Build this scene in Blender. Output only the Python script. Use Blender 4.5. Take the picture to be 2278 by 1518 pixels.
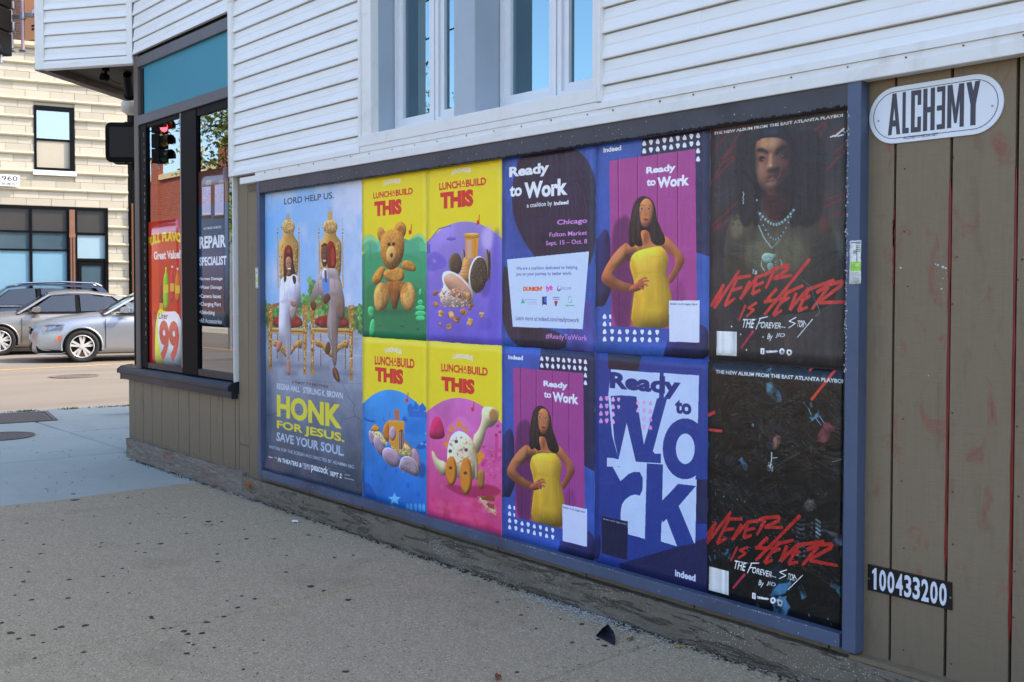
import bpy, bmesh, math, random
import numpy as np
from mathutils import Vector, Matrix, Euler

for o in list(bpy.data.objects): bpy.data.objects.remove(o)
S = bpy.context.scene
COL = S.collection
random.seed(7); NR = np.random.RandomState(7)
PI = math.pi

# ------------------------------------------------------------------ camera
FPX = 2282.43                     # focal length in pixels of the 2278 px wide photograph
YAW, PITCH, ROLL = 0.856234, 0.028346, 0.00108
CAM = np.array([6.16525, -3.16845, 1.18990])
def cam_axes():
    cy, sy = math.cos(YAW), math.sin(YAW)
    w = np.array([-sy*math.cos(PITCH), cy*math.cos(PITCH), -math.sin(PITCH)])
    r0 = np.array([cy, sy, 0.0]); u0 = np.cross(r0, w)
    r = r0*math.cos(ROLL)+u0*math.sin(ROLL); u = -r0*math.sin(ROLL)+u0*math.cos(ROLL)
    return r, u, w
RX, UX, WX = cam_axes()
cd = bpy.data.cameras.new('camera'); cam = bpy.data.objects.new('camera', cd); COL.objects.link(cam)
cam.matrix_world = Matrix(((RX[0], UX[0], -WX[0], CAM[0]), (RX[1], UX[1], -WX[1], CAM[1]), (RX[2], UX[2], -WX[2], CAM[2]), (0, 0, 0, 1)))
cd.sensor_width = 36.0; cd.lens = FPX/2278*36; cd.shift_y = -50.9/2278
cd.clip_start = 0.05; cd.clip_end = 2000
S.camera = cam

# ------------------------------------------------------------------ light
SUN_EL, SUN_AZ = math.radians(45), math.atan2(0.68, 0.733)      # azimuth clockwise from +Y
w = bpy.data.worlds.new('World'); S.world = w; w.use_nodes = True
nt = w.node_tree; bg = nt.nodes['Background']
sky = nt.nodes.new('ShaderNodeTexSky'); sky.sky_type = 'NISHITA'; sky.sun_disc = False
sky.sun_elevation = SUN_EL; sky.sun_rotation = SUN_AZ; sky.air_density = 1.0; sky.dust_density = 2.2; sky.ozone_density = 1.0
nt.links.new(sky.outputs[0], bg.inputs[0]); bg.inputs[1].default_value = 0.15
sd = bpy.data.lights.new('sun', 'SUN'); sd.energy = 2.1; sd.angle = math.radians(0.6); sd.color = (1.0, 0.90, 0.76)
so = bpy.data.objects.new('sun', sd); COL.objects.link(so)
SUN_DIR = Vector((math.sin(SUN_AZ)*math.cos(SUN_EL), math.cos(SUN_AZ)*math.cos(SUN_EL), math.sin(SUN_EL)))
so.rotation_euler = SUN_DIR.to_track_quat('Z', 'Y').to_euler(); so.location = (0, 20, 30)
S.view_settings.view_transform = 'Standard'; S.view_settings.look = 'None'
S.view_settings.exposure = 1.74; S.view_settings.gamma = 1.0; S.view_settings.use_curve_mapping = False
S.render.engine = 'CYCLES'
S.cycles.max_bounces = 8; S.cycles.transparent_max_bounces = 12; S.cycles.sample_clamp_indirect = 6

# ------------------------------------------------------------------ measuring: photograph -> point on a plane of the place
def ray(px, py):
    d = WX*FPX+RX*(px-1139)+UX*-(py-708.08); return d/np.linalg.norm(d)
def onY(px, py, y=0.0):
    d = ray(px, py); p = CAM+d*((y-CAM[1])/d[1]); return float(p[0]), float(p[2])
def onZ(px, py, z):
    d = ray(px, py); p = CAM+d*((z-CAM[2])/d[2]); return float(p[0]), float(p[1])

# ------------------------------------------------------------------ objects
def tag(o, label=None, cat=None, group=None, kind=None):
    if label: o['label'] = label
    if cat: o['category'] = cat
    if group: o['group'] = group
    if kind: o['kind'] = kind
    return o
def empty(name, loc=(0, 0, 0), rz=0, parent=None):
    o = bpy.data.objects.new(name, None); COL.objects.link(o); o.location = loc; o.rotation_euler = (0, 0, rz)
    o.empty_display_size = 0.1
    if parent: o.parent = parent
    return o
class MB:
    """collects faces; build() links them as one mesh object"""
    def __init__(s): s.v = []; s.f = []; s.m = []; s.sm = []
    def add(s, vs, fs, mi=0, smooth=False):
        b = len(s.v); s.v += [tuple(map(float, p)) for p in vs]
        for f in fs: s.f.append(tuple(b+i for i in f)); s.m.append(mi); s.sm.append(smooth)
        return s
    def box(s, x0, x1, y0, y1, z0, z1, mi=0, M=None):
        vs = [(x, y, z) for x in (x0, x1) for y in (y0, y1) for z in (z0, z1)]
        if M is not None: vs = [tuple(M @ Vector(v)) for v in vs]
        return s.add(vs, [(0, 1, 3, 2), (4, 6, 7, 5), (0, 4, 5, 1), (2, 3, 7, 6), (0, 2, 6, 4), (1, 5, 7, 3)], mi)
    def prism(s, pts, axis, a, b, mi=0, smooth=False, cap=True):
        """pts: 2-D outline; axis 'x','y','z' extrusion from a to b"""
        n = len(pts)
        def P(p, t):
            return {'x': (t, p[0], p[1]), 'y': (p[0], t, p[1]), 'z': (p[0], p[1], t)}[axis]
        vs = [P(p, a) for p in pts]+[P(p, b) for p in pts]
        fs = [(i, (i+1) % n, (i+1) % n+n, i+n) for i in range(n)]
        s.add(vs, fs, mi, smooth)
        if cap: s.add(vs, [tuple(range(n))[::-1], tuple(range(n, 2*n))], mi)
        return s
    def tube(s, p, q, r, r2=None, n=12, mi=0, cap=True):
        p, q = Vector(p), Vector(q); r2 = r if r2 is None else r2
        d = (q-p).normalized(); a = d.orthogonal().normalized(); b = d.cross(a)
        vs = [p+(a*math.cos(2*PI*i/n)+b*math.sin(2*PI*i/n))*r for i in range(n)]+[q+(a*math.cos(2*PI*i/n)+b*math.sin(2*PI*i/n))*r2 for i in range(n)]
        s.add(vs, [(i, (i+1) % n, (i+1) % n+n, i+n) for i in range(n)], mi, True)
        if cap: s.add(vs, [tuple(range(n))[::-1], tuple(range(n, 2*n))], mi)
        return s
    def path(s, pts, r, n=8, mi=0):
        for a, b in zip(pts[:-1], pts[1:]): s.tube(a, b, r, n=n, mi=mi)
        return s
    def disc(s, c, nrm, r, depth, n=24, mi=0):
        c = Vector(c); nrm = Vector(nrm).normalized()
        return s.tube(c, c+nrm*depth, r, n=n, mi=mi)
    def build(s, name, mats, parent=None, bevel=0, loc=None):
        me = bpy.data.meshes.new(name); me.from_pydata(s.v, [], s.f); 
        mats = mats if isinstance(mats, (list, tuple)) else [mats]
        for m in mats: me.materials.append(m)
        me.polygons.foreach_set('material_index', s.m); me.polygons.foreach_set('use_smooth', s.sm)
        bm = bmesh.new(); bm.from_mesh(me)
        bmesh.ops.recalc_face_normals(bm, faces=bm.faces)
        if bevel:
            bmesh.ops.remove_doubles(bm, verts=bm.verts, dist=1e-5)
            ed = [e for e in bm.edges if len(e.link_faces) == 2 and e.calc_face_angle(0) > 0.6]
            bmesh.ops.bevel(bm, geom=ed, offset=bevel, segments=2, affect='EDGES', profile=0.7)
        bm.to_mesh(me); bm.free()
        o = bpy.data.objects.new(name, me); COL.objects.link(o)
        if loc: o.location = loc
        if parent: o.parent = parent
        return o
def inst(o, loc=None, rz=None, parent=None, scale=None):
    c = o.copy(); COL.objects.link(c)
    if loc is not None: c.location = loc
    if rz is not None: c.rotation_euler = (0, 0, rz)
    if scale is not None: c.scale = scale
    if parent is not None: c.parent = parent
    return c

# ------------------------------------------------------------------ materials
def srgb(r, g, b):
    f = lambda c: (c/255)/12.92 if c <= 10.3 else (((c/255)+0.055)/1.055)**2.4
    return (f(r), f(g), f(b), 1.0)
class NT:
    def __init__(s, name):
        s.m = bpy.data.materials.new(name); s.m.use_nodes = True; s.t = s.m.node_tree
        s.b = s.t.nodes['Principled BSDF']; s.tc = s.t.nodes.new('ShaderNodeTexCoord')
    def n(s, typ, **k):
        o = s.t.nodes.new(typ)
        for a, b in k.items(): setattr(o, a, b)
        return o
    def l(s, a, b): s.t.links.new(a, b)
    def coord(s, sc=(1, 1, 1), world=False):
        mp = s.n('ShaderNodeMapping'); mp.inputs['Scale'].default_value = sc
        if world:
            g = s.n('ShaderNodeNewGeometry'); s.l(g.outputs['Position'], mp.inputs['Vector'])
        else: s.l(s.tc.outputs['Object'], mp.inputs['Vector'])
        return mp.outputs[0]
    def noise(s, co, scale, detail=4, rough=0.55, dist=0.0):
        o = s.n('ShaderNodeTexNoise'); o.inputs['Scale'].default_value = scale; o.inputs['Detail'].default_value = detail
        o.inputs['Roughness'].default_value = rough; o.inputs['Distortion'].default_value = dist
        s.l(co, o.inputs['Vector']); return o.outputs['Fac']
    def ramp(s, f, stops):
        o = s.n('ShaderNodeValToRGB'); s.l(f, o.inputs[0]); e = o.color_ramp.elements
        while len(e) < len(stops): e.new(0.5)
        for i, (p, c) in enumerate(stops):
            e[i].position = p; e[i].color = c if len(c) == 4 else (*c, 1)
        return o.outputs[0]
    def mix(s, f, a, b, bt='MIX'):
        o = s.n('ShaderNodeMix', data_type='RGBA', blend_type=bt)
        for sock, v in ((o.inputs[0], f), (o.inputs[6], a), (o.inputs[7], b)):
            if isinstance(v, (int, float)): sock.default_value = v
            elif isinstance(v, tuple): sock.default_value = v
            else: s.l(v, sock)
        return o.outputs[2]
    def math(s, op, a, b=0.0):
        o = s.n('ShaderNodeMath', operation=op)
        for sock, v in ((o.inputs[0], a), (o.inputs[1], b)):
            if isinstance(v, (int, float)): sock.default_value = v
            else: s.l(v, sock)
        return o.outputs[0]
    def bump(s, f, strength=0.3, dist=0.01):
        o = s.n('ShaderNodeBump'); o.inputs['Strength'].default_value = strength; o.inputs['Distance'].default_value = dist
        s.l(f, o.inputs['Height']); s.l(o.outputs[0], s.b.inputs['Normal'])
    def out(s, col=None, rough=0.6, spec=0.4, metal=0.0):
        if col is not None:
            if isinstance(col, tuple): s.b.inputs['Base Color'].default_value = col
            else: s.l(col, s.b.inputs['Base Color'])
        if isinstance(rough, (int, float)): s.b.inputs['Roughness'].default_value = rough
        else: s.l(rough, s.b.inputs['Roughness'])
        s.b.inputs['Specular IOR Level'].default_value = spec; s.b.inputs['Metallic'].default_value = metal
        return s.m
W_, B_ = (1, 1, 1, 1), (0, 0, 0, 1)
def scale_c(c, k): return (c[0]*k, c[1]*k, c[2]*k, 1)
def paint(name, col, rough=0.5, var=0.12, sc=6, metal=0.0, spec=0.4, bump=0.15, bsc=90, dirt=0.0, dirtcol=None, stretch=(1, 1, 1), world=False):
    t = NT(name); co = t.coord(stretch, world)
    n1 = t.noise(co, sc, 5)
    c = t.mix(n1, scale_c(col, 1-var), scale_c(col, 1+var))
    if dirt:
        n2 = t.noise(co, sc*0.37+0.4, 6, 0.65, 0.4)
        f = t.ramp(n2, [(0.5, B_), (0.68, W_)])
        c = t.mix(t.math('MULTIPLY', f, dirt), c, dirtcol or scale_c(col, 0.45))
    n3 = t.noise(co, bsc, 3)
    if bump: t.bump(n3, bump, 0.002)
    return t.out(c, rough, spec, metal)
def plain(name, col, rough=0.5, metal=0.0, spec=0.4): return paint(name, col, rough, 0.05, 9, metal, spec, 0.04)
def glass(name, tint, refl=0.5, rough=0.0, gcol=(1, 1, 1, 1)):
    m = bpy.data.materials.new(name); m.use_nodes = True; t = m.node_tree; t.nodes.clear()
    o = t.nodes.new('ShaderNodeOutputMaterial'); mx = t.nodes.new('ShaderNodeMixShader')
    tr = t.nodes.new('ShaderNodeBsdfTransparent'); gl = t.nodes.new('ShaderNodeBsdfGlossy')
    tr.inputs[0].default_value = tint; gl.inputs[0].default_value = gcol; gl.inputs['Roughness'].default_value = rough
    lw = t.nodes.new('ShaderNodeLayerWeight'); lw.inputs[0].default_value = 0.35
    mr = t.nodes.new('ShaderNodeMapRange'); mr.inputs[3].default_value = refl; mr.inputs[4].default_value = 1.0
    t.links.new(lw.outputs['Fresnel'], mr.inputs[0]); t.links.new(mr.outputs[0], mx.inputs[0])
    t.links.new(tr.outputs[0], mx.inputs[1]); t.links.new(gl.outputs[0], mx.inputs[2]); t.links.new(mx.outputs[0], o.inputs[0])
    return m
def emis(name, col, st):
    m = bpy.data.materials.new(name); m.use_nodes = True; b = m.node_tree.nodes['Principled BSDF']
    b.inputs['Base Color'].default_value = col; b.inputs['Emission Color'].default_value = col; b.inputs['Emission Strength'].default_value = st
    return m
# ------------------------------------------------------------------ material library
def m_siding():
    t = NT('white_vinyl'); co = t.coord((1, 1, 1), True)
    g = t.noise(t.coord((1.5, 1, 30), True), 6, 4)
    c = t.mix(g, srgb(230, 229, 226), srgb(240, 239, 235))
    d = t.ramp(t.noise(t.coord((1, 1, 2.5), True), 1.7, 6, 0.7, 0.5), [(0.5, B_), (0.8, W_)])
    c = t.mix(t.math('MULTIPLY', d, 0.20), c, srgb(176, 168, 152))
    t.bump(t.noise(t.coord((2, 2, 40), True), 4, 3), 0.05, 0.001)
    return t.out(c, 0.42, 0.45)
def m_trim():
    t = NT('white_trim'); co = t.coord((1, 1, 1), True)
    d = t.ramp(t.noise(co, 5, 7, 0.7, 0.8), [(0.52, B_), (0.75, W_)])
    c = t.mix(t.math('MULTIPLY', d, 0.30), srgb(228, 227, 223), srgb(172, 160, 138))
    t.bump(t.noise(co, 12, 4), 0.2, 0.003)
    return t.out(c, 0.42, 0.45)
def m_taupe():
    t = NT('taupe_board_paint'); co = t.coord((1, 1, 1), True)
    gr = t.noise(t.coord((38, 38, 1.6), True), 3.0, 5, 0.6)
    c = t.mix(gr, srgb(124, 109, 88), srgb(138, 122, 99))
    w1 = t.ramp(t.noise(t.coord((5, 5, 1.4), True), 2.2, 7, 0.72, 0.6), [(0.55, B_), (0.72, W_)])
    c = t.mix(t.math('MULTIPLY', w1, 0.5), c, srgb(96, 84, 68))
    w2 = t.ramp(t.noise(t.coord((30, 30, 4), True), 4, 6, 0.8, 1.0), [(0.66, B_), (0.74, W_)])
    c = t.mix(t.math('MULTIPLY', w2, 0.45), c, srgb(158, 150, 134))
    # faint red spray smudges on the boards right of the poster frame
    sx = t.n('ShaderNodeSeparateXYZ'); g = t.n('ShaderNodeNewGeometry'); t.l(g.outputs['Position'], sx.inputs[0])
    right = t.math('GREATER_THAN', sx.outputs[0], 4.36)
    low = t.ramp(sx.outputs[2], [(0.0, B_), (0.12, W_)])
    sm = t.ramp(t.noise(t.coord((6, 6, 3.4), True), 1.5, 6, 0.7, 0.8), [(0.56, B_), (0.74, W_)])
    f = t.math('MULTIPLY', t.math('MULTIPLY', right, low), t.math('MULTIPLY', sm, 0.8))
    c = t.mix(f, c, srgb(140, 62, 50))
    # boards darken towards the pavement
    dl = t.ramp(sx.outputs[2], [(0.0, W_), (0.35, B_)])
    c = t.mix(t.math('MULTIPLY', dl, 0.35), c, srgb(84, 78, 68))
    fin = t.noise(t.coord((7, 7, 170), True), 2.2, 4, 0.6)
    c = t.mix(t.math('MULTIPLY', t.ramp(fin, [(.45, B_), (.7, W_)]), .16), c, srgb(92, 78, 60))
    t.bump(t.math('ADD', t.noise(t.coord((60, 60, 1.2), True), 4, 5, 0.7), fin), 0.45, 0.003)
    return t.out(c, 0.62, 0.3)
def m_baseboard():
    t = NT('weathered_sill_paint'); co = t.coord((1, 1, 1), True)
    n1 = t.noise(co, 3.5, 8, 0.65, 0.6)
    c = t.mix(n1, srgb(92, 85, 75), srgb(124, 116, 104))
    pe = t.ramp(t.noise(t.coord((1.3, 1.3, 10), True), 2.4, 9, 0.75, 1.0), [(0.54, B_), (0.58, W_)])
    c = t.mix(t.math('MULTIPLY', pe, 0.7), c, srgb(82, 76, 68))
    dk = t.ramp(t.noise(t.coord((1.5, 1.5, 22), True), 2.6, 9, 0.8, 2.2), [(0.615, B_), (0.64, W_)])
    c = t.mix(dk, c, srgb(40, 36, 31))
    sp = t.n('ShaderNodeTexVoronoi'); sp.inputs['Scale'].default_value = 95; t.l(co, sp.inputs['Vector'])
    msk = t.ramp(t.noise(co, 2.6, 4), [(0.38, B_), (0.62, W_)])
    dots = t.math('MULTIPLY', t.math('LESS_THAN', sp.outputs['Distance'], 0.20), msk)
    c = t.mix(t.math('MULTIPLY', dots, 0.75), c, srgb(196, 198, 196))
    h = t.mix(0.5, t.noise(co, 30, 6, 0.7), pe)
    t.bump(h, 0.9, 0.008)
    return t.out(c, 0.8, 0.2)
def m_oldwood():
    t = NT('bare_weathered_wood'); co = t.coord((1, 1, 1), True)
    gr = t.noise(t.coord((2.0, 2, 34), True), 3.0, 8, 0.65, 1.8)
    c = t.ramp(gr, [(0.30, srgb(82, 73, 63)[:3]), (0.5, srgb(122, 114, 104)[:3]), (0.7, srgb(150, 144, 135)[:3])])
    rd = t.ramp(t.noise(t.coord((1.2, 1, 3), True), 2.6, 5, 0.6, 1.0), [(0.54, B_), (0.70, W_)])
    c = t.mix(t.math('MULTIPLY', rd, 0.7), c, srgb(112, 66, 44))
    t.bump(gr, 0.8, 0.006)
    return t.out(c, 0.8, 0.2)
def m_aggregate():
    t = NT('exposed_aggregate_concrete'); co = t.coord((1, 1, 1), True)
    big = t.noise(co, 0.9, 6, 0.6, 0.3)
    c = t.mix(big, srgb(150, 135, 110), srgb(178, 161, 134))
    v = t.n('ShaderNodeTexVoronoi'); v.inputs['Scale'].default_value = 210; t.l(co, v.inputs['Vector'])
    pc = t.n('ShaderNodeSeparateXYZ'); t.l(v.outputs['Color'], pc.inputs[0])
    c = t.mix(0.6, c, t.ramp(pc.outputs[0], [(0.0, srgb(112, 102, 82)[:3]), (0.25, srgb(150, 135, 111)[:3]), (0.6, srgb(168, 152, 127)[:3]), (0.86, srgb(186, 169, 142)[:3]), (1.0, srgb(214, 204, 180)[:3])]))
    st = t.ramp(t.noise(co, 2.3, 7, 0.7, 0.5), [(0.55, B_), (0.78, W_)])
    c = t.mix(t.math('MULTIPLY', st, 0.45), c, srgb(116, 106, 86))
    sp = t.ramp(t.noise(co, 46, 2, 0.5), [(0.70, B_), (0.735, W_)])
    c = t.mix(t.math('MULTIPLY', sp, 0.8), c, srgb(52, 48, 44))
    t.bump(t.math('ADD', v.outputs['Distance'], t.noise(co, 40, 4)), 0.45, 0.003)
    return t.out(c, 0.85, 0.2)
def m_newcon():
    t = NT('smooth_new_concrete'); co = t.coord((1, 1, 1), True)
    c = t.mix(t.noise(co, 1.1, 7, 0.62, 0.4), srgb(142, 149, 141), srgb(168, 174, 165))
    st = t.ramp(t.noise(t.coord((1, 3, 1), True), 1.6, 7, 0.7, 0.8), [(0.5, B_), (0.8, W_)])
    c = t.mix(t.math('MULTIPLY', st, 0.4), c, srgb(122, 124, 120))
    c = t.mix(0.12, c, t.noise(co, 210, 2))
    t.bump(t.noise(co, 160, 4, 0.7), 0.25, 0.002)
    return t.out(c, 0.8, 0.25)
def m_road():
    t = NT('old_tan_asphalt'); co = t.coord((1, 1, 1), True)
    c = t.mix(t.noise(co, 0.35, 7, 0.6, 0.4), srgb(100, 88, 71), srgb(116, 102, 84))
    c = t.mix(0.16, c, t.noise(co, 60, 3, 0.8))
    bands = t.noise(t.coord((.9, .12, 1), True), 1.3, 5, .6)
    c = t.mix(t.math('MULTIPLY', t.ramp(bands, [(.45, B_), (.7, W_)]), .35), c, srgb(84, 76, 66))
    cr = t.n('ShaderNodeTexVoronoi', feature='DISTANCE_TO_EDGE'); cr.inputs['Scale'].default_value = 0.34
    dn = t.n('ShaderNodeVectorMath', operation='ADD'); t.l(co, dn.inputs[0])
    nz = t.n('ShaderNodeTexNoise'); nz.inputs['Scale'].default_value = 1.4; t.l(co, nz.inputs['Vector']); t.l(nz.outputs['Color'], dn.inputs[1]); t.l(dn.outputs[0], cr.inputs['Vector'])
    ck = t.math('LESS_THAN', cr.outputs['Distance'], 0.006)
    c = t.mix(t.math('MULTIPLY', ck, 0.0), c, srgb(80, 74, 66))
    t.bump(t.noise(co, 90, 3), 0.4, 0.004)
    return t.out(c, 0.85, 0.2)
M = dict(
    vinyl=m_siding(), trim=m_trim(), taupe=m_taupe(), base=m_baseboard(), oldwood=m_oldwood(), agg=m_aggregate(), newcon=m_newcon(), road=m_road(),
    jamb=paint('grey_jamb_paint', srgb(168, 180, 190), 0.5, 0.04, 2, world=True, dirt=0.15),
    frame=paint('slate_blue_frame_paint', srgb(76, 88, 114), 0.42, 0.18, 5, world=True, dirt=0.6, dirtcol=srgb(56, 58, 66), bump=0.4, bsc=35),
    slate=paint('slate_grey_frame_paint', srgb(84, 80, 84), 0.45, 0.1, 5, world=True, dirt=0.3),
    black=plain('black_frame_paint', srgb(11, 12, 14), 0.55, 0, .10), navy=paint('navy_sill_paint', srgb(26, 32, 42), 0.38, 0.15, 8, world=True, dirt=0.3, dirtcol=srgb(70, 78, 88)),
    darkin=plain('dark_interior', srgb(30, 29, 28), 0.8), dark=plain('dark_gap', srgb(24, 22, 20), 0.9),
    teal=paint('teal_fascia_panel', srgb(40, 132, 152), 0.5, 0.06, 2, world=True, dirt=0.12),
    soffit=paint('brown_soffit_board', srgb(62, 52, 40), 0.7, 0.15, 6, world=True),
    pillar=paint('brown_grey_pillar_paint', srgb(100, 90, 82), 0.55, 0.12, 4, world=True, dirt=0.4, dirtcol=srgb(58, 54, 50), stretch=(1, 1, .3)),
    glass=glass('shop_window_glass', (0.86, 0.9, 0.92, 1), 0.42, gcol=(.66, .72, .80, 1)), uglass=glass('blue_window_glass', (0.30, 0.42, 0.46, 1), 0.52, gcol=(0.40, 0.58, 0.66, 1)),
    curtain=paint('pale_blue_curtain', srgb(150, 196, 214), 0.8, 0.10, 14, stretch=(14, 14, .2), world=True),
    curb=paint('kerb_concrete', srgb(186, 178, 160), 0.85, 0.12, 3, world=True, dirt=0.4), brickdark=None,
    rubber=plain('tyre_rubber', srgb(26, 26, 27), 0.75), chrome=plain('bright_metal', srgb(200, 202, 206), 0.18, 1.0), steel=plain('galvanised_steel', srgb(150, 148, 152), 0.4, 0.8),
    white=plain('white_paint', srgb(226, 228, 230), 0.45), gum=paint('old_gum', srgb(52, 48, 43), 0.7, 0.3, 30, world=True),
    iron=paint('rusty_cast_iron', srgb(108, 98, 90), 0.7, 0.25, 30, world=True), leaf=None,
)
def m_blocks():
    t = NT('cream_glazed_block'); co = t.coord((1, 1, 1), True)
    oi = t.n('ShaderNodeObjectInfo')
    c = t.mix(oi.outputs['Random'], srgb(164, 157, 140), srgb(184, 176, 158))
    c = t.mix(t.math('MULTIPLY', t.ramp(t.noise(co, 3, 6), [(0.5, B_), (0.8, W_)]), 0.25), c, srgb(158, 146, 124))
    t.bump(t.noise(co, 25, 4), 0.3, 0.004)
    return t.out(c, 0.45, 0.4)
M['block'] = m_blocks()
M['roll'] = paint('cream_stone_moulding', srgb(184, 175, 150), 0.5, 0.1, 4, world=True, dirt=0.15)
def m_brick(name, a, b, mortar, sc=1.0):
    t = NT(name); co = t.coord((1, 1, 1))
    mp = t.n('ShaderNodeCombineXYZ'); sx = t.n('ShaderNodeSeparateXYZ'); t.l(co, sx.inputs[0])
    t.l(t.math('ADD', sx.outputs[0], sx.outputs[1]), mp.inputs[0]); t.l(sx.outputs[2], mp.inputs[1])
    br = t.n('ShaderNodeTexBrick'); br.inputs['Scale'].default_value = 1.0; br.inputs['Brick Width'].default_value = 0.21*sc; br.inputs['Row Height'].default_value = 0.073*sc
    br.inputs['Mortar Size'].default_value = 0.008; br.inputs['Color1'].default_value = a; br.inputs['Color2'].default_value = b; br.inputs['Mortar'].default_value = mortar
    t.l(mp.outputs[0], br.inputs['Vector'])
    c = t.mix(t.math('MULTIPLY', t.noise(co, 1.2, 5), 0.4), br.outputs['Color'], scale_c(a, 0.6))
    t.bump(br.outputs['Fac'], -0.4, 0.01)
    return t.out(c, 0.8, 0.2)
M['redbrick'] = m_brick('red_brick', srgb(176, 82, 54), srgb(152, 66, 46), srgb(150, 132, 116))
M['brownbrick'] = m_brick('dark_brown_brick', srgb(78, 58, 50), srgb(64, 48, 42), srgb(96, 84, 78))
M['ochrebrick'] = m_brick('rust_brown_brick', srgb(130, 84, 56), srgb(112, 70, 46), srgb(120, 100, 80))
ZG = -0.21            # top of our pavement
ZR = -0.35            # road surface
TH = math.radians(76.2)
UD = np.array([math.cos(TH), math.sin(TH)]); ND = np.array([math.sin(TH), -math.cos(TH)])   # along / out of the far street front

# ================================================================== ground
g = MB(); g.add([(-400, -400, ZR-0.05), (400, -400, ZR-0.05), (400, 400, ZR-0.05), (-400, 400, ZR-0.05)], [(0, 1, 2, 3)])
tag(g.build('ground', M['road']), kind='structure')
g = MB(); g.add([(-40, -60, ZR), (60, -60, ZR), (60, 70, ZR), (-40, 70, ZR)], [(0, 1, 2, 3)])
road = tag(g.build('road', M['road']), kind='structure')
def kx(y): return -6.44+(y-0.3)*math.tan(math.radians(90-79.5))     # outer face of the kerb, running along the cross street
pave = empty('pavement'); tag(pave, kind='structure')
def slab(pts, mat, name='paving_slab', z=ZG, th=0.16, tilt=0.0):
    mb = MB(); n = len(pts)
    cx = sum(p[0] for p in pts)/n; cy = sum(p[1] for p in pts)/n
    ins = [(p[0]+(cx-p[0])*0.009/max(0.3, math.hypot(cx-p[0], cy-p[1])), p[1]+(cy-p[1])*0.009/max(0.3, math.hypot(cx-p[0], cy-p[1]))) for p in pts]
    ins2 = [(p[0]+(cx-p[0])*0.024/max(0.3, math.hypot(cx-p[0], cy-p[1])), p[1]+(cy-p[1])*0.024/max(0.3, math.hypot(cx-p[0], cy-p[1]))) for p in pts]
    tx, ty = tilt*random.uniform(-1, 1), tilt*random.uniform(-1, 1)
    zz = lambda p, dz: z+dz+(p[0]-cx)*tx+(p[1]-cy)*ty
    vs = [(p[0], p[1], z-th) for p in ins]+[(p[0], p[1], zz(p, -0.010)) for p in ins]+[(p[0], p[1], zz(p, 0)) for p in ins2]
    fs = [(i, (i+1) % n, (i+1) % n+n, i+n) for i in range(n)]+[(i+n, (i+1) % n+n, (i+1) % n+2*n, i+2*n) for i in range(n)]+[tuple(range(2*n, 3*n))]
    mb.add(vs, fs); return mb.build(name, mat, pave)
# bedding under the joints
mb = MB(); mb.prism([(kx(-4.2)+.2, -4.2), (14, -4.2), (14, 0.35), (-2.3, 0.35), (-2.3, 14), (kx(14)+.2, 14)], 'z', ZR-0.04, ZG-0.03)
mb.build('bedding', paint('joint_dirt', srgb(30, 27, 23), 0.9, 0.3, 12, world=True), pave)
J = [-0.93, 0.585, 2.09, 3.50, 4.98, 6.15, 7.9, 9.4, 11.0, 12.5, 14.0]
for a, b in zip(J[:-1], J[1:]):
    slab([(a-0.05, -2.62), (b-0.05, -2.62), (b, 0.02), (a, 0.02)], M['agg'], tilt=0.0006)
    slab([(a-0.08, -4.15), (b-0.08, -4.15), (b-0.05, -2.63), (a-0.05, -2.63)], M['agg'], tilt=0.0006)
K = 0.16
slab([(-2.68, -1.55), (-0.80-.06, -1.62), (-0.93, 0.02), (-2.36, 0.02), (-2.36, .06), (-2.64, .06)], M['newcon'], tilt=0.0005)
slab([(-2.70, -4.15), (-0.98, -4.15), (-0.87, -1.63), (-2.69, -1.56)], M['newcon'])
slab([(kx(-1.5)+K, -1.5), (-2.69, -1.56), (-2.645, .10), (-5.45, .09), (kx(.05)+K, .05)], M['newcon'])
slab([(kx(-4.15)+K, -4.15), (-2.71, -4.15), (-2.70, -1.57), (kx(-1.52)+K, -1.52)], M['newcon'])
slab([(kx(.06)+K, .06), (-5.45, .10), (-4.2, .10), (-4.05, 1.9), (kx(1.9)+K, 1.9)], M['newcon'])
slab([(-4.19, .105), (-2.36, .11), (-2.36, 1.9), (-4.04, 1.9)], M['newcon'])
for i in range(6):
    y0 = 1.91+i*2; slab([(kx(y0)+K, y0), (-2.36, y0), (-2.36, y0+1.99), (kx(y0+1.99)+K, y0+1.99)], M['newcon'])
# kerb stones along the cross street, then along our own street
for i in range(-3, 9):
    y0 = i*1.5+.25; y1 = y0+1.492
    pts = [(kx(y0), y0), (kx(y0)+K, y0), (kx(y1)+K, y1), (kx(y1), y1)]
    m = MB(); m.prism(pts, 'z', ZR-0.06, ZG+random.uniform(-.003, .003)); m.build('kerb_stone', M['curb'], pave, bevel=0.018)
for i in range(11):
    m = MB(); m.box(-6.9+i*2, -6.9+i*2+1.99, -4.36, -4.2, ZR-.06, ZG+.001); m.build('kerb_stone', M['curb'], pave, bevel=0.018)

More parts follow.
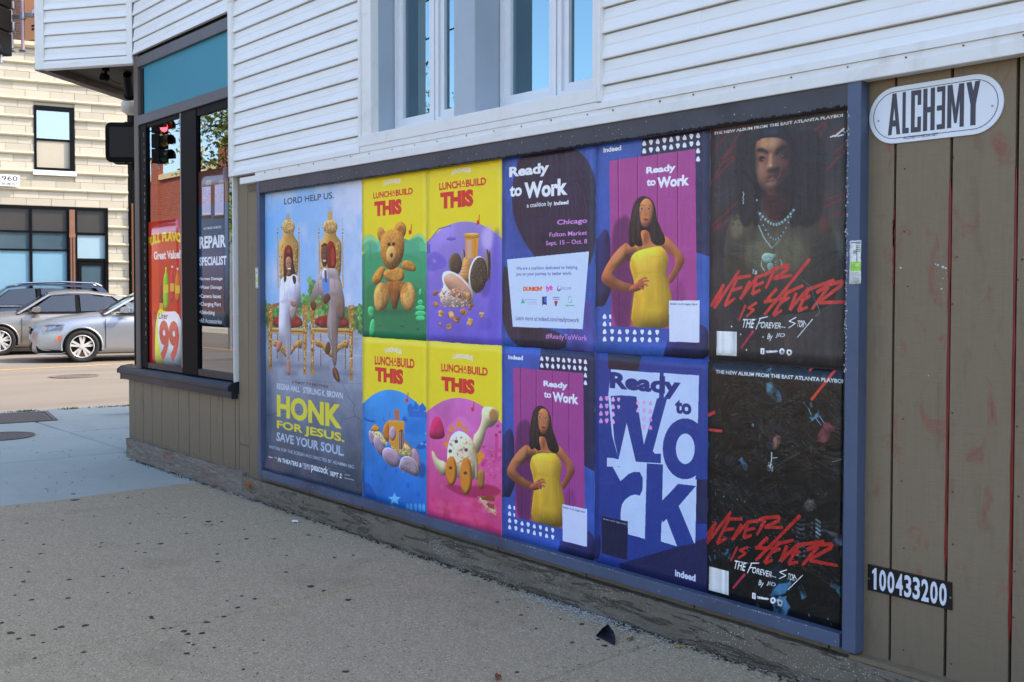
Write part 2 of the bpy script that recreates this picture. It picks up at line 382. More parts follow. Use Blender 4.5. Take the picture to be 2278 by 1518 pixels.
# weeds in the joint behind the kerb
mb = MB()
for k in range(420):
    c = random.choice([(0.25, .10), (.32, .05), (1.18, .14), (0.75, .06), (1.45, .08), (2.4, .2)]); y = random.gauss(c[0], c[1]); x = kx(y)+K+random.uniform(-.03, .05)
    h = random.uniform(.006, .026)*(1 if random.random() > .05 else 1.6); a = random.uniform(0, 6.0); w_ = random.uniform(.004, .01); l = random.uniform(0.02, .06)
    dx, dy = math.cos(a), math.sin(a)
    mb.add([(x-dy*w_, y+dx*w_, ZG-.005), (x+dy*w_, y-dx*w_, ZG-.005), (x+dx*l, y+dy*l, ZG+h)], [(0, 1, 2)])
tag(mb.build('kerb_weeds', paint('weed_green', srgb(74, 92, 40), 0.8, 0.3, 20, world=True)), 'short green weeds sprouting along the back edge of the kerb', 'weeds', kind='stuff')

# manhole covers and grate
def cover(name, px, py, z, r, label, mat, rings=True):
    x, y = onZ(px, py, z); m = MB(); m.disc((0, 0, -.01), (0, 0, 1), r, 0.016, 40)
    root = m.build(name, mat, loc=(x, y, z)); tag(root, label, 'manhole cover')
    m = MB()
    for rr in (r*1.0, r*.9):
        n = 40
        vs = [((rr+dr)*math.cos(2*PI*i/n), (rr+dr)*math.sin(2*PI*i/n), zz) for dr, zz in ((-.008, .006), (-.008, .011), (.008, .011), (.008, .006)) for i in range(n)]
        m.add(vs, [(k*n+i, k*n+(i+1) % n, ((k+1) % 4)*n+(i+1) % n, ((k+1) % 4)*n+i) for k in range(4) for i in range(n)])
    m.build('rim', mat, root)
    m = MB()
    for i in range(-5, 6):
        for j in range(-5, 6):
            if (i*i+j*j)**.5*0.16*r < r*.8: m.box(i*.16*r-.02*r*2, i*.16*r+.02*r*2, j*.16*r-.02*r, j*.16*r+.02*r, .005, .011)
    tag(m.build('tread_studs', mat, root), kind='stuff')
    return root
cover('manhole_cover', 165, 838, ZR, 0.40, 'round iron manhole cover out in the sunlit road', M['iron'])
cover('manhole_cover', 4, 972, ZG, 0.28, 'round iron cover set in the pavement below the metal grate at the left edge', M['iron'])
gx, gy = onZ(18, 932, ZG)
gr = empty('sidewalk_grate', (gx, gy, ZG), math.radians(-10)); tag(gr, 'rusty rectangular metal grate in the pavement beside the kerb', 'grate')
m = MB(); m.box(-.42, .42, -.42, .42, -.02, .003); m.build('plate', M['iron'], gr)
for i in range(-8, 9):
    m = MB(); m.box(i*.045-.014, i*.045+.014, -.36, .36, .003, .012); m.build('bar', M['iron'], gr)
m = MB()
for a, b, c, d in ((-.43, .43, -.44, -.40), (-.43, .43, .40, .44), (-.44, -.40, -.40, .40), (.40, .44, -.40, .40)): m.box(a, b, c, d, -.01, .014)
m.build('rim', M['iron'], gr)

# road markings: stop bar and yellow centre line of the cross street
mk_w = paint('white_road_paint', srgb(196, 192, 182), 0.7, 0.12, 8, world=True, dirt=0.5, dirtcol=srgb(150, 138, 120))
mk_y = paint('yellow_road_paint', srgb(200, 158, 76), 0.7, 0.12, 8, world=True, dirt=0.6, dirtcol=srgb(150, 134, 108))
def strip(name, a, b, wd, mat):
    a, b = np.array(a), np.array(b); d = (b-a)/np.linalg.norm(b-a); n = np.array([-d[1], d[0]])*wd/2
    m = MB(); m.add([(*(a-n), ZR+.004), (*(b-n), ZR+.004), (*(b+n), ZR+.004), (*(a+n), ZR+.004)], [(0, 1, 2, 3)]); return m.build(name, mat, road)
ya = np.array(onZ(2, 824, ZR)); yb = np.array(onZ(288, 809, ZR)); dy = (yb-ya)/np.linalg.norm(yb-ya)
strip('yellow_line', ya-dy*.1, yb+dy*40, .11, mk_y)
wa = np.array(onZ(0, 812, ZR)); 
for k in range(5): strip('crosswalk_bar', ya-dy*(0.9+0*k)+np.array([-.5-k*1.25, 0])+np.array([0, .55]), ya-dy*(4.0)+np.array([-.5-k*1.25, 0])+np.array([0, .55]), .55, mk_w)
# crosswalk bars over our own street (seen mirrored in the shop glass)
for k in range(9): strip('crosswalk_bar', (-11.2, -5.0-k*.9), (-7.6, -5.0-k*.9), .4, mk_w)
strip('yellow_line', (-13, -8.3), (-38, -8.3), .12, mk_y); strip('yellow_line', (-5, -8.3), (40, -8.3), .12, mk_y)

# far pavement of the opposite corner and of the far street side
fp = empty('pavement'); tag(fp, kind='structure')
O = np.array([-23.337, 6.351])
def fpt(u, n): return (O[0]+UD[0]*u+ND[0]*n, O[1]+UD[1]*u+ND[1]*n)
m = MB(); m.prism([fpt(-12, 2.6), fpt(40, 2.6), fpt(40, -3), fpt(-12, -3)], 'z', ZR-.05, ZR+.13); m.build('far_slab', M['curb'], fp)
m = MB(); m.prism([(-60, -12.4), (40, -12.4), (40, -16), (-60, -16)], 'z', ZR-.05, ZR+.14); m.build('far_slab', M['curb'], fp)

# gum spots, each a flat blob
def blobs(name, pts, mat, label, cat, zz):
    m = MB()
    for px, py, r in pts:
        x, y = onZ(px, py, ZG); n = 9; ph = random.uniform(0, 6)
        an = [2*PI*i/n for i in range(n)]
        rr = [r*random.uniform(.65, 1.2) for _ in an]
        vs = [(x+rr[i]*math.cos(an[i]), y+rr[i]*math.sin(an[i]), ZG+.0008) for i in range(n)]+[(x+rr[i]*.75*math.cos(an[i]), y+rr[i]*.75*math.sin(an[i]), ZG+zz) for i in range(n)]
        m.add(vs, [(i, (i+1) % n, (i+1) % n+n, i+n) for i in range(n)]+[tuple(range(n, 2*n))])
    return tag(m.build(name, mat), label, cat, kind='stuff')
kk = 2.456
def q4(x, y): return x/kk, 900+y/kk
gp = [(98, 558, 1.2), (400, 490, 1.8), (408, 523, 3.5), (15, 743, 1.2), (147, 650, 1.4), (343, 634, 1), (515, 612, 1.3), (624, 506, 1), (699, 510, 1.3), (785, 487, .9), (908, 567, .9), (867, 597, .8), (765, 550, .8),
      (1140, 641, 2.2), (1124, 659, 1.1), (1157, 659, 1.4), (1210, 641, 1.2), (1012, 618, 1.2), (962, 620, .8), (710, 650, 1.2), (1335, 684, 1.2), (1345, 735, 1.8), (1498, 735, 1.2), (1687, 714, 1.5), (1750, 725, 1.1), (1020, 706, 1.5), (877, 762, 2.0), (753, 762, 1.3), (790, 811, 1.3), (742, 804, .9), (552, 757, 1.3), (548, 780, 1.1), (220, 817, 1.4), (240, 766, 1.2), (1198, 765, 1.0), (1186, 818, 1.1), (1190, 860, 1.7), (1566, 826, 1.1), (1826, 838, 1.5), (1930, 825, 1.1),
      (156, 916, 1.4), (60, 892, 1.2), (127, 969, 1.6), (376, 958, 1.7), (670, 897, 1.3), (563, 941, 1.4), (620, 938, .9), (83, 1043, 1.2), (174, 1068, 1.6), (371, 1060, 1.5), (707, 1032, 1.0), (588, 1030, .9), (1562, 917, 1.3), (1695, 995, 2.2), (1770, 1019, 1.5), (1903, 1068, 2.0), (1320, 1048, 1.2), (1393, 1063, 1.5), (1300, 1110, 1.8), (1226, 1160, 1.6), (1127, 1191, 2.0), (1003, 1241, 1.8), (1024, 1256, 1.4), (1105, 1251, 1.8), (933, 1223, 1.0), (893, 1226, 1.1), (825, 1160, 1.5), (828, 1170, 1.4), (466, 1209, 1.8), (337, 1217, 1.8), (303, 1229, 1.3), (59, 1249, 2.2), (103, 1280, 1.5), (180, 1262, 1.5), (8, 1195, 1.4), (190, 1388, 1.3), (457, 1355, 1.5), (234, 1303, .9), (1028, 1303, 1.0), (1055, 1314, 1.2), (1017, 1362, 1.6), (1330, 1448, 1.0), (1890, 1461, 1.6), (1170, 1330, 1.0), (1440, 1290, .8), (1240, 1075, .9)]
pts = [(*q4(a, b), r*.0085) for a, b, r in gp]
def q5(x, y): return 1100+x/2.8475, 1150+y/2.8475
for a, b, r in [(553, 681, 1.5), (493, 797, 1.2), (263, 710, .9), (697, 818, 1.5), (143, 985, 1.1), (18, 541, 1.1), (170, 624, 1.2), (655, 778, 1.2), (1013, 850, .7), (420, 650, .7)]: pts.append((*q5(a, b), r*.008))
for _ in range(70):
    px, py = random.uniform(0, 1300), random.uniform(1150, 1518)
    pts.append((px, py, random.uniform(.002, .0045)))
for _ in range(40): pts.append((random.uniform(0, 280), random.uniform(950, 1100), random.uniform(.003, .008)))
blobs('gum_spots', pts, M['gum'], 'flattened black gum spots scattered over the pavement', 'gum spots', .0025)

# white paint chips and crumbs fallen along the foot of the wall
m = MB()
for k in range(3600):
    if k % 3: 
        x = random.choice([random.uniform(-1.0, 4.4), random.gauss(3.1, .3), random.gauss(3.0, .2), random.gauss(-.3, .4)]); y = -.034-abs(random.gauss(0, .05)); r = random.uniform(.0015, .0055)
    else:
        x = random.uniform(-1.1, 4.6); y = -.034-abs(random.gauss(0, .16)); r = random.uniform(.001, .0035)
    if x < -2.3: continue
    a = random.uniform(0, 6.0); z = ZG+.003+random.uniform(0, .003)
    vs = [(x+r*random.uniform(.6, 1.5)*math.cos(a+t), y+r*random.uniform(.5, 1.3)*math.sin(a+t), z+random.uniform(0, .002)) for t in (0, 1.6, 3.1, 4.7)]
    m.add(vs, [(0, 1, 2, 3)])
tag(m.build('paint_chips', plain('chip_white', srgb(186, 190, 186), .7)), 'white paint chips and grit fallen along the foot of the wall', 'paint chips', kind='stuff')
m = MB()
for k in range(1500):
    x = random.uniform(-2.2, 4.7); y = -.032-abs(random.gauss(0, .018)); r = random.uniform(.003, .011)
    a = random.uniform(0, 6.0); z = ZG+.001
    vs = [(x+r*math.cos(a+t), y+r*.6*math.sin(a+t), z+random.uniform(0, .008)) for t in (0, 1.6, 3.1, 4.7)]
    m.add(vs, [(0, 1, 2, 3)])
tag(m.build('dirt_line', plain('black_grit', srgb(44, 40, 34), .9)), 'dark dirt packed in the crack between wall and pavement', 'dirt', kind='stuff')
# a scrap of black plastic, dry leaves, paper scraps
x, y = onZ(1345, 1418, ZG)
m = MB()
def P3(lst): return [(x+a, y+b, ZG+c) for a, b, c in lst]
m.add(P3([(-.03, -.02, .003), (.10, -.045, .004), (.06, .0, .012), (-.02, .02, .016)]), [(0, 1, 2, 3)])
m.add(P3([(-.03, -.02, .003), (-.02, .02, .016), (.0, .02, .05), (-.012, .0, .035)]), [(0, 1, 2, 3)])
m.add(P3([(-.02, .02, .016), (.06, .0, .012), (.035, .02, .022), (.0, .02, .05)]), [(0, 1, 2, 3)])
tag(m.build('plastic_scrap', plain('black_plastic', srgb(22, 24, 34), .35)), 'torn scrap of black plastic standing up on the pavement near the wall', 'litter')
def leaf(px, py, r, rz, label, col):
    x, y = onZ(px, py, ZG); m = MB(); n = 5
    L = [(-1, 0, .1), (-.5, .38, .5), (.1, .45, .25), (.6, .25, .6), (1, 0, .15), (.5, -.3, .3), (0, -.42, .12), (-.6, -.3, .4)]
    vs = [(0, 0, .5*r)]+[(a*r, b*r, c*r*.8) for a, b, c in L]
    m.add(vs, [(0, i+1, (i+1) % 8+1) for i in range(8)])
    o = m.build('dry_leaf', paint('dry_leaf_'+label[:4], col, .8, .2, 40), loc=(x, y, ZG+.002)); o.rotation_euler = (0, 0, rz)
    return tag(o, label, 'leaf')
leaf(1508, 1442, .025, .4, 'small curled tan leaf on the pavement at the end of the joint by the wall', srgb(140, 112, 70))
leaf(1403, 1425, .022, 1.4, 'small flat brown leaf on the pavement between black plastic scrap and wall', srgb(104, 84, 54))
leaf(1108, 1510, .03, 2.4, 'reddish brown leaf at the bottom edge of the photo', srgb(112, 60, 38))
leaf(655, 1163, .03, .3, 'pale scrap of paper lying left of the wall foot', srgb(200, 206, 210))

# ================================================================== the corner shop
shop = empty('corner_shop', (0, 0, 0)); tag(shop, 'two storey corner shop with white vinyl siding above taupe boards and a poster wall', 'building')
YP = 0.010      # face of the lower boards
# cores behind the cladding
m = MB()
m.box(-.36, 13, YP+.03, YP+.22, ZG-.1, 1.93)          # poster wall
m.box(-2.36, -.36, YP+.03, YP+.16, ZG-.1, .42)        # knee wall
m.box(-.30, 1.36, .02, .2, 1.93, 6.1); m.box(3.10, 13, .02, .2, 1.93, 6.1); m.box(1.36, 3.1, .02, .2, 3.62, 6.1); m.box(1.36, 3.1, .02, .2, 1.93, 2.03)
m.box(-2.13, -.34, .02, .2, 3.06, 6.1)
m.build('core_wall', M['dark'], shop)
m = MB(); m.box(-2.1, 13, .25, 9, 6.2, 6.5); m.box(13, 13.2, 0.02, 9, ZG-.1, 6.1); m.build('roof', M['dark'], shop)
m = MB()   # unseen side front along the cross street, height shaped for its shadow
a = (-2.9, 1.3); b = (a[0]+UD[0]*9, a[1]+UD[1]*9)
m.prism([a, b, (b[0]+.2, b[1]), (a[0]+.2, a[1])], 'z', ZG, 6.1); m.prism([(-2.1, .25), a, (a[0]+.2, a[1]), (-1.9, .25)], 'z', ZG-.1, 3.1)
m.build('side_wall', M['taupe'], shop)
m = MB(); m.prism([(-2.6, .25), (13, .25), (13, 9), (-1, 9)], 'z', 6.05, 6.18); m.build('roof_deck', M['dark'], shop)

# --- siding boards
def board(x0, x1, z0, h=0.1078, yb=-.033, yt=-.019, nseg=None, matp=M['vinyl'], Mx=None):
    L = x1-x0; n = nseg or max(1, int(L/.35)); m = MB()
    prof = [(-.002, h+.006), (-.002, h-.0055), (yt, h-.006), (yt-.005, h*.55), (yt-.0035, h*.5), (yb, .012), (yb, 0.002), (yb+.003, 0), (yb+.026, .0015)]
    yo = random.choice((0, -.0016))
    vs = []
    for i in range(n+1):
        j = random.uniform(-.0003, .0003)
        for (yy, zz) in prof: vs.append((x0+L*i/n, yy+j+(yo if yy < -.01 else 0), z0+zz))
    k = len(prof)
    fs = [(i*k+q, (i+1)*k+q, (i+1)*k+q+1, i*k+q+1) for i in range(n) for q in range(k-1)]+[tuple(range(k)), tuple(range(n*k, n*k+k))[::-1]]
    if Mx is not None: vs = [tuple(Mx @ Vector(v)) for v in vs]
    m.add(vs, fs); return m.build('siding_board', matp, shop)
P = 0.1078; Z0 = 1.942+P
for k in range(0, 24):
    z = Z0+k*P
    if z > 4.6: break
    # left field, joints staggered
    cuts = {9: [.36], 3: [], 7: [.95]}.get(k, [[], [.2], [], [.8]][k % 4] if k > 9 else [])
    xs = [-.318]+cuts+[1.252]
    for a, b in zip(xs[:-1], xs[1:]): board(a, b+(.015 if b != xs[-1] else 0), z)
    cuts = [[3.62], [3.63], [3.58, 5.2], [4.05], [4.9]][k % 5] if k else [3.62, 5.6]
    xs = [3.122]+cuts+[8.0]
    for a, b in zip(xs[:-1], xs[1:]): board(a, b+(.015 if b != xs[-1] else 0), z)
for z in (Z0-P,):
    board(-.318, 1.252, z+.03, h=P-.03); board(3.122, 8.0, z+.03, h=P-.03)
for k in range(16): board(-2.105, -.372, 3.070+k*.1035, h=.1035)
for k in range(8): board(1.25, 3.125, 3.66+k*P, h=P)
# plain upper cladding above the boards the photograph can see
m = MB(); m.box(-2.1, 8.0, -.03, .02, 4.72, 6.0); m.box(8, 13, -.03, .02, 1.95, 6.0); m.build('upper_cladding', M['vinyl'], shop)

# --- flashing strips along the foot of the siding
m = MB()
m.prism([(-.05, 1.884), (-.05, 1.925), (.0, 1.932), (.0, 1.884)], 'x', -.19, 13); m.build('drip_flashing', M['trim'], shop, bevel=.002)
m = MB(); m.prism([(-.038, 1.926), (-.038, 1.948), (.0, 1.95), (.0, 1.926)], 'x', .0, 13); m.build('nail_strip', M['trim'], shop)
m = MB(); m.prism([(-.046, 1.949), (-.044, 1.975), (-.02, 1.98), (0, 1.98), (0, 1.949)], 'x', -.372, 1.258); m.build('starter_strip', M['trim'], shop)
m = MB(); m.prism([(-.046, 1.949), (-.044, 1.975), (-.02, 1.98), (0, 1.98), (0, 1.949)], 'x', 3.11, 13); m.build('starter_strip', M['trim'], shop)
m = MB(); m.box(-.19, -.0, .0, .012, 1.84, 1.95); m.build('wood_patch', M['oldwood'], shop)
nails = MB()
for i in range(46):
    x = -.05+i*.205+random.uniform(-.04, .04)
    nails.disc((x, -.038, 1.937+random.uniform(-.003, .003)), (0, -1, 0), random.uniform(.0028, .0045), .003, 8)
tag(nails.build('nail_heads', plain('rusty_nail', srgb(134, 92, 54), .7), shop), kind='stuff')
# corner and edge trims
m = MB(); m.box(-.372, -.318, -.046, .02, 1.95, 3.12); m.box(-.372, -.361, -.020, .02, 1.0, 1.95); m.build('corner_trim', M['trim'], shop, bevel=.003)
m = MB(); m.box(-.372, -.363, -.018, .02, .545, .9995); m.build('corner_trim', M['trim'], shop, bevel=.002)
m = MB(); m.box(-.372, -.318, -.05, .02, 3.12, 6.0); m.build('corner_trim', M['trim'], shop, bevel=.003)
for x0_, x1_ in ((1.250, 1.268), (3.110, 3.127)):
    m = MB(); m.box(x0_, x1_, -.046, .02, 1.98, 3.66); m.build('window_channel', M['trim'], shop, bevel=.002)
m = MB(); m.box(1.26, 3.108, -.041, .02, 1.949, 1.980); m.build('sill_apron', M['trim'], shop, bevel=.002)

# --- upper windows: deep boxed reveals, white sashes, blue glass
YW = .15
wb = empty('window_bay', parent=shop)
m = MB(); m.box(1.268, 1.361, -.034, .02, 2.045, 3.62); m.build('casing', M['trim'], wb, bevel=.004)
m = MB(); m.box(3.070, 3.110, -.034, .02, 2.045, 3.62); m.build('casing', M['trim'], wb, bevel=.004)
m = MB(); m.box(2.111, 2.274, -.034, YW+.03, 2.045, 3.62); m.build('centre_post', M['jamb'], wb, bevel=.004)
m = MB(); m.box(1.341, 1.361, .0201, YW+.03, 2.045, 3.62); m.build('jamb', M['jamb'], wb)
m = MB(); m.box(3.070, 3.09, .0201, YW+.03, 2.045, 3.62); m.build('jamb', M['jamb'], wb)
m = MB(); m.prism([(-.044, 1.981), (-.044, 2.043), (YW+.02, 2.085), (YW+.02, 1.981)], 'x', 1.263, 3.107); m.build('sill', M['trim'], wb, bevel=.003)
m = MB(); m.box(1.262, 3.115, -.034, YW, 3.62, 3.66); m.build('head', M['trim'], wb)
def sash(x0, x1, z0, z1, fw, parent):
    """one casement: four mitred rails stepped in two depths, then a pane"""
    s = MB()
    for (o, yf) in ((0, YW-.028), (fw*.45, YW-.014)):
        i = o+(fw*.45 if o == 0 else fw*.55)
        a0, a1, b0, b1 = x0+o, x1-o, z0+o, z1-o
        c0, c1, d0, d1 = x0+i, x1-i, z0+i, z1-i
        for q in ([(a0, b0), (a1, b0), (c1, d0), (c0, d0)], [(a0, b1), (a1, b1), (c1, d1), (c0, d1)], [(a0, b0), (c0, d0), (c0, d1), (a0, b1)], [(a1, b0), (c1, d0), (c1, d1), (a1, b1)]):
            s.prism(q, 'y', yf, YW+.03)
    fr = s.build('sash_frame', M['white'], parent)
    s = MB(); s.box(x0+fw, x1-fw, YW+.004, YW+.010, z0+fw, z1-fw); s.build('pane', M['uglass'], parent)
for (x0, x1, xm0, xm1) in ((1.361, 2.111, 1.676, 1.807), (2.274, 3.070, 2.619, 2.752)):
    wn = empty('window', parent=shop)
    xm = (xm0+xm1)/2
    sash(x0+.006, xm-.004, 2.075, 3.6, .062, wn); sash(xm+.004, x1-.006, 2.075, 3.6, .062, wn)
    # curtains and a dark room behind
    m = MB()
    for (a, b) in ((x0+.02, x0+.30), (xm+.03, x1-.02)):
        n = 26; vs = []
        for i in range(n+1):
            xx = a+(b-a)*i/n; yy = YW+.10+.012*math.sin(i*2.1)+.006*math.sin(i*5.3)
            vs += [(xx, yy, 2.06), (xx, yy, 3.6)]
        m.add(vs, [(2*i, 2*i+2, 2*i+3, 2*i+1) for i in range(n)], 0, True)
    m.build('curtain', M['curtain'], wn)
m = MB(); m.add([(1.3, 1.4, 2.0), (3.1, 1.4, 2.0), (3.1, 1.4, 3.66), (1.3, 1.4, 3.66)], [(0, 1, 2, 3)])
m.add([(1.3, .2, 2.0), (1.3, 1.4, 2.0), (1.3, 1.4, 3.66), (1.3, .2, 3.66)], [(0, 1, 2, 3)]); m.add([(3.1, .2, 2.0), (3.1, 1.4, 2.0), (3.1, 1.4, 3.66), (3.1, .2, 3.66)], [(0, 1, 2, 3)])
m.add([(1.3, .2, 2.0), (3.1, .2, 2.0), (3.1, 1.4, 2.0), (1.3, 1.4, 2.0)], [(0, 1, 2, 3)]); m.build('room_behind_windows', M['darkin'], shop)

# --- lower boards: knee wall, strip left of the frame, field right of it
def plank(x0, x1, z0, z1, y=YP, gap=.0035, th=.02):
    m = MB(); g0 = gap*random.uniform(.7, 1.3)
    m.box(x0+g0, x1-gap, y+random.uniform(-.0012, .0012), y+th, z0, z1); return m.build('wall_plank', M['taupe'], shop, bevel=.0015)
xs = [-2.374, -2.243, -2.062, -1.878, -1.690, -1.364, -1.173, -.990, -.803, -.603, -.409]
for a, b in zip(xs[:-1], xs[1:]): plank(a, b, -.06, .47)
plank(-.409, -.351, -.06, .47); 
plank(-.350, -.203, .13, 1.95); plank(-.350, -.203, -.09, .126); plank(-.203, -.02, -.09, 1.95)
for a, b in zip([-.02, .6, 1.2, 1.8, 2.4, 3.0, 3.6, 4.2], [.6, 1.2, 1.8, 2.4, 3.0, 3.6, 4.2, 4.427]): plank(a, b, -.08, 1.89)
xs = [4.427, 4.617, 4.819, 5.02, 5.22, 5.42, 5.62, 5.82, 6.02, 6.22, 6.12, 6.62, 6.82, 7.02, 7.22]
for a, b in zip(xs[:-1], xs[1:]): plank(a, b, -.08, 1.89, gap=.0045)
m = MB(); m.box(7.22, 13, YP, YP+.02, -.08, 1.89); m.build('plain_wall', M['taupe'], shop)
# red paint run down the grooves
red = plain('dried_red_paint', srgb(112, 22, 16), .4)
for (x, z0, z1, wd) in ((4.427, 1.20, 1.46, .005), (4.427, 1.33, 1.42, .009), (4.617, .30, 1.54, .009), (4.819, .12, 1.56, .009), (5.02, .4, 1.5, .009)):
    n = 22; m = MB(); vs = []
    for i in range(n+1):
        z = z0+(z1-z0)*i/n; ww = wd*random.uniform(.6, 1.25)*(.25 if i in (0, n) else 1); dx = random.uniform(-.001, .001)
        vs += [(x-ww/2-.001+dx, YP-.0016, z), (x+ww/2-.001+dx, YP-.0016, z), (x+ww/2-.001+dx, YP+.012, z), (x-ww/2-.001+dx, YP+.012, z)]
    m.add(vs, [(4*i+a, 4*i+(a+1) % 4, 4*i+4+(a+1) % 4, 4*i+4+a) for i in range(n) for a in range(4)]); m.build('paint_streak', red, shop)
# torn white sticker scraps and nail heads on the boards
m = MB()
def scrap(px, py, r, seed):
    rnd = random.Random(seed); x, z = onY(px, py, YP); n = 9
    vs = [(x+r*rnd.uniform(.4, 1.3)*math.cos(2*PI*i/n), YP-.0025, z+r*rnd.uniform(.3, 1.0)*math.sin(2*PI*i/n)) for i in range(n)]
    m.add(vs+[(v[0], YP-.0012, v[2]) for v in vs], [tuple(range(n))]+[(i, (i+1) % n, (i+1) % n+n, i+n) for i in range(n)])
for i, (a, b, r) in enumerate([(2004, 596, 5), (2087, 590, 6), (2098, 594, 7), (2105, 597, 6), (2082, 588, 3), (2098, 620, 3), (2095, 643, 5), (2093, 632, 2), (2107, 608, 2), (2100, 652, 2), (2066, 836, 3)]): scrap(a, b, r*.00072, i)
tag(m.build('sticker_scraps', plain('torn_paper', srgb(196, 208, 220), .6), shop), kind='stuff')
m = MB()
for z in (1.57, 1.33, 1.19, .80, .55, .36, .18, -.02):
    for x in (4.46, 4.627, 4.829, 5.03): m.disc((x+random.uniform(-.004, .02), YP, z+random.uniform(-.05, .05)), (0, -1, 0), .003, .0016, 8)
for x in (-2.3, -2.1, -1.95, -1.75, -1.6, -1.4, -1.25, -1.1, -.9, -.7, -.5, -.3, -.15):
    m.disc((x, YP, -.03), (0, -1, 0), .004, .0016, 8); m.disc((x+.05, YP, -.035), (0, -1, 0), .003, .0016, 8)
tag(m.build('nail_heads', plain('rust_spot', srgb(70, 48, 34), .8), shop), kind='stuff')

# --- foot boards: bare weathered wood under the knee wall, peeling painted sill under the posters
def rough_board(name, x0, x1, z0f, z1f, yf, mat, seed, amp=.004, ledge=.0):
    """front face as a jittered grid so that its edges are chipped and uneven"""
    rnd = np.random.RandomState(seed); nx = int((x1-x0)/.03); nz = 7
    prof = np.cumsum(rnd.randn(nx+1))*.0006; vs = []
    flakes = rnd.rand(nx+1)
    for i in range(nx+1):
        x = x0+(x1-x0)*i/nx
        for j in range(nz+1):
            z = z0f+(z1f-z0f)*j/nz; e = 0
            if j == 0: e = rnd.randn()*.003
            if j == nz: e = rnd.randn()*.0015
            layer = amp*(1.6 if math.sin(x*2.1+j*.9+seed)+.6*math.sin(x*5.3-j*.7) > .5 else 0)
            vs.append((x, yf+prof[i]*.5+rnd.randn()*amp*.35+layer, z+e))
    b = (nx+1)*(nz+1)
    top = [(x0+(x1-x0)*i/nx, YP+.03, z1f+ledge) for i in range(nx+1)]
    fs = [(i*(nz+1)+j, (i+1)*(nz+1)+j, (i+1)*(nz+1)+j+1, i*(nz+1)+j+1) for i in range(nx) for j in range(nz)]
    fs += [(i*(nz+1)+nz, (i+1)*(nz+1)+nz, b+i+1, b+i) for i in range(nx)]
    # left end cap
    vs2 = vs+top+[(x0, YP+.03, z0f), (x1, YP+.03, z0f)]
    fs += [tuple([j for j in range(nz+1)]+[b, b+nx+1]), tuple([nx*(nz+1)+j for j in range(nz+1)][::-1]+[b+nx+2, b+nx])]
    m = MB(); m.add(vs2, fs); return m.build(name, mat, shop)
rough_board('foot_board', -2.36, -.24, ZG-.03, -.052, -.022, M['oldwood'], 3, .002)
rough_board('foot_board', -.235, 4.33, ZG-.03, -.072, -.030, M['base'], 5, .0035)
rough_board('foot_board', 4.332, 8.0, ZG-.03, -.070, -.030, M['base'], 9, .0035)
m = MB(); m.prism([(-.026, -.071), (-.026, -.054), (YP+.02, -.048), (YP+.02, -.071)], 'x', 4.30, 8); m.build('foot_ledge', M['taupe'], shop, bevel=.002)

# --- shop window left: pillar, sill, teal fascia, dark frame, two panes
m = MB(); m.box(-2.147, -2.062, -.012, .10, .47, 3.06); m.build('window_pillar', M['pillar'], shop, bevel=.004)
m = MB(); m.prism([(-.062, .495), (-.062, .520), (-.03, .545), (.06, .556), (.06, .44), (-.035, .44), (-.035, .49)], 'x', -2.43, -.362); m.build('window_sill', M['navy'], shop, bevel=.004)
sw = empty('shop_window', parent=shop)
m = MB(); m.box(-2.062, -.372, -.014, .05, 2.962, 3.045); m.build('top_rail', M['slate'], sw, bevel=.003)
m = MB(); m.box(-2.062, -.372, .012, .05, 2.57, 2.965); m.build('fascia_panel', M['teal'], sw)
m = MB(); m.box(-2.045, -1.99, .004, .03, 2.58, 2.95); m.build('fascia_edge', M['dark'], sw)
m = MB(); m.box(-2.062, -.372, -.016, .05, 2.500, 2.575); m.build('transom_bar', M['slate'], sw, bevel=.004)
m = MB(); m.box(-2.062, -1.93, -.002, .03, .556, 2.50); m.build('frame_stile', M['black'], sw, bevel=.003)
m = MB(); m.box(-1.245, -.985, -.003, .03, .556, 2.50); m.build('mullion', M['black'], sw, bevel=.003)
m = MB(); m.box(-1.262, -1.246, -.006, .03, .60, 2.50); m.build('mullion_edge', M['steel'], sw)
m = MB(); m.box(-1.93, -1.262, .000, .03, .556, .600); m.box(-.985, -.372, .000, .03, .556, .606); m.build('bottom_rail', M['navy'], sw, bevel=.003)
m = MB(); m.box(-1.93, -1.262, .002, .03, 2.47, 2.50); m.box(-.985, -.372, .002, .03, 2.44, 2.50); m.build('head_rail', M['black'], sw)
YG = .016
for a, b in ((-1.93, -1.262), (-.985, -.372)):
    m = MB(); m.box(a, b, YG, YG+.006, .60, 2.48); m.build('pane', M['glass'], sw)
# dim shop interior with a few shelves, seen faintly
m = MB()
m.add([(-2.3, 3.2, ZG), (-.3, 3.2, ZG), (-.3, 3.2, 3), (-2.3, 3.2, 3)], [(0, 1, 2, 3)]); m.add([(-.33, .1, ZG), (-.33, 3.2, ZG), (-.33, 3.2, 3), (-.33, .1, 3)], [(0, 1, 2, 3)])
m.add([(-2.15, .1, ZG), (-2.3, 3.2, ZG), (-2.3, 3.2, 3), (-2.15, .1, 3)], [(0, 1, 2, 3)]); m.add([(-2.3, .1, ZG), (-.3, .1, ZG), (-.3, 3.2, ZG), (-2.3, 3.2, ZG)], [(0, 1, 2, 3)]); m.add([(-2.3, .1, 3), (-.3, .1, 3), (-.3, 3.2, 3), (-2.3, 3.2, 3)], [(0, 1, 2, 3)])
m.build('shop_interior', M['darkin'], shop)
# torn black tape strip down the left jamb with light gaps
m = MB(); 
for i in range(26):
    z = .75+i*.066; x = -1.965+random.uniform(-.006, .006); m.box(x, x+random.uniform(.004, .012), -.0045, -.0015, z, z+random.uniform(.012, .04))
tag(m.build('tape_scraps', plain('grey_tape', srgb(120, 122, 112), .6), sw), kind='stuff')

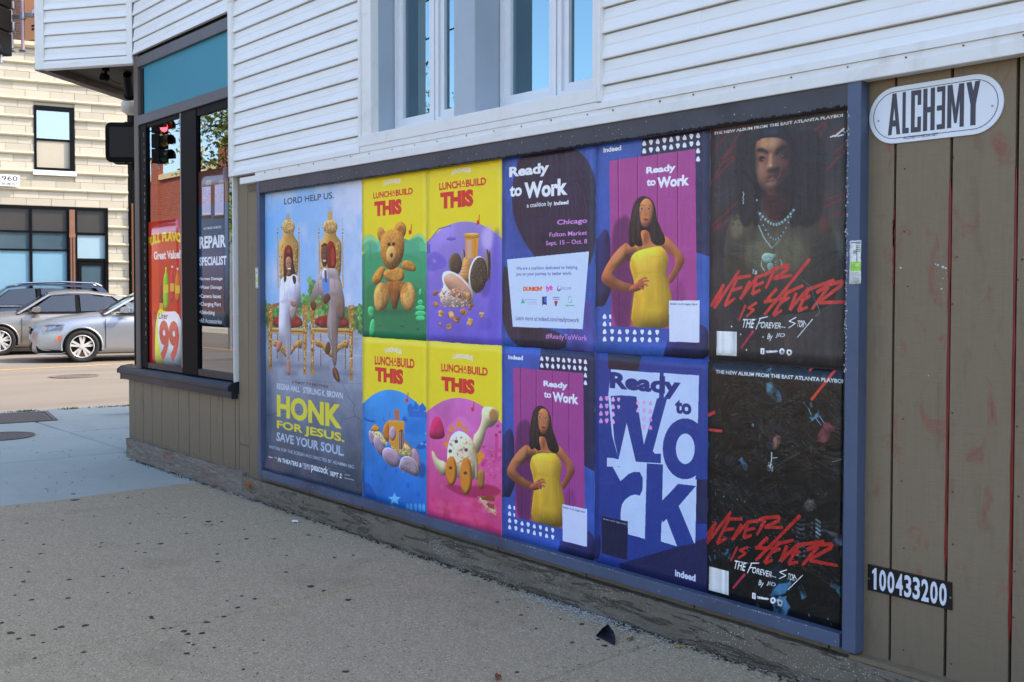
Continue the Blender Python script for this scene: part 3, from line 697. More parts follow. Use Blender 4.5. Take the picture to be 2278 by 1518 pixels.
# --- overhanging upper corner bay
A0 = Vector((-2.137, 0, 0)); A1 = Vector((-2.909, -.521, 0)); A2 = Vector((-3.794, .559, 0)); A3 = Vector((-2.95, 1.25, 0))
ZB = 3.015
def bay_matrix(p, q):
    d = (q-p).normalized(); n = Vector((0, 0, 1)).cross(d)      # local x along p->q, local y pointing into the bay
    return Matrix(((d.x, n.x, 0, p.x), (d.y, n.y, 0, p.y), (0, 0, 1, 0), (0, 0, 0, 1))), (q-p).length
MA, LA = bay_matrix(A1, A0)
for k in range(16): board(.085, LA-.055, 3.074+k*.1035, h=.1035, Mx=MA, yb=-.030, yt=-.012)
board(.085, LA-.055, 3.03, h=.044, Mx=MA, yb=-.028, yt=-.02)
m = MB(); m.box(.0, .085, -.034, .05, ZB, 5, M=MA); m.build('corner_trim', M['trim'], shop, bevel=.004)
m = MB(); m.box(LA-.058, LA-.004, -.034, .03, ZB+.03, 5, M=MA); m.build('corner_trim', M['trim'], shop, bevel=.004)
m = MB(); m.box(.0, LA, -.036, .04, ZB-.012, ZB+.03, M=MA); m.build('bay_skirt', M['trim'], shop, bevel=.003)
MBm, LB = bay_matrix(A2, A1)
for k in range(16): board(.03, LB-.03, 3.074+k*.1035, h=.1035, Mx=MBm, yb=-.030, yt=-.012)
m = MB(); m.box(0, LB, -.03, .06, ZB-.012, ZB+.06, M=MBm); m.build('bay_skirt', M['pillar'], shop, bevel=.003)
m = MB(); m.prism([tuple(A0[:2]), tuple(A1[:2]), tuple(A2[:2]), tuple(A3[:2]), (-2.0, 1.2), (-2.0, .05)], 'z', ZB+.045, ZB+.08); m.build('soffit', M['soffit'], shop)
m = MB(); ce = Vector((-2.85, .25, 0)); sh = lambda p: (p.x+(ce.x-p.x)*.05, p.y+(ce.y-p.y)*.05)
m.prism([(-2.12, .06), sh(A1), sh(A2), sh(A3), (-2.0, 1.2)], 'z', ZB+.1, 6.0); m.build('bay_core', M['dark'], shop)
# ================================================================== cream block building across the cross street
FM = Matrix.Translation((O[0], O[1], 0)) @ Matrix.Rotation(TH, 4, 'Z')      # local x along the front, local -y towards us
far = empty('cream_building', (O[0], O[1], 0), TH); tag(far, 'cream glazed block building with ribbed courses and dark storefront across the road', 'building')
UR = 1.41
bands = [7.31-.488*i for i in range(17)]
def clear(u0, u1, z0, z1):
    """is the block outside the window, storefront and plaque openings"""
    for (a, b, c, d) in ((-1.0, .03, 4.27, 6.18), (-12, .87, -1, 3.44)):
        if u1 > a+.01 and u0 < b-.01 and z1 > c+.01 and z0 < d-.01: return False
    return True
def split(u0, u1, z0, z1):
    """cut a block at the openings, return remaining pieces"""
    out = [(u0, u1)]
    for (a, b, c, d) in ((-1.0, .03, 4.27, 6.18), (-12, .87, -1, 3.44)):
        if z1 > c+.06 and z0 < d-.06:
            nw = []
            for (p, q) in out:
                if q <= a or p >= b: nw.append((p, q)); continue
                if p < a-.03: nw.append((p, a))
                if q > b+.03: nw.append((b, q))
            out = nw
    return out
m = MB()
m.box(-12, UR, .03, 8, 3.44, 7.75); m.box(.87, UR, .03, 8, ZR, 3.44); m.box(-12, .87, 1.2, 8, ZR, 3.44)
m.build('core_wall', M['block'], far)
for i, zb in enumerate(bands):
    zt = zb+.488 if i else 7.74
    # two courses between the mouldings: upper one recessed, lower one proud
    hb = .09
    for r in range(2):
        z0 = zb+hb/2+r*.199; z1 = z0+.199 if i or r == 0 else 7.70
        off = (.0 if r == 0 else .31)+(.12 if i % 2 else 0)
        u = -4.3+off
        while u < UR:
            a, b = max(u, -4.3), min(u+.62, UR)
            for (p, q) in split(a, b, z0, z1):
                if q-p < .05 or z1 < ZR+.1: continue
                m = MB(); yy = -.022 if r == 0 else -.010
                m.box(p+.004, q-.004, yy+random.uniform(-.004, .004), .04, z0+.004, z1-.004); m.build('block', M['block'], far)
            u += .62
    u = -4.3+(.3 if i % 2 else 0)
    u = -4.92+(.3 if i % 2 else 0)
    while u < UR:
        a, b = max(u, -4.3), min(u+1.24, UR)
        for (p, q) in split(a, b, zb-.045, zb+.045):
            if q-p < .05: continue
            m = MB(); pr = [(.0, zb-.05), (-.035, zb-.05), (-.066, zb-.035), (-.082, zb-.008), (-.082, zb+.012), (-.066, zb+.035), (-.04, zb+.045), (.0, zb+.045)]
            m.prism(pr, 'x', p+.002, q-.002, smooth=False); m.build('moulding', M['roll'], far)
        u += 1.24
    m = MB(); m.box(-12, -4.31, -.1, .03, zb-.05, zb+.045)
    if zb > 3.5: m.build('moulding', M['roll'], far)
m = MB(); m.prism([(.1, 7.70), (-.10, 7.70), (-.16, 7.76), (-.16, 7.84), (.1, 7.92)], 'x', -12, UR+.05); m.build('coping', M['roll'], far)
m = MB(); m.box(-12, UR, .35, .8, 7.8, 12); m.build('set_back_wall', M['brownbrick'], far)
# sash window
bl = paint('window_blind', srgb(140, 182, 204), .3, .05, 3); bd = paint('window_blind_dark', srgb(36, 62, 80), .3, .2, 3)  # blind colours carry the blue of a mirrored sky
wn = empty('window', parent=far)
m = MB()
for q in ((-.985, -.93, 4.42, 6.18), (-.10, .02, 4.42, 6.18), (-.93, -.10, 6.06, 6.18), (-.93, -.10, 4.42, 4.50)): m.box(q[0], q[1], -.05, .10, q[2], q[3])
m.build('frame', M['black'], wn, bevel=.006)
m = MB(); m.box(-.93, -.10, .002, .04, 5.235, 5.295); m.build('meeting_rail', M['black'], wn)
m = MB(); m.box(-.93, -.10, .05, .06, 5.29, 6.06); m.build('blind', bl, wn)
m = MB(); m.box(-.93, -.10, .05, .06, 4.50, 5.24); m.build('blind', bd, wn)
m = MB(); m.box(-1.03, .06, -.10, .10, 4.29, 4.42); m.build('sill', M['white'], wn, bevel=.008)
m = MB()
for k in range(13): m.box(-.92+k*.064, -.916+k*.064, .046, .052, 4.5, 6.06)
m.build('blind_slats', bl, wn)
# storefront
m = MB(); m.box(-.93, -.10, .02, .026, 5.295, 6.06); m.build('pane', M['glass'], wn)
sf = empty('storefront', parent=far)
m = MB(); m.box(-12, .87, -.02, .12, 3.37, 3.44); m.box(-12, .02, .0, .10, 2.72, 2.77); m.box(-12, .02, .0, .10, 2.22, 2.27); m.box(-12, .02, .0, .1, ZR, .25)
for u in (-1.10, -3.0, -4.9, -6.8, -8.7): m.box(u-.035, u+.035, -.015, .1, ZR, 3.37)
m.box(-.20, -.14, -.02, .12, ZR, 3.37); m.box(.02, .07, -.02, .12, ZR, 3.37); m.box(.79, .87, -.04, .12, ZR, 3.37)
m.box(.07, .79, .0, .1, 2.68, 2.75); m.box(.07, .79, -.01, .1, 1.95, 2.03); m.build('frame', M['black'], sf)
m = MB(); m.box(-.13, .01, -.05, .1, ZR, 3.37); m.box(-.11, -.08, -.075, -.05, ZR, 2.6); m.box(-.04, -.01, -.075, -.05, ZR, 2.6); m.box(-.14, .02, -.08, -.05, 2.6, 2.72); m.build('cast_iron_post', paint('rust_brown_iron', srgb(122, 84, 66), .6, .3, 6), sf)
dg = paint('dark_transom_panel', srgb(58, 56, 53), .35, .15, 1); dgl = paint('dim_glass_panel', srgb(66, 84, 94), .12, .3, 1.5); lb = paint('pale_blue_sky_reflection', srgb(112, 150, 170), .25, .12, 1)  # blue of the big panes is a painted reflection
for a, b in ((-8.66, -6.84), (-6.76, -4.94), (-4.86, -3.04), (-2.96, -1.14), (-1.06, -.20)):
    m = MB(); m.box(a, b, .04, .05, 2.77, 3.37); m.build('transom_panel', dg, sf)
    m = MB(); m.box(a, b, .04, .05, 2.27, 2.72); m.build('pane', dgl, sf)
    m = MB(); m.box(a, b, .04, .05, .25, 2.22); m.build('pane', lb, sf)
m = MB(); m.box(.07, .79, .04, .05, 2.75, 3.37); m.build('transom_panel', dg, sf)
m = MB(); m.box(.07, .79, .04, .05, 2.03, 2.68); m.build('pane', paint('light_blind_panel', srgb(140, 166, 178), .4, .06, 2), sf)
m = MB()
for q in ((.09, .17, ZR+.1, 1.93), (.70, .78, ZR+.1, 1.93), (.17, .70, 1.84, 1.93), (.17, .70, ZR+.1, ZR+.4)): m.box(q[0], q[1], -.01, .05, q[2], q[3])
d = m.build('door', M['black'], sf)
m = MB(); m.box(.17, .70, .02, .03, ZR+.4, 1.84); m.build('pane', dgl, sf)
# address plaque
m = MB(); m.box(-1.97, -1.365, -.145, -.115, 3.935, 4.245); pq = m.build('address_plaque', M['white'], far, bevel=.006)
# ------------------------------------------------------------------ lettering as meshes
_tc = {}
def glyphs(s, bold=0.0, res=3, spacing=1.0):
    """triangulated outline of a line of text, normalised: returns (verts Nx2, tris Mx3, w, h)"""
    key = (s, bold, spacing)
    if key in _tc: return _tc[key]
    c = bpy.data.curves.new('lettering', 'FONT'); c.body = s; c.size = 1; c.offset = bold; c.resolution_u = res; c.space_character = spacing
    o = bpy.data.objects.new('lettering', c); COL.objects.link(o)
    bpy.context.view_layer.update()
    dg = bpy.context.evaluated_depsgraph_get(); me = bpy.data.meshes.new_from_object(o.evaluated_get(dg))
    me.calc_loop_triangles()
    v = np.array([x.co[:2] for x in me.vertices], float).reshape(-1, 2); t = np.array([q.vertices[:] for q in me.loop_triangles], int).reshape(-1, 3)
    bpy.data.objects.remove(o); bpy.data.curves.remove(c); bpy.data.meshes.remove(me)
    mn, mx = v.min(0), v.max(0); v = (v-mn)/(mx-mn)
    _tc[key] = (v, t, *(mx-mn)); return _tc[key]
def text_obj(name, s, mat, parent, corners, bold=0.0, depth=.0006, nrm=(0, -1, 0), spacing=1.0, mirror=None):
    """corners: 3-D points bottom-left, bottom-right, top-left"""
    v, t, w_, h_ = glyphs(s, bold, spacing=spacing); bl_, br_, tl_ = map(Vector, corners); nrm = Vector(nrm)
    vs = [bl_+(br_-bl_)*a+(tl_-bl_)*b+nrm*depth for a, b in v]
    m = MB(); m.add(vs, [tuple(q) for q in t]); return m.build(name, mat, parent)
ink = plain('black_ink', srgb(34, 32, 34), .5)
text_obj('number', '2960', ink, far, ((-1.93, -.147, 4.08), (-1.41, -.147, 4.08), (-1.93, -.147, 4.215)), .01)
text_obj('lettering', 'W. BELMONT', ink, far, ((-1.93, -.147, 3.965), (-1.41, -.147, 3.965), (-1.93, -.147, 4.035)), .005)
# ================================================================== next building along the far side: only its brown pipe and brick edge show
nb = empty('brick_building', (O[0], O[1], 0), TH); tag(nb, 'rust brown brick building joined to the right end of the cream building', 'building')
m = MB(); m.box(UR+.18, 14, -.05, 8, ZR, 11); m.build('wall', M['ochrebrick'], nb)
m = MB(); m.box(UR+.01, UR+.17, .1, 8, ZR, 7.8); m.build('gap_wall', M['dark'], nb)
m = MB(); m.box(14, 34, -.05, 8, ZR, 8.5); m.build('wall', M['ochrebrick'], nb)
for u0 in (3.4, 6.2, 9.0, 11.8, 16, 19.5, 23, 26.5):
    for z0 in ((.6, 4.2, 7.6) if u0 < 13 else (.6, 4.4)):
        wdw = empty('window', parent=nb); m = MB(); W3 = 1.1; H3 = 1.9
        for q in ((u0, u0+W3, z0, z0+.08), (u0, u0+W3, z0+H3-.08, z0+H3), (u0, u0+.08, z0+.08, z0+H3-.08), (u0+W3-.08, u0+W3, z0+.08, z0+H3-.08), (u0+.08, u0+W3-.08, z0+H3/2-.03, z0+H3/2+.03)): m.box(q[0], q[1], -.08, -.051, q[2], q[3])
        m.build('frame', M['black'], wdw); m = MB(); m.box(u0+.02, u0+W3-.02, -.062, -.052, z0+.02, z0+H3-.02); m.build('pane', dgl, wdw)
        m = MB(); m.box(u0-.08, u0+W3+.08, -.16, -.051, z0-.12, z0-.001); m.build('sill', M['roll'], wdw)
m = MB(); m.path([(UR+.13, -.12, ZR), (UR+.13, -.12, 3.6)], .06, 12)
for z in (.6, 1.6, 2.6): m.tube((UR+.13, -.12, z), (UR+.13, -.12, z+.06), .075)
dpipe = m.build('downpipe', paint('tan_pipe_paint', srgb(164, 108, 64), .5, .12, 4), nb)

# ================================================================== cars
def car(name, label, loc, col, P, group=None):
    root = empty(name, loc, TH); tag(root, label, 'car')
    carp = NT('car_paint_'+name+str(len(bpy.data.materials)))
    carp.b.inputs['Coat Weight'].default_value = .6; carp.b.inputs['Coat Roughness'].default_value = .04
    cp = carp.out(carp.mix(carp.noise(carp.coord(), 400, 1), scale_c(col, .93), scale_c(col, 1.07)), .32, .5, .75)
    L, HW = P['L'], P['HW']; fo = P['fo']      # u runs rearwards from the front wheel centre at 0
    # (u, z under, z shoulder, half width)
    st = P['st']; m = MB(); ring = []
    for (u, zu, zs, hw) in st:
        lo = zu; h = zs-zu
        ring.append([(u, -hw*.70, lo), (u, -hw*.93, lo+.02), (u, -hw*.99, lo+h*.18), (u, -hw*1.0, lo+h*.45), (u, -hw*.985, lo+h*.72), (u, -hw*.95, lo+h*.86), (u, -hw*.86, lo+h*.95), (u, -hw*.60, lo+h*1.0), (u, -hw*.25, lo+h*1.0+.012), (u, 0, lo+h*1.0+.016)])
    full = [r+[(a, -b, c) for a, b, c in r[:-1][::-1]] for r in ring]; n = len(full[0])
    vs = [p for r in full for p in r]
    m.add(vs, [(i*n+j, i*n+(j+1) % n, (i+1)*n+(j+1) % n, (i+1)*n+j) for i in range(len(full)-1) for j in range(n)]+[tuple(range(n)), tuple(range((len(full)-1)*n, len(full)*n))], 0, True)
    body = m.build('body', cp, root)
    ss = body.modifiers.new('smooth', 'SUBSURF'); ss.levels = ss.render_levels = 2
    # greenhouse
    g = P['gh']   # list of (u, z) outline of the glass house seen from the side: base front, roof front, roof rear, base rear
    bf, rf, rm, rr, br = g; zb_ = P['belt']; wb_, wr_ = HW*.90, HW*.70
    RC = plain('rubber_trim', srgb(20, 20, 22), .4)
    cgl = P['glassmat']
    m = MB()   # roof
    cr = [(rf[0], rf[1]-.0), (rf[0]+.10, rf[1]+.03), ((rf[0]+rm[0])/2, max(rf[1], rm[1])+.035), (rm[0], rm[1]+.03), (rr[0], rr[1])]
    rows = [[(u, -wr_-.015, z-.035), (u, -wr_, z), (u, -wr_*.7, z+.03), (u, 0, z+.045), (u, wr_*.7, z+.03), (u, wr_, z), (u, wr_+.015, z-.035)] for u, z in cr]
    m.add([p for r in rows for p in r], [(i*7+j, i*7+j+1, (i+1)*7+j+1, (i+1)*7+j) for i in range(4) for j in range(6)], 0, True); m.build('roof', cp, root)
    m = MB(); m.add([(bf[0], -wb_*.97, bf[1]), (bf[0]-.12, 0, bf[1]-.02), (bf[0], wb_*.97, bf[1]), (rf[0]+.01, wr_, rf[1]), (rf[0]-.03, 0, rf[1]+.04), (rf[0]+.01, -wr_, rf[1])], [(0, 1, 4, 5), (1, 2, 3, 4)], 0, True); m.build('windscreen', cgl, root)
    m = MB(); m.add([(br[0], -wb_*.95, br[1]), (br[0]+.08, 0, br[1]), (br[0], wb_*.95, br[1]), (rr[0], wr_, rr[1]), (rr[0]+.03, 0, rr[1]+.04), (rr[0], -wr_, rr[1])], [(0, 1, 4, 5), (1, 2, 3, 4)], 0, True); m.build('rear_screen', cgl, root)
    def side(u, z, s):   # point on the sloping side of the glass house
        t = (z-zb_)/(rf[1]-zb_); return (u, s*(wb_+(wr_-wb_)*t), z)
    for s in (-1, 1):
        def bar(a, b, w2, o=.006):
            m = MB()   # pillars of the glass house
            a_, b_ = side(*a, s), side(*b, s)
            m.add([(a_[0]-w2, a_[1]+s*o, a_[2]), (a_[0]+w2, a_[1]+s*o, a_[2]), (b_[0]+w2, b_[1]+s*o, b_[2]), (b_[0]-w2, b_[1]+s*o, b_[2]), (a_[0]-w2, a_[1]-s*.03, a_[2]), (a_[0]+w2, a_[1]-s*.03, a_[2]), (b_[0]+w2, b_[1]-s*.03, b_[2]), (b_[0]-w2, b_[1]-s*.03, b_[2])],
                  [(0, 1, 2, 3), (4, 5, 6, 7), (0, 1, 5, 4), (1, 2, 6, 5), (2, 3, 7, 6), (3, 0, 4, 7)])
            m.build('pillar', cp, root)
        bar((bf[0]+.03, zb_-.02), (rf[0]+.02, rf[1]), .035); bar((br[0]-.06, zb_-.02), (rr[0]-.03, rr[1]), .10)
        for j, (p0, p1, q0, q1) in enumerate(P['win']):
            m = MB(); m.add([side(p0[0], p0[1], s), side(p1[0], p1[1], s), side(q1[0], q1[1], s), side(q0[0], q0[1], s)], [(0, 1, 2, 3)]); m.build('side_window', cgl, root)
        m = MB(); bp = P['bp']
        a, b = side(bp[0], zb_, s), side(bp[1], rf[1]-.02, s)
        m.add([(a[0]-.05, a[1]+s*.003, a[2]), (a[0]+.05, a[1]+s*.003, a[2]), (b[0]+.04, b[1]+s*.003, b[2]), (b[0]-.04, b[1]+s*.003, b[2])], [(0, 1, 2, 3)]); m.build('door_pillar', M['black'], root)
        m = MB(); m.box(bf[0]+.25, br[0]-.2, s*(wb_+.004)-.006, s*(wb_+.004)+.006, zb_-.022, zb_+.004); m.build('window_trim', M['chrome'] if P.get('chrome') else RC, root)
        # mirror
        m = MB(); mu, mz = bf[0]+P.get('mir', .42), zb_+.08; pts = [(mu-.11, mz-.055), (mu+.03, mz-.075), (mu+.08, mz-.05), (mu+.08, mz+.05), (mu+.03, mz+.065), (mu-.07, mz+.04)]
        m.prism(pts, 'y', s*(wb_+.06), s*(wb_+.24)); m.box(mu-.02, mu+.05, min(s*(wb_-.02), s*(wb_+.08)), max(s*(wb_-.02), s*(wb_+.08)), mz-.075, mz-.04)
        m.build('wing_mirror', cp, root, bevel=.012)
    m = MB(); m.prism([(bf[0]+.05, zb_-.05), (rf[0]+.05, rf[1]-.06), (rr[0]-.1, rr[1]-.08), (br[0]-.1, zb_-.05)], 'y', -wr_+.12, wr_-.12); 
    # seats and dashboard seen through the glass
    m = MB(); 
    for uu in (bf[0]+1.15, bf[0]+2.05):
        for yy in (-.38, .38): m.box(uu, uu+.16, yy-.22, yy+.22, .55, zb_+.17); m.box(uu+.02, uu+.12, yy-.12, yy+.12, zb_+.17, zb_+.33)
    m.box(bf[0]+.15, bf[0]+.5, -.7, .7, zb_-.1, zb_+.02); m.build('seats', paint('tan_seat', srgb(170, 166, 132) if P.get('light') else srgb(40, 40, 42), .7, .1, 4), root, bevel=.03)
    # wheels, arches
    R = P['R']
    for (u, s) in ((0, -1), (0, 1), (P['wb'], -1), (P['wb'], 1)):
        hwu = HW
        m = MB(); cs = []
        nA = 26
        for i in range(nA+1):
            a = -.28+(PI+.56)*i/nA; cs.append((u+(R+.055)*math.cos(a), R+(R+.055)*math.sin(a)))
        m.prism(cs, 'y', s*(hwu-.28), s*(hwu+.004)); m.build('wheel_arch', M['black'], root)
        # lip
        m = MB(); pts = [(u+(R+.06)*math.cos(a), s*(hwu+.004), R+(R+.06)*math.sin(a)) for a in [-.20+(PI+.40)*i/20 for i in range(21)]]
        m.path(pts, .022, 6); m.build('arch_lip', cp, root)
        wh = empty('wheel', (u, s*(hwu-.058), R), parent=root)
        m = MB(); n = 40; pr = [(.30, -.09), (R*.97-.02, -.105), (R-.008, -.085), (R, -.04), (R, .04), (R-.008, .085), (R*.97-.02, .105), (.235, .10), (.235, -.09)]
        pr = [(a, b) for a, b in pr[1:]]
        vs = [(a*math.cos(2*PI*i/n), b, a*math.sin(2*PI*i/n)) for i in range(n) for a, b in pr]; k = len(pr)
        m.add(vs, [(i*k+j, ((i+1) % n)*k+j, ((i+1) % n)*k+(j+1) % k, i*k+(j+1) % k) for i in range(n) for j in range(k)], 0, True); m.build('tyre', M['rubber'], wh)
        m = MB(); n = 36; pr = [(.238, .0), (.238, s*.095), (.222, s*.098), (.218, s*.04), (.215, -s*.02)]
        vs = [(a*math.cos(2*PI*i/n), b, a*math.sin(2*PI*i/n)) for i in range(n) for a, b in pr]; k = len(pr)
        m.add(vs, [(i*k+j, ((i+1) % n)*k+j, ((i+1) % n)*k+j+1, i*k+j+1) for i in range(n) for j in range(k-1)], 0, True)
        m.tube((0, s*.02, 0), (0, s*.088, 0), .062, .05, 20)
        for q in range(P['sp']):
            for dd in (-.19, .19):
                a = 2*PI*q/P['sp']+.3+dd; a2 = a+dd*.25
                c0, c1 = (math.cos(a2)*.05, math.sin(a2)*.05), (math.cos(a)*.222, math.sin(a)*.222)
                nx, nz = -math.sin(a)*.019, math.cos(a)*.019
                vv = [(c0[0]-nx, s*.080, c0[1]-nz), (c0[0]+nx, s*.080, c0[1]+nz), (c1[0]+nx*1.4, s*.070, c1[1]+nz*1.4), (c1[0]-nx*1.4, s*.070, c1[1]-nz*1.4)]
                vv += [(x_, y_-s*.03, z_) for x_, y_, z_ in vv]
                m.add(vv, [(0, 1, 2, 3), (4, 5, 6, 7), (0, 1, 5, 4), (1, 2, 6, 5), (2, 3, 7, 6), (3, 0, 4, 7)])
        m.build('rim', plain('alloy', srgb(196, 194, 190), .35, .35), wh)
        m = MB(); m.disc((0, 0, 0), (0, s, 0), .215, .012, 30); m.disc((0, s*.02, 0), (0, s, 0), .15, .01, 30); m.build('brake', M['iron'], wh)
    P['extra'](root, cp, m) if P.get('extra') else None
    return root
cg = glass('car_glass', (0.55, 0.62, 0.62, 1), .10)
cgd = glass('tinted_car_glass', (0.03, 0.045, 0.06, 1), .07)
def lampmat(name, c): return plain(name, c, .1)
hl = glass('headlamp_lens', (.85, .88, .92, 1), .25)
def front_details(P):
    def f(root, cp, _):
        HW = P['HW']
        for s in (-1, 1):
            # headlamp wraps round the corner
            h = empty('headlight', parent=root); 
            def lamp(dz, do, mat, nm, shrink=0):
                pts = P['lamp']; m = MB(); n = len(pts)
                vs = [(u+shrink*.02, s*(y+do), z+(dz if k < n//2 else -dz)) for k, (u, y, z) in enumerate(pts)]
                vs2 = [(u+.05, s*(y-.07), z) for u, y, z in pts]
                m.add(vs+vs2, [tuple(range(n))]+[(i, (i+1) % n, (i+1) % n+n, i+n) for i in range(n)]); m.build(nm, mat, h, bevel=.004)
            lamp(0, .016, plain('lamp_housing', srgb(150, 156, 170), .15, .7), 'housing')
            m = MB(); l = P['lamp']; cx = sum(p[0] for p in l)/len(l); cy = sum(p[1] for p in l)/len(l); cz = sum(p[2] for p in l)/len(l)
            m.disc((cx-.06, s*(cy+.045), cz), (-.5, s*.8, 0), .045, .02, 16); m.disc((cx+.12, s*(cy+.07), cz), (-.3, s*.95, 0), .038, .02, 16); m.build('reflector', M['chrome'], h)
            m = MB(); m.prism([(P['mark'][0], P['mark'][1]), (P['mark'][0]+.07, P['mark'][1]+.02), (P['mark'][0]+.11, P['mark'][1]+.12), (P['mark'][0]+.05, P['mark'][1]+.10)], 'y', s*(HW-.02), s*(HW+.006)); m.build('side_marker', plain('amber_lens', srgb(210, 84, 30), .2), root)
            m = MB(); pts = [(-P['fo']+.10, .16), (-P['fo']+.55, .16), (-P['fo']+.64, .21), (-P['fo']+.30, .235), (-P['fo']+.06, .31)]
            yy = lambda u: np.interp(u, [q[0] for q in P['st']], [q[3] for q in P['st']])
            vs = [(u, s*(yy(u)*.985+.012), z+.04) for u, z in pts]; m.add(vs+[(a+.03, b*.93, c) for a, b, c in vs], [tuple(range(5))]+[(i, (i+1) % 5, (i+1) % 5+5, i+5) for i in range(5)]); m.build('lower_grille', M['black'], root)
            m = MB(); m.path([(a, b+s*.004, c) for a, b, c in vs[:3]], .010, 6); m.build('chrome_strip', M['chrome'], root)
            # door seam and handle
            for u0 in P['seam']:
                m = MB(); m.box(u0-.004, u0+.004, min(s*(HW*.97), s*(HW+.003)), max(s*(HW*.97), s*(HW+.003)), .30, P['belt']-.12); m.build('door_seam', M['black'], root)
        m = MB(); f0 = -P['fo']
        m.prism([(-.44, .60), (.44, .60), (.52, .71), (-.52, .71)], 'x', f0-.02, f0+.08); m.build('grille', M['black'], root, bevel=.012)
        m = MB(); m.path([(f0-.028, -.50, .705), (f0-.028, 0, .70), (f0-.028, .50, .705)], .012, 6); m.path([(f0-.024, -.3, .66), (f0-.024, .3, .66)], .012, 6); m.build('grille_bar', M['chrome'], root)
        m = MB(); m.prism([(-.46, .26), (.46, .26), (.58, .42), (-.58, .42)], 'x', f0-.015, f0+.1); m.build('lower_intake', M['black'], root, bevel=.01)
        m = MB(); m.box(f0-.03, f0-.012, -.15, .15, .47, .56); m.build('number_plate', M['white'], root, bevel=.003)
    return f
P1 = dict(L=4.8, HW=.92, fo=.93, R=.338, wb=2.74, sp=5, belt=1.02, light=True,
    st=[(-.95, .30, .62, .52), (-.92, .20, .74, .66), (-.80, .17, .82, .77), (-.55, .155, .90, .86), (-.30, .15, .945, .905), (.0, .15, .985, .92), (.45, .15, 1.035, .92), (1.2, .15, 1.04, .92), (2.0, .15, 1.05, .92), (2.74, .15, 1.07, .915), (3.2, .16, 1.08, .89), (3.6, .2, 1.07, .83), (3.80, .3, .98, .74), (3.85, .42, .85, .62)],
    gh=[(.42, 1.02), (1.18, 1.425), (2.0, 1.44), (2.55, 1.39), (3.30, 1.07)], win=[((.72, 1.03), (1.62, 1.03), (1.22, 1.385), (1.60, 1.40)), ((1.72, 1.03), (2.62, 1.05), (1.70, 1.40), (2.30, 1.37))], bp=(1.67, 1.65),
    glassmat=cg, lamp=[(-.90, .60, .66), (-.66, .805, .655), (-.38, .895, .69), (-.34, .885, .80), (-.62, .80, .795), (-.88, .58, .725)], mark=(-.50, .46), seam=(.46, 1.66))
P1['extra'] = front_details(P1)
def at_road(pt, back): return (pt[0]-ND[0]*back, pt[1]-ND[1]*back, ZR)
wp = onZ(183, 807, ZR)
car('parked_sedan', 'silver sedan nosing out nearest to us, its front half showing left of the shop', at_road(wp, .90), srgb(168, 172, 180), P1)
P2 = dict(P1); P2.update(sp=6, light=False, glassmat=cgd, chrome=False, belt=.98,
    st=[(u, a, b-.01, c) for u, a, b, c in P1['st']], gh=[(.35, .98), (1.05, 1.40), (1.9, 1.43), (2.55, 1.37), (3.15, 1.05)], win=[((.62, 1.0), (1.62, 1.0), (1.10, 1.36), (1.60, 1.385)), ((1.74, 1.0), (2.75, 1.03), (1.72, 1.385), (2.42, 1.33))])
P2['extra'] = front_details(P2)
off = np.array(wp)+UD*(-1.50)
car('parked_sedan', 'older grey beige sedan with tinted windows half hidden behind the silver sedan', at_road(off, 3.2+.9), srgb(150, 144, 136), P2)
P3c = dict(P1); P3c.update(HW=.95, R=.36, sp=5, light=False, glassmat=cgd, belt=1.10, chrome=True, wb=2.8,
    st=[(u, a+.06, b*1.10, c*1.03) for u, a, b, c in P1['st']], gh=[(.05, 1.10), (.75, 1.56), (1.9, 1.62), (3.0, 1.58), (3.45, 1.15)], win=[((.35, 1.12), (1.45, 1.12), (.85, 1.51), (1.42, 1.55)), ((1.58, 1.12), (2.9, 1.14), (1.56, 1.55), (2.75, 1.52))], bp=(1.5, 1.5), mir=.35)
def suv_extra(root, cp, _):
    front_details(P3c)(root, cp, _)
    for s in (-1, 1):
        m = MB(); m.path([(.95, s*.60, 1.60), (1.1, s*.60, 1.68), (2.0, s*.60, 1.72), (2.9, s*.60, 1.68), (3.05, s*.60, 1.60)], .022, 8); m.build('roof_rail', M['chrome'], root)
P3c['extra'] = suv_extra
off = np.array(wp)+UD*(-2.05)
car('parked_suv', 'dark blue sport utility vehicle with bright roof rails, farthest of the three at the left', at_road(off, 6.2+.9), srgb(58, 66, 86), P3c)

# ================================================================== signals and poles
def sig_section(m, z, s=.34):
    m.box(-.17, .17, -.12, .10, z-s/2+.004, z+s/2-.004)
def traffic_signal(loc, rz, label, lit=None, group=None):
    root = empty('traffic_signal', loc, rz); tag(root, label, 'traffic light')
    m = MB(); 
    for k in range(3): sig_section(m, -k*.35)
    m.build('housing', M['black'], root, bevel=.02)
    cols = (srgb(120, 14, 16), srgb(120, 84, 20), srgb(16, 84, 60))
    for k in range(3):
        m = MB(); m.disc((0, -.115, -k*.35), (0, -1, 0), .13, .015, 24)
        mt = emis('lit_red_lens', (1, .04, .05, 1), 6) if lit == k else plain('dark_lens', cols[k], .2)
        m.build('lens', mt, root)
        m = MB(); n = 14; vs = []
        for i in range(n+1):
            a = -.35+(PI+.7)*i/n
            for (rr, yy) in ((.15, -.12), (.15, -.36), (.142, -.36), (.142, -.12)): vs.append((rr*math.cos(a), yy, -k*.35+rr*math.sin(a)))
        m.add(vs, [(4*i+j, 4*i+4+j, 4*i+4+(j+1) % 4, 4*i+(j+1) % 4) for i in range(n) for j in range(4)], 0, True); m.build('visor', M['black'], root)
    m = MB(); m.tube((0, .02, .17), (0, .02, .42), .025); m.tube((0, .02, -.87), (0, .02, -1.0), .025); 
    for z in (.10, -.78): m.box(-.02, .30, .06, .10, z-.03, z+.03)
    m.build('bracket', M['steel'], root)
    return root
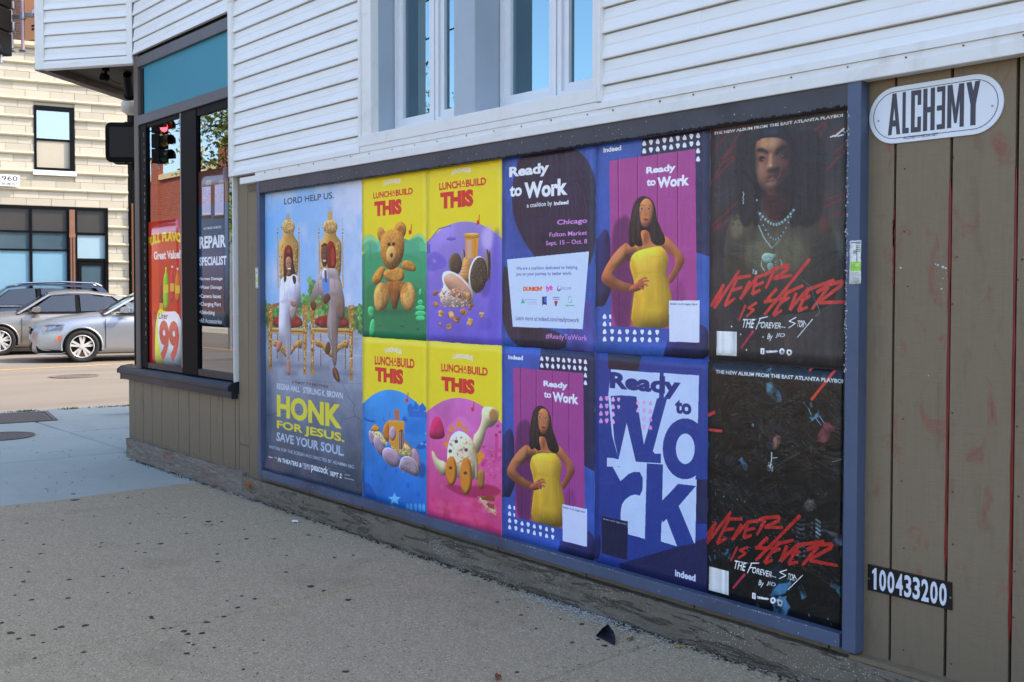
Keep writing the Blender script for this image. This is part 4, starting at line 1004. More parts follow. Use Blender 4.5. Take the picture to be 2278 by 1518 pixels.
p = CAM+ray(-3, 12)*17.5
ts = traffic_signal((p[0], p[1], p[2]-.0+.15), YAW+math.radians(-95), 'black traffic signal seen edge on, hanging at the top left corner')
mp_ = empty('signal_hanger', tuple(CAM+ray(51, 113)*17.6), YAW); tag(mp_, 'pinkish steel hanger pipe right of the traffic signal at the top left', 'pole')
m = MB(); m.tube((0, 0, 0), (0, 0, 2.3), .024); m.build('pipe', plain('pinkish_galvanised', srgb(196, 164, 176), .45, .2), mp_)
m = MB(); m.box(-.17, .05, -.02, .02, .47, .53); m.box(.0, .17, -.02, .02, .50, .56); m.tube((0, 0, .46), (0, 0, .56), .04); m.box(-.2, -.12, -.03, .03, -.02, .0); m.box(-.05, .05, -.03, .03, -.02, .01); m.tube((-.17, 0, .03), (-.17, 0, .75), .028); m.tube((-.15, 0, .28), (-.15, 0, .42), .045); m.tube((-.15, 0, .62), (-.15, 0, .74), .045); m.build('clamps', M['steel'], mp_, bevel=.006)
pp = CAM+ray(81, 38)*17.7
sg = empty('street_sign', tuple(pp), YAW+math.radians(-35)); tag(sg, 'orange construction sign hanging beside the pipe, partly behind the shop corner', 'sign')
m = MB(); m.prism([(-.30, -.32), (.30, -.32), (.30, .52), (-.30, .52)], 'y', -.008, .008); m.build('plate', plain('orange_sheeting', srgb(232, 140, 20), .4), sg, bevel=.004)
m = MB(); m.box(-.10, .02, -.012, -.008, .06, .12); m.build('white_mark', M['white'], sg)
m = MB(); m.box(-.12, -.02, -.012, -.008, -.14, -.11); m.box(-.12, .0, -.012, -.008, -.19, -.16); m.build('dark_mark', M['dark'], sg)
# mast that carries them, standing off frame at the corner of our pavement
mast = empty('signal_mast', (-8.0, -3.2, ZG)); tag(mast, 'steel mast and arm carrying the signals, out of frame at the top left', 'pole')
q = Vector(tuple(CAM+ray(51, 0)*17.6)); mast.location = (q.x+1.2, q.y-6.5, ZR)
m = MB(); m.tube((0, 0, 0), (0, 0, 7.4), .12, .08, 16); m.tube((0, 0, 7.2), (-1.3, 7.2, 7.5), .07, .05, 12); m.build('arm', M['steel'], mast)
# pedestrian signal seen from behind, strapped to its pole
pc = CAM+ray(291, 320)*12.3
ps = empty('pedestrian_signal', (float(pc[0]), float(pc[1]), 0), YAW+math.radians(4)); tag(ps, 'black pedestrian signal box seen from behind beside the shop corner', 'pedestrian signal')
m = MB(); bz = float(pc[2]); pts = []
for (cx_, cz_, a0) in ((.15, .15, 0), (-.15, .15, 90), (-.15, -.15, 180), (.15, -.15, 270)):
    for k in range(5): a = math.radians(a0+k*22.5); pts.append((-.045+cx_*.9+.055*math.cos(a), bz+cz_+.06*math.sin(a)))
m.prism(pts, 'y', -.10, .12); m.build('housing', M['black'], ps, bevel=.01)
m = MB(); m.prism([(-.18, bz-.15), (.11, bz-.15), (.11, bz+.15), (-.18, bz+.15)], 'y', -.118, -.099); m.build('back_cover', M['rubber'], ps, bevel=.015)
m = MB(); m.box(.02, .08, -.03, .03, bz+.20, bz+.30); m.box(.02, .08, -.03, .03, bz-.30, bz-.20); m.box(-.06, -.04, -.02, .02, bz-.23, bz-.2); m.box(-.06, -.04, -.02, .02, bz+.2, bz+.24); m.build('bracket', M['black'], ps)
pl = empty('signal_pole', (float(pc[0]), float(pc[1]), ZG), YAW); tag(pl, 'dark pole mostly hidden behind the shop corner, carrying the pedestrian signal', 'pole')
m = MB(); m.tube((.06, .04, 0), (.06, .04, 4.2), .055, .05, 16); m.tube((.06, .04, 0), (.06, .04, .3), .1, .08, 16); m.build('post', M['black'], pl)
# white lamp bowl under the far edge of the overhang
lc = CAM+ray(290, 238)*11.4
m = MB(); n = 16; prf = [(.02, .09), (.05, .085), (.09, .03), (.085, -.05), (.04, -.08), (.0, -.085)]
vs = [(a*math.cos(2*PI*i/n), a*math.sin(2*PI*i/n), b) for i in range(n) for a, b in prf]; k = len(prf)
m.add(vs, [(i*k+j, ((i+1) % n)*k+j, ((i+1) % n)*k+j+1, i*k+j+1) for i in range(n) for j in range(k-1)], 0, True); m.tube((0, 0, .08), (0, 0, .3), .015)
tag(m.build('lamp_bowl', plain('milk_glass', srgb(196, 190, 178), .3), loc=tuple(lc)), 'small white lamp bowl hanging below the far edge of the overhang', 'lamp')
# flood light and camera below the soffit
def sof(px, py, dz): x, y = onZ(px, py, ZB+.04); return (x, y, ZB+.045)
cx_, cy_, cz_ = sof(235, 152, 0); sc = empty('security_camera', (cx_, cy_, cz_)); tag(sc, 'small dark camera hanging from the brown underside of the overhang', 'camera')
m = MB(); m.tube((0, 0, 0), (0, 0, -.03), .032); m.tube((0, 0, -.03), (0, 0, -.055), .012); m.build('mount', M['black'], sc)
m = MB(); m.tube((-.01, .02, -.085), (.0, -.035, -.078), .03, .034, 16); m.build('body', M['black'], sc)
m = MB(); m.path([(0, 0, -.06), (.03, .03, -.10), (.07, .06, -.13), (.10, .09, -.14)], .003, 5); m.build('cable', M['black'], sc)
fx, fy, fz = sof(285, 163, 0); fl = empty('flood_light', (fx, fy, fz)); tag(fl, 'black tube shaped flood light mounted under the overhang next to the shop corner', 'lamp')
m = MB(); m.tube((0, 0, 0), (0, 0, -.04), .03); m.build('mount', M['black'], fl)
m = MB(); m.tube((.05, -.03, -.03), (-.16, .07, -.15), .032, .038, 16); m.build('barrel', M['black'], fl)
m = MB(); m.tube((-.16, .07, -.15), (-.185, .082, -.165), .028, .05, 16); m.build('head', M['black'], fl)
# ================================================================== what the shop windows mirror: the other side of our street
op = empty('brick_storefront_building', (0, -14.6, 0)); tag(op, 'single storey red brick shop row with cream coping, mirrored in the shop glass', 'building')
m = MB(); m.box(-58, -31.5, -9, 0, ZR, 5.9); m.box(-31.2, -13.5, -9, 0, ZR, 6.1); m.box(-31.5, -31.2, -9, -.1, ZR, 5.4); m.build('wall', M['redbrick'], op)
cream = paint('cream_terracotta', srgb(214, 190, 142), .6, .1, 3, world=True)
def opb(x0, x1, y0, y1, z0, z1, nm='coping', mat=cream): m = MB(); m.box(x0, x1, y0, y1, z0, z1); return m.build(nm, mat, op)
opb(-58, -31.5, -.2, .12, 5.9, 6.12); opb(-31.3, -13.3, -.2, .12, 6.1, 6.3)
for x in (-57, -50, -44, -38, -34, -31.3, -27.5, -23.5, -19.5, -15.5): opb(x-.35, x+.35, -.1, .16, ZR+.1, 6.7 if int(x) % 3 else 6.3, 'pier', M['redbrick']); opb(x-.4, x+.4, -.12, .2, 6.7 if int(x) % 3 else 6.3, (6.7 if int(x) % 3 else 6.3)+.22, 'pier_cap')
opb(-58, -13.5, .0, .10, 3.9, 4.1, 'band')
for a in range(8):
    x0 = -56.2+a*5.0
    opb(x0, x0+3.9, -.02, .05, .4, 3.7, 'shop_window', paint('dark_shop_glass', srgb(58, 54, 48), .15, .4, .6) if a == 0 else bpy.data.materials['dark_shop_glass'])
    for k in range(4): opb(x0+k*1.3-.05, x0+k*1.3+.05, .04, .10, .3, 3.75, 'window_bar')
    opb(x0-.1, x0+4, .04, .12, 3.68, 3.82, 'window_head')
    opb(x0+.3, x0+2.6, .06, .09, 2.6, 3.3, 'sign_board', [M['white'], cream, M['slate']][a % 3])
# distant row closing the view behind it
bk = empty('brick_building', (0, 0, 0)); tag(bk, 'taller plain brick building set far behind the red brick shop row', 'building')
m = MB(); m.box(-75, -60, -30, 10-14, ZR, 8); m.build('wall', M['redbrick'], bk)
# signal on a mast arm on that side, red lamp lit (seen mirrored top left in the left pane)
Cm = np.array([CAM[0], -CAM[1], CAM[2]])
def mirrored(px, py, D):
    d = ray(px, py); p = CAM+d*D; return Vector((p[0], -p[1], p[2]))
sp_ = mirrored(352, 282, 26.0)
rs = traffic_signal(tuple(sp_), math.radians(65), 'traffic signal with its red lamp lit, mirrored in the left pane of the shop window', lit=0)
rm = empty('signal_mast', (sp_.x-.4, sp_.y-2.0, ZR)); tag(rm, 'grey mast with arm on the far side of our street carrying the lit signal', 'pole')
m = MB(); m.tube((0, 0, 0), (0, 0, 7.2), .11, .08, 14); m.tube((0, 0, 7.0), (.5, 2.2, 7.0), .05, .04, 10); m.tube((.4, 2.0, 5.4), (.4, 2.0, 7.0), .03); m.build('arm', M['steel'], rm)
# street tree across the street: branches with leaves show top right in the right pane
def tree(name, base, h, crown_c, crown_r, label, seed, nleaf=5200, leafr=.09):
    rnd = random.Random(seed); root = empty(name, base); tag(root, label, 'tree')
    m = MB(); m.tube((0, 0, 0), (.05, .02, h*.35), .17, .14, 12); m.tube((.05, .02, h*.35), (.0, .1, h*.7), .14, .07, 10)
    tips = []
    for k in range(26):
        a = rnd.uniform(0, 6.28); z0 = h*rnd.uniform(.32, .72); rr = rnd.uniform(.55, 1.0)
        tip = Vector((crown_r*rr*math.cos(a), crown_r*rr*math.sin(a), z0+rnd.uniform(.4, 1.0)*crown_r*.9))
        mid = Vector((tip.x*.5+rnd.uniform(-.2, .2), tip.y*.5+rnd.uniform(-.2, .2), z0+(tip.z-z0)*.62)); s0 = Vector((0, 0, z0))
        m.tube(s0, mid, .05, .03, 6); m.tube(mid, tip, .03, .008, 5); tips += [mid.lerp(tip, t) for t in (0, .35, .7, 1)]
        for q in range(3):
            t2 = tip+Vector((rnd.uniform(-.6, .6), rnd.uniform(-.6, .6), rnd.uniform(-.5, .4))); m.tube(mid.lerp(tip, .5), t2, .014, .004, 4); tips.append(t2)
    m.build('trunk', plain('bark', srgb(84, 70, 56), .9), root)
    lf = NT('leaf_green_'+str(seed)); oi = lf.noise(lf.coord(), 1.2, 3); c = lf.mix(oi, srgb(72, 96, 30), srgb(128, 134, 54)); lm = lf.out(c, .6, .3)
    m = MB()
    for k in range(nleaf):
        t = rnd.choice(tips); p = t+Vector((rnd.gauss(0, .26), rnd.gauss(0, .26), rnd.gauss(-.05, .2)))
        e = Euler((rnd.uniform(-1, 1), rnd.uniform(-1, 1), rnd.uniform(0, 6.28))).to_matrix(); r = leafr*rnd.uniform(.6, 1.3)
        m.add([p+e @ Vector(v)*r for v in ((-1, 0, 0), (0, .45, .1), (1, 0, -.1), (0, -.45, .1))], [(0, 1, 2, 3)])
    m.build('crown', lm, root); return root
tp = mirrored(655, 280, 19.0)
tree('street_tree', (tp.x+.1, tp.y-.2, ZR+.1), 5.4, None, 2.1, 'leafy street tree across our street, its branch mirrored in the right pane', 5, 14000, .06)
tree('street_tree', (12, -13.2, ZR+.1), 8.0, None, 3.2, 'street tree on the far pavement behind the photographer', 8, 3000, .12)
# overhead wires mirrored in the upper windows
for i, (z, y, sag) in enumerate(((8.6, -10.5, .5), (8.1, -10.8, .35), (7.2, -10.2, .8))):
    m = MB(); pts = [(-45+t*5.0, y, z-sag*math.sin(PI*((t*5.0) % 40)/40)) for t in range(19)]
    m.path(pts, .018, 5); tag(m.build('overhead_cable', M['black']), ['highest black cable', 'middle black cable', 'lowest black cable'][i]+' strung along the far side of our street', 'cable')
# ================================================================== printed matter: painted in code onto each sheet
F_ = .6096
def conv(ox, oy, k): return lambda *p: [(ox+p[i]/k, oy+p[i+1]/k) for i in range(0, len(p), 2)]
K3 = conv(520, 360, 1.9705); K3a = conv(570, 400, 6.324); K3b = conv(570, 620, 6.324); K3c = conv(570, 840, 5.624)
K4 = conv(800, 330, 3.2302); K4b = conv(1120, 560, 7.2286); K5 = conv(800, 750, 3.0358); K5b = conv(800, 880, 6.9)
K6 = conv(1310, 230, 2.5726); K6a = conv(1620, 260, 6.325); K6b = conv(1570, 540, 5.2333); K6w = conv(1320, 420, 6.072)
K7 = conv(1310, 780, 2.2323); K7a = conv(1570, 780, 4.6); K7b = conv(1570, 1090, 4.6)
KW = conv(300, 540, 4.467); KV = conv(300, 250, 4.896); K8 = conv(1860, 140, 2.7105)
def vnoise(h, w, cell, seed):
    r = np.random.RandomState(seed); gy, gx = int(h/cell)+3, int(w/cell)+3; g = r.rand(gy, gx)
    y = np.arange(h)/cell; x = np.arange(w)/cell; yi = y.astype(int); xi = x.astype(int); fy = (y-yi)[:, None]; fx = (x-xi)[None, :]
    fy = fy*fy*(3-2*fy); fx = fx*fx*(3-2*fx)
    a = g[yi][:, xi]; b = g[yi][:, xi+1]; c = g[yi+1][:, xi]; d = g[yi+1][:, xi+1]
    return (a*(1-fx)+b*fx)*(1-fy)+(c*(1-fx)+d*fx)*fy
def fnoise(h, w, cell, seed, oct=4):
    o = 0; amp = 1; tot = 0
    for k in range(oct): o = o+amp*vnoise(h, w, max(cell/2**k, 1.5), seed+k); tot += amp; amp *= .55
    return o/tot
def blur1(a, r):
    for ax in (0, 1):
        for _ in range(2):
            n = 2*r+1; pad = [(0, 0), (0, 0)]; pad[ax] = (r+1, r)
            c = np.cumsum(np.pad(a, pad, mode='edge'), axis=ax)
            a = (np.take(c, range(n, c.shape[ax]), axis=ax)-np.take(c, range(0, c.shape[ax]-n), axis=ax))/n
    return a
class Canvas:
    """a sheet lying in the wall plane; all points are measured on the photograph and carried onto the sheet"""
    def __init__(s, x0, x1, z0, z1, ppm=800, col=(255, 255, 255), y=0.0, M=None):
        s.x0, s.x1, s.z0, s.z1, s.y = x0, x1, z0, z1, y
        s.w = int((x1-x0)*ppm); s.h = int((z1-z0)*ppm); s.a = np.zeros((s.h, s.w, 3)); s.a[:] = np.array(col)/255.; s.ppm = ppm; s.model = True
    def T(s, pts):
        o = []
        for p in pts:
            x, z = onY(p[0], p[1], s.y); o.append(((x-s.x0)/(s.x1-s.x0)*s.w, (s.z1-z)/(s.z1-s.z0)*s.h))
        return np.array(o)
    def mask(s, q, blur=0):
        pad = int(3*blur)+2
        x0 = max(0, int(q[:, 0].min())-pad); x1 = min(s.w, int(q[:, 0].max())+pad+1); y0 = max(0, int(q[:, 1].min())-pad); y1 = min(s.h, int(q[:, 1].max())+pad+1)
        if x1 <= x0 or y1 <= y0: return None
        X = np.arange(x0, x1)+.5; Y = np.arange(y0, y1)+.5; m = np.zeros((y1-y0, x1-x0), bool)
        n = len(q)
        for i in range(n):
            (ax, ay), (bx, by) = q[i], q[(i+1) % n]
            if ay == by: continue
            rows = (Y >= min(ay, by)) & (Y < max(ay, by))
            if not rows.any(): continue
            xc = ax+(Y[rows]-ay)*(bx-ax)/(by-ay)
            m[rows] ^= X[None, :] < xc[:, None]
        m = m.astype(float)
        if blur >= 1: m = blur1(m, int(round(blur)))
        return m, x0, x1, y0, y1
    def put(s, mk, col, a):
        if mk is None: return
        m, x0, x1, y0, y1 = mk; m = (m*a)[..., None]; s.a[y0:y1, x0:x1] = s.a[y0:y1, x0:x1]*(1-m)+np.array(col)/255.*m
    def poly(s, pts, col, a=1.0, blur=0): s.put(s.mask(s.T(pts), blur), col, a); return s
    def smooth(s, pts, col, a=1.0, blur=0, it=2):
        p = [np.array(q, float) for q in pts]
        for _ in range(it):
            r = []
            for i in range(len(p)): u, v = p[i], p[(i+1) % len(p)]; r += [u*.75+v*.25, u*.25+v*.75]
            p = r
        return s.form(p, col, a, blur)
    def form(s, pts, col, a=1.0, blur=0):
        """fill a shape and model it softly, as the printed picture does"""
        q = s.T(pts); mk = s.mask(q, blur)
        if mk is None: return s
        s.put(mk, col, a); ext = min(np.ptp(q[:, 0]), np.ptp(q[:, 1]))
        if ext < 9 or a < .88 or blur > 1.5 or not s.model: return s
        r = max(2, int(ext*.17)); m, x0, x1, y0, y1 = s.mask(q, 0); pad = 2*r+1; mp = np.pad(m, pad); mb = blur1(mp, r); gy, gx = np.gradient(mb)
        mb, gx, gy = (k_[pad:-pad, pad:-pad] for k_ in (mb, gx, gy))
        f = 1+1.05*r*(gx*.55+gy*.83)-.26*(1-mb)
        n = fnoise(*m.shape, max(3, r*1.5), 5, 2)-.5; f = f*(1+.12*n); f = 1+(np.clip(f, .45, 1.4)-1)*m*a
        s.a[y0:y1, x0:x1] *= f[..., None]; return s
    def ell(s, c, rx, ry, col, a=1.0, blur=0, rot=0, n=26):
        c = c[0] if isinstance(c, list) else c; t = math.radians(rot)
        return s.form([(c[0]+rx*math.cos(k)*math.cos(t)-ry*math.sin(k)*math.sin(t), c[1]+rx*math.cos(k)*math.sin(t)+ry*math.sin(k)*math.cos(t)) for k in np.arange(n)*2*PI/n], col, a, blur)
    def line(s, pts, wd, col, a=1.0, blur=0, w2=None):
        q = s.T(pts); k = s.h/((s.z1-s.z0))/1.0
        # width given in photograph pixels: convert with the local vertical scale
        u, v = s.T([pts[0], (pts[0][0], pts[0][1]+10)]); sc = abs(v[1]-u[1])/10
        for i in range(len(q)-1):
            A, B = q[i], q[i+1]; d = B-A; L = np.hypot(*d)
            if L < 1e-6: continue
            n = np.array([-d[1], d[0]])/L; e = d/L
            wa = wd*sc/2; wb = (wd if w2 is None or i < len(q)-2 else w2)*sc/2
            s.put(s.mask(np.array([A-e*wa*.4-n*wa*.6, A-n*wa, B-n*wb, B+e*wb*.4-n*wb*.5, B+e*wb*.4+n*wb*.5, B+n*wb, A+n*wa, A-e*wa*.4+n*wa*.6]), blur), col, a)
        return s
    def rect(s, u0, v0, u1, v1, col, a=1.0, blur=0):
        q = np.array([(u0*s.w, v0*s.h), (u1*s.w, v0*s.h), (u1*s.w, v1*s.h), (u0*s.w, v1*s.h)]); s.put(s.mask(q, blur), col, a); return s
    def text(s, t, bl, tr, col, bold=0.0, a=1.0, slant=0.0, arch=0.0, spacing=1.0):
        """line of text filling the box between its bottom-left and top-right corner, both measured on the photograph"""
        v, tr_, w_, h_ = glyphs(t, bold*.8, spacing=spacing)
        (ax, ay), (bx, by) = s.T([bl, tr]); P_ = np.empty_like(v)
        P_[:, 0] = ax+(bx-ax)*v[:, 0]+slant*(ay-by)*v[:, 1]; P_[:, 1] = ay+(by-ay)*v[:, 1]-arch*(ay-by)*(1-(2*v[:, 0]-1)**2)
        x0 = max(0, int(P_[:, 0].min())-1); x1 = min(s.w, int(P_[:, 0].max())+2); y0 = max(0, int(P_[:, 1].min())-1); y1 = min(s.h, int(P_[:, 1].max())+2)
        if x1 <= x0 or y1 <= y0: return s
        SS = 2; m = np.zeros(((y1-y0)*SS, (x1-x0)*SS), bool); Q = (P_-[x0, y0])*SS
        for tri in tr_:
            A, B, C_ = Q[tri]; tx0 = max(0, int(min(A[0], B[0], C_[0])-.5)); tx1 = min(m.shape[1], int(max(A[0], B[0], C_[0])+1.5)); ty0 = max(0, int(min(A[1], B[1], C_[1])-.5)); ty1 = min(m.shape[0], int(max(A[1], B[1], C_[1])+1.5))
            if tx1 <= tx0 or ty1 <= ty0: continue
            X = np.arange(tx0, tx1)[None, :]+.5; Y = np.arange(ty0, ty1)[:, None]+.5
            e = lambda p, q: (q[0]-p[0])*(Y-p[1])-(q[1]-p[1])*(X-p[0])
            e0, e1, e2 = e(A, B), e(B, C_), e(C_, A)
            m[ty0:ty1, tx0:tx1] |= ((e0 >= -.01) & (e1 >= -.01) & (e2 >= -.01)) | ((e0 <= .01) & (e1 <= .01) & (e2 <= .01))
        mm = m.reshape(y1-y0, SS, x1-x0, SS).mean((1, 3)); s.put((mm, x0, x1, y0, y1), col, a); return s
    def mottle(s, cell, amp, seed=1, tint=(1, 1, 1), oct=4):
        n = fnoise(s.h, s.w, cell, seed, oct)-.5; s.a *= (1+amp*2*n)[..., None]**np.array(tint); return s
    def streak(s, amp, seed=1, cx=14, cy=260):
        n = vnoise(s.h, s.w, 1000, seed)*0; r = np.random.RandomState(seed)
        big = vnoise(max(3, s.h//int(cy/cx)), s.w, cx, seed); big = np.repeat(big, int(cy/cx), axis=0); big = np.vstack([big, big])[:s.h]
        s.a *= (1+amp*(big-.5)*2)[..., None]; return s
    def grad(s, top, bot, p=1.0):
        t = (np.linspace(0, 1, s.h)**p)[:, None, None]; s.a = np.broadcast_to(np.array(top)/255.*(1-t)+np.array(bot)/255.*t, s.a.shape).copy(); return s
    def image(s, name):
        s.a *= 1+.05*(np.random.RandomState(3).rand(s.h, s.w)-.5)[..., None]; a = np.clip(s.a*1.03+.02, 0, 1)[::-1]; im = bpy.data.images.new(name, s.w, s.h); b = np.ones((s.h, s.w, 4), np.float32); b[..., :3] = a  # small grey lift puts a haze of paper sheen into the print
        im.pixels.foreach_set(b.ravel()); im.update(); im.pack(); return im
def print_mat(name, im, rough=.34, wr=.5, seed=0, spec=.5, gain=1.0):
    t = NT(name); tx = t.n('ShaderNodeTexImage'); tx.image = im; tx.extension = 'EXTEND'; uv = t.n('ShaderNodeUVMap'); t.l(uv.outputs[0], tx.inputs[0])
    co = t.coord((1, 1, 1), True)
    # paper wrinkles: fine vertical ripples from pasting plus soft creases
    a = t.noise(t.coord((26, 26, 3.2), True), 1.0+seed*.03, 4, .6, .6); b = t.noise(co, 7, 5, .6, 1.2)
    v = t.n('ShaderNodeTexVoronoi', feature='DISTANCE_TO_EDGE'); v.inputs['Scale'].default_value = 4.2; t.l(t.coord((1.6, 1.6, .8), True), v.inputs['Vector'])
    cr = t.ramp(v.outputs['Distance'], [(0.0, B_), (0.05, W_)])
    h = t.math('ADD', t.math('ADD', t.math('MULTIPLY', a, .8), b), t.math('MULTIPLY', cr, .05)); t.bump(h, wr*.75, .008)
    c = tx.outputs[0]
    sp = t.n('ShaderNodeTexVoronoi'); sp.inputs['Scale'].default_value = 60; t.l(co, sp.inputs['Vector'])
    mk = t.ramp(t.noise(co, 3.1, 4), [(.56, B_), (.70, W_)])
    c = t.mix(t.math('MULTIPLY', t.math('MULTIPLY', t.math('LESS_THAN', sp.outputs['Distance'], .085), mk), .5), c, srgb(205, 208, 205))
    if gain != 1.0: c = t.mix(1.0, c, (gain, gain, gain, 1), 'MULTIPLY')
    return t.out(c, rough, spec)
def sheet(name, label, cat, cv, mat, y=0.0, th=.0012, nx=16, nz=22, wave=.0012, seed=0, group=None, lift=None, back=None, edges=True):
    rnd = np.random.RandomState(seed+100); x0, x1, z0, z1 = cv.x0, cv.x1, cv.z0, cv.z1
    n2 = fnoise(nz+1, nx+1, 4, seed+50, 2)-.5; me = bpy.data.meshes.new(name); vs = []; fs = []; uvs = []
    for j in range(nz+1):
        for i in range(nx+1):
            u, v = i/nx, j/nz; x = x0+(x1-x0)*u; z = z0+(z1-z0)*v
            dy = wave*2*n2[j, i]
            if edges and (i in (0, nx)): x += rnd.uniform(-.0012, .0012)
            if edges and (j in (0, nz)): z += rnd.uniform(-.0016, .0016)
            if lift: dy += lift(u, v)
            vs.append((x, y-th-abs(dy)-.0004, z)); uvs.append((u, v))
    N = len(vs)
    for (a, b, c) in list(vs): vs.append((a, min(y-.0001, b+th), c)); 
    uvs += uvs
    for j in range(nz):
        for i in range(nx): a = j*(nx+1)+i; fs.append((a, a+1, a+nx+2, a+nx+1))
    rim = [i for i in range(nx+1)]+[j*(nx+1)+nx for j in range(1, nz+1)]+[nz*(nx+1)+i for i in range(nx-1, -1, -1)]+[j*(nx+1) for j in range(nz-1, 0, -1)]
    for k in range(len(rim)): a, b = rim[k], rim[(k+1) % len(rim)]; fs.append((a, a+N, b+N, b))
    me.from_pydata(vs, [], fs); ul = me.uv_layers.new(name='UVMap')
    li = np.zeros(len(me.loops), np.int32); me.loops.foreach_get('vertex_index', li); ul.data.foreach_set('uv', np.array(uvs, np.float32)[li].ravel())
    me.materials.append(mat); me.materials.append(M['white'])
    mi = [0]*(nx*nz)+[1 if edges else 0]*len(rim); me.polygons.foreach_set('material_index', mi); me.polygons.foreach_set('use_smooth', [True]*(nx*nz)+[False]*len(rim))
    o = bpy.data.objects.new(name, me); COL.objects.link(o)
    return tag(o, label, cat, group)
# ------------------------------------------------------------------ poster frame
YF = -.040
def fy(px, py, y=YF): return onY(px, py, y)
fr = empty('billboard_frame', (0, 0, 0)); tag(fr, 'large slate blue wooden frame holding the pasted street posters', 'frame')
xl, zt = fy(571, 415); xr, _ = fy(1909, 820); _, zb = fy(1902, 1453); xli, zti = fy(577.5, 430); xri, zbi = fy(1880, 1415); zti = 1.805
zt = 1.886; xri, _ = fy(1880, 820)
m = MB(); m.box(xl, xr, YF, YP, zti, zt); m.build('top_rail', paint('dark_top_rail_paint', srgb(70, 68, 74), .5, .15, 5, world=True, dirt=.6, dirtcol=srgb(40, 38, 38), bump=.4, bsc=35), fr, bevel=.003)
m = MB(); m.box(xl, xr-.06, YF, YP, zb, zbi); m.build('bottom_rail', M['frame'], fr, bevel=.003)
m = MB(); m.box(xl, xli, YF-.002, YP, zb-.001, zt+.0); m.build('side_rail', M['frame'], fr, bevel=.003)
m = MB(); m.box(xri, xr+.002, YF-.003, YP, zb-.003, zt); m.build('side_rail', M['frame'], fr, bevel=.003)
m = MB(); m.box(xli-.01, xri+.01, .0005, .009, zbi-.01, zti+.01); m.build('backing_board', plain('black_paste_board', srgb(26, 24, 24), .6), fr)
# ragged black paste remains along the top edge and chips along the bottom lip
m = MB(); n = 420
for i in range(n):
    x = xli+(xri-xli)*i/n; h = random.uniform(.001, .011) if random.random() < .75 else .001; m.add([(x, YF-.0006, zti+h), (x+.0108, YF-.0006, zti+random.uniform(.0, .010)), (x+.0108, YF-.0006, zti-.0005), (x, YF-.0006, zti-.0005)], [(0, 1, 2, 3)])
tag(m.build('paste_remains', M['dark'], fr), kind='stuff')
m = MB()
for i in range(420):
    if i < 120: x = xri-.0+random.uniform(-.001, .007); z = random.uniform(.9, 1.80); yy = YF-.0038
    elif i < 240: x = random.choice([random.uniform(xli, xri), random.gauss(4.0, .2), random.gauss(2.9, .2)]); z = zbi-random.uniform(.0, .003); yy = YF-.0006
    else: x = random.uniform(xl, xr-.07); z = random.uniform(zb+.005, zbi) if i < 300 else random.uniform(zti+.004, zt-.02); yy = YF-.0006
    if x > xri-.0 and i >= 120: continue
    r = random.uniform(.0008, .003)*(1.4 if i < 120 else 1)
    m.add([(x-r, yy, z), (x, yy, z-r*random.uniform(.5, 1.8)), (x+r, yy, z+random.uniform(-.5, .5)*r), (x, yy, z+r)], [(0, 1, 2, 3)])
tag(m.build('paint_chips', plain('bare_wood_chip', srgb(176, 178, 176), .7), fr), kind='stuff')

# ------------------------------------------------------------------ poster artwork
ZM = .9195
xs_ = [0, 2*F_, 3*F_, 4*F_, 5*F_, 6*F_, 6.985*F_]; xs_ = [-.024, 1.222, 1.836, 2.443, 3.064, 3.677, 4.262]
ZT = onY(1115.8, 343)[1]; ZB0 = onY(1118, 1195)[1]
def cell(c, top, grow=0.0): return (xs_[c], xs_[c+1], ZM if top else ZB0+.0, ZT if top else ZM)

# 1  film poster
cv = Canvas(xs_[0], xs_[1], .006, 1.826, 620); cv.grad((150, 190, 232), (190, 200, 222))
H_, Wd = cv.h, cv.w
n = fnoise(H_, Wd, 170, 3, 5); n = np.clip((n-.38)*3.2, 0, 1)[..., None]; xx = np.linspace(0, 1, Wd)[None, :, None]
cl = np.clip(n*.75+xx*.6-.12, 0, 1); cv.a = np.array([128, 184, 236])/255*(1-cl)+np.array([206, 212, 232])/255*cl
hz = int(.482*H_)
g = np.linspace(0, 1, H_-hz)[:, None, None]; gr_ = np.array([166, 172, 190])/255*(1-g)+np.array([54, 62, 80])/255*g
gn = (fnoise(H_-hz, Wd, 90, 9, 6)-.5)[..., None]; cv.a[hz:] = gr_*(1+.5*gn)
sp = np.random.RandomState(4).rand(H_-hz, Wd); cv.a[hz:][sp > .985] += .13
rt = random.Random(3)
for k in range(900):     # hedge line of trees
    u = rt.random(); base = .485; top = .36+.05*math.sin(u*9)+.03*rt.random()+(.045 if .42 < u < .52 else 0); v = base-(base-top)*rt.random()**.8
    cx, cy, r = u*Wd, v*H_, rt.uniform(8, 20)
    q = np.array([(cx+r*math.cos(a)*rt.uniform(.6, 1.2), cy+r*.7*math.sin(a)*rt.uniform(.6, 1.2)) for a in np.arange(8)*.785])
    c = rt.choice([(66, 128, 56), (98, 160, 66), (52, 104, 52), (128, 180, 84)]); c = tuple(int(x*(1.0 if v < .45 else .8)) for x in c); cv.put(cv.mask(q, 1), c, .8)
for k in (0, 1, 2): cv.rect(0, .497+.03*k*k*.5, 1, .500+.03*k*k*.5, (196, 200, 212), .5, 1)
GOLD, GD, GL = (196, 146, 72), (120, 76, 30), (242, 212, 150)
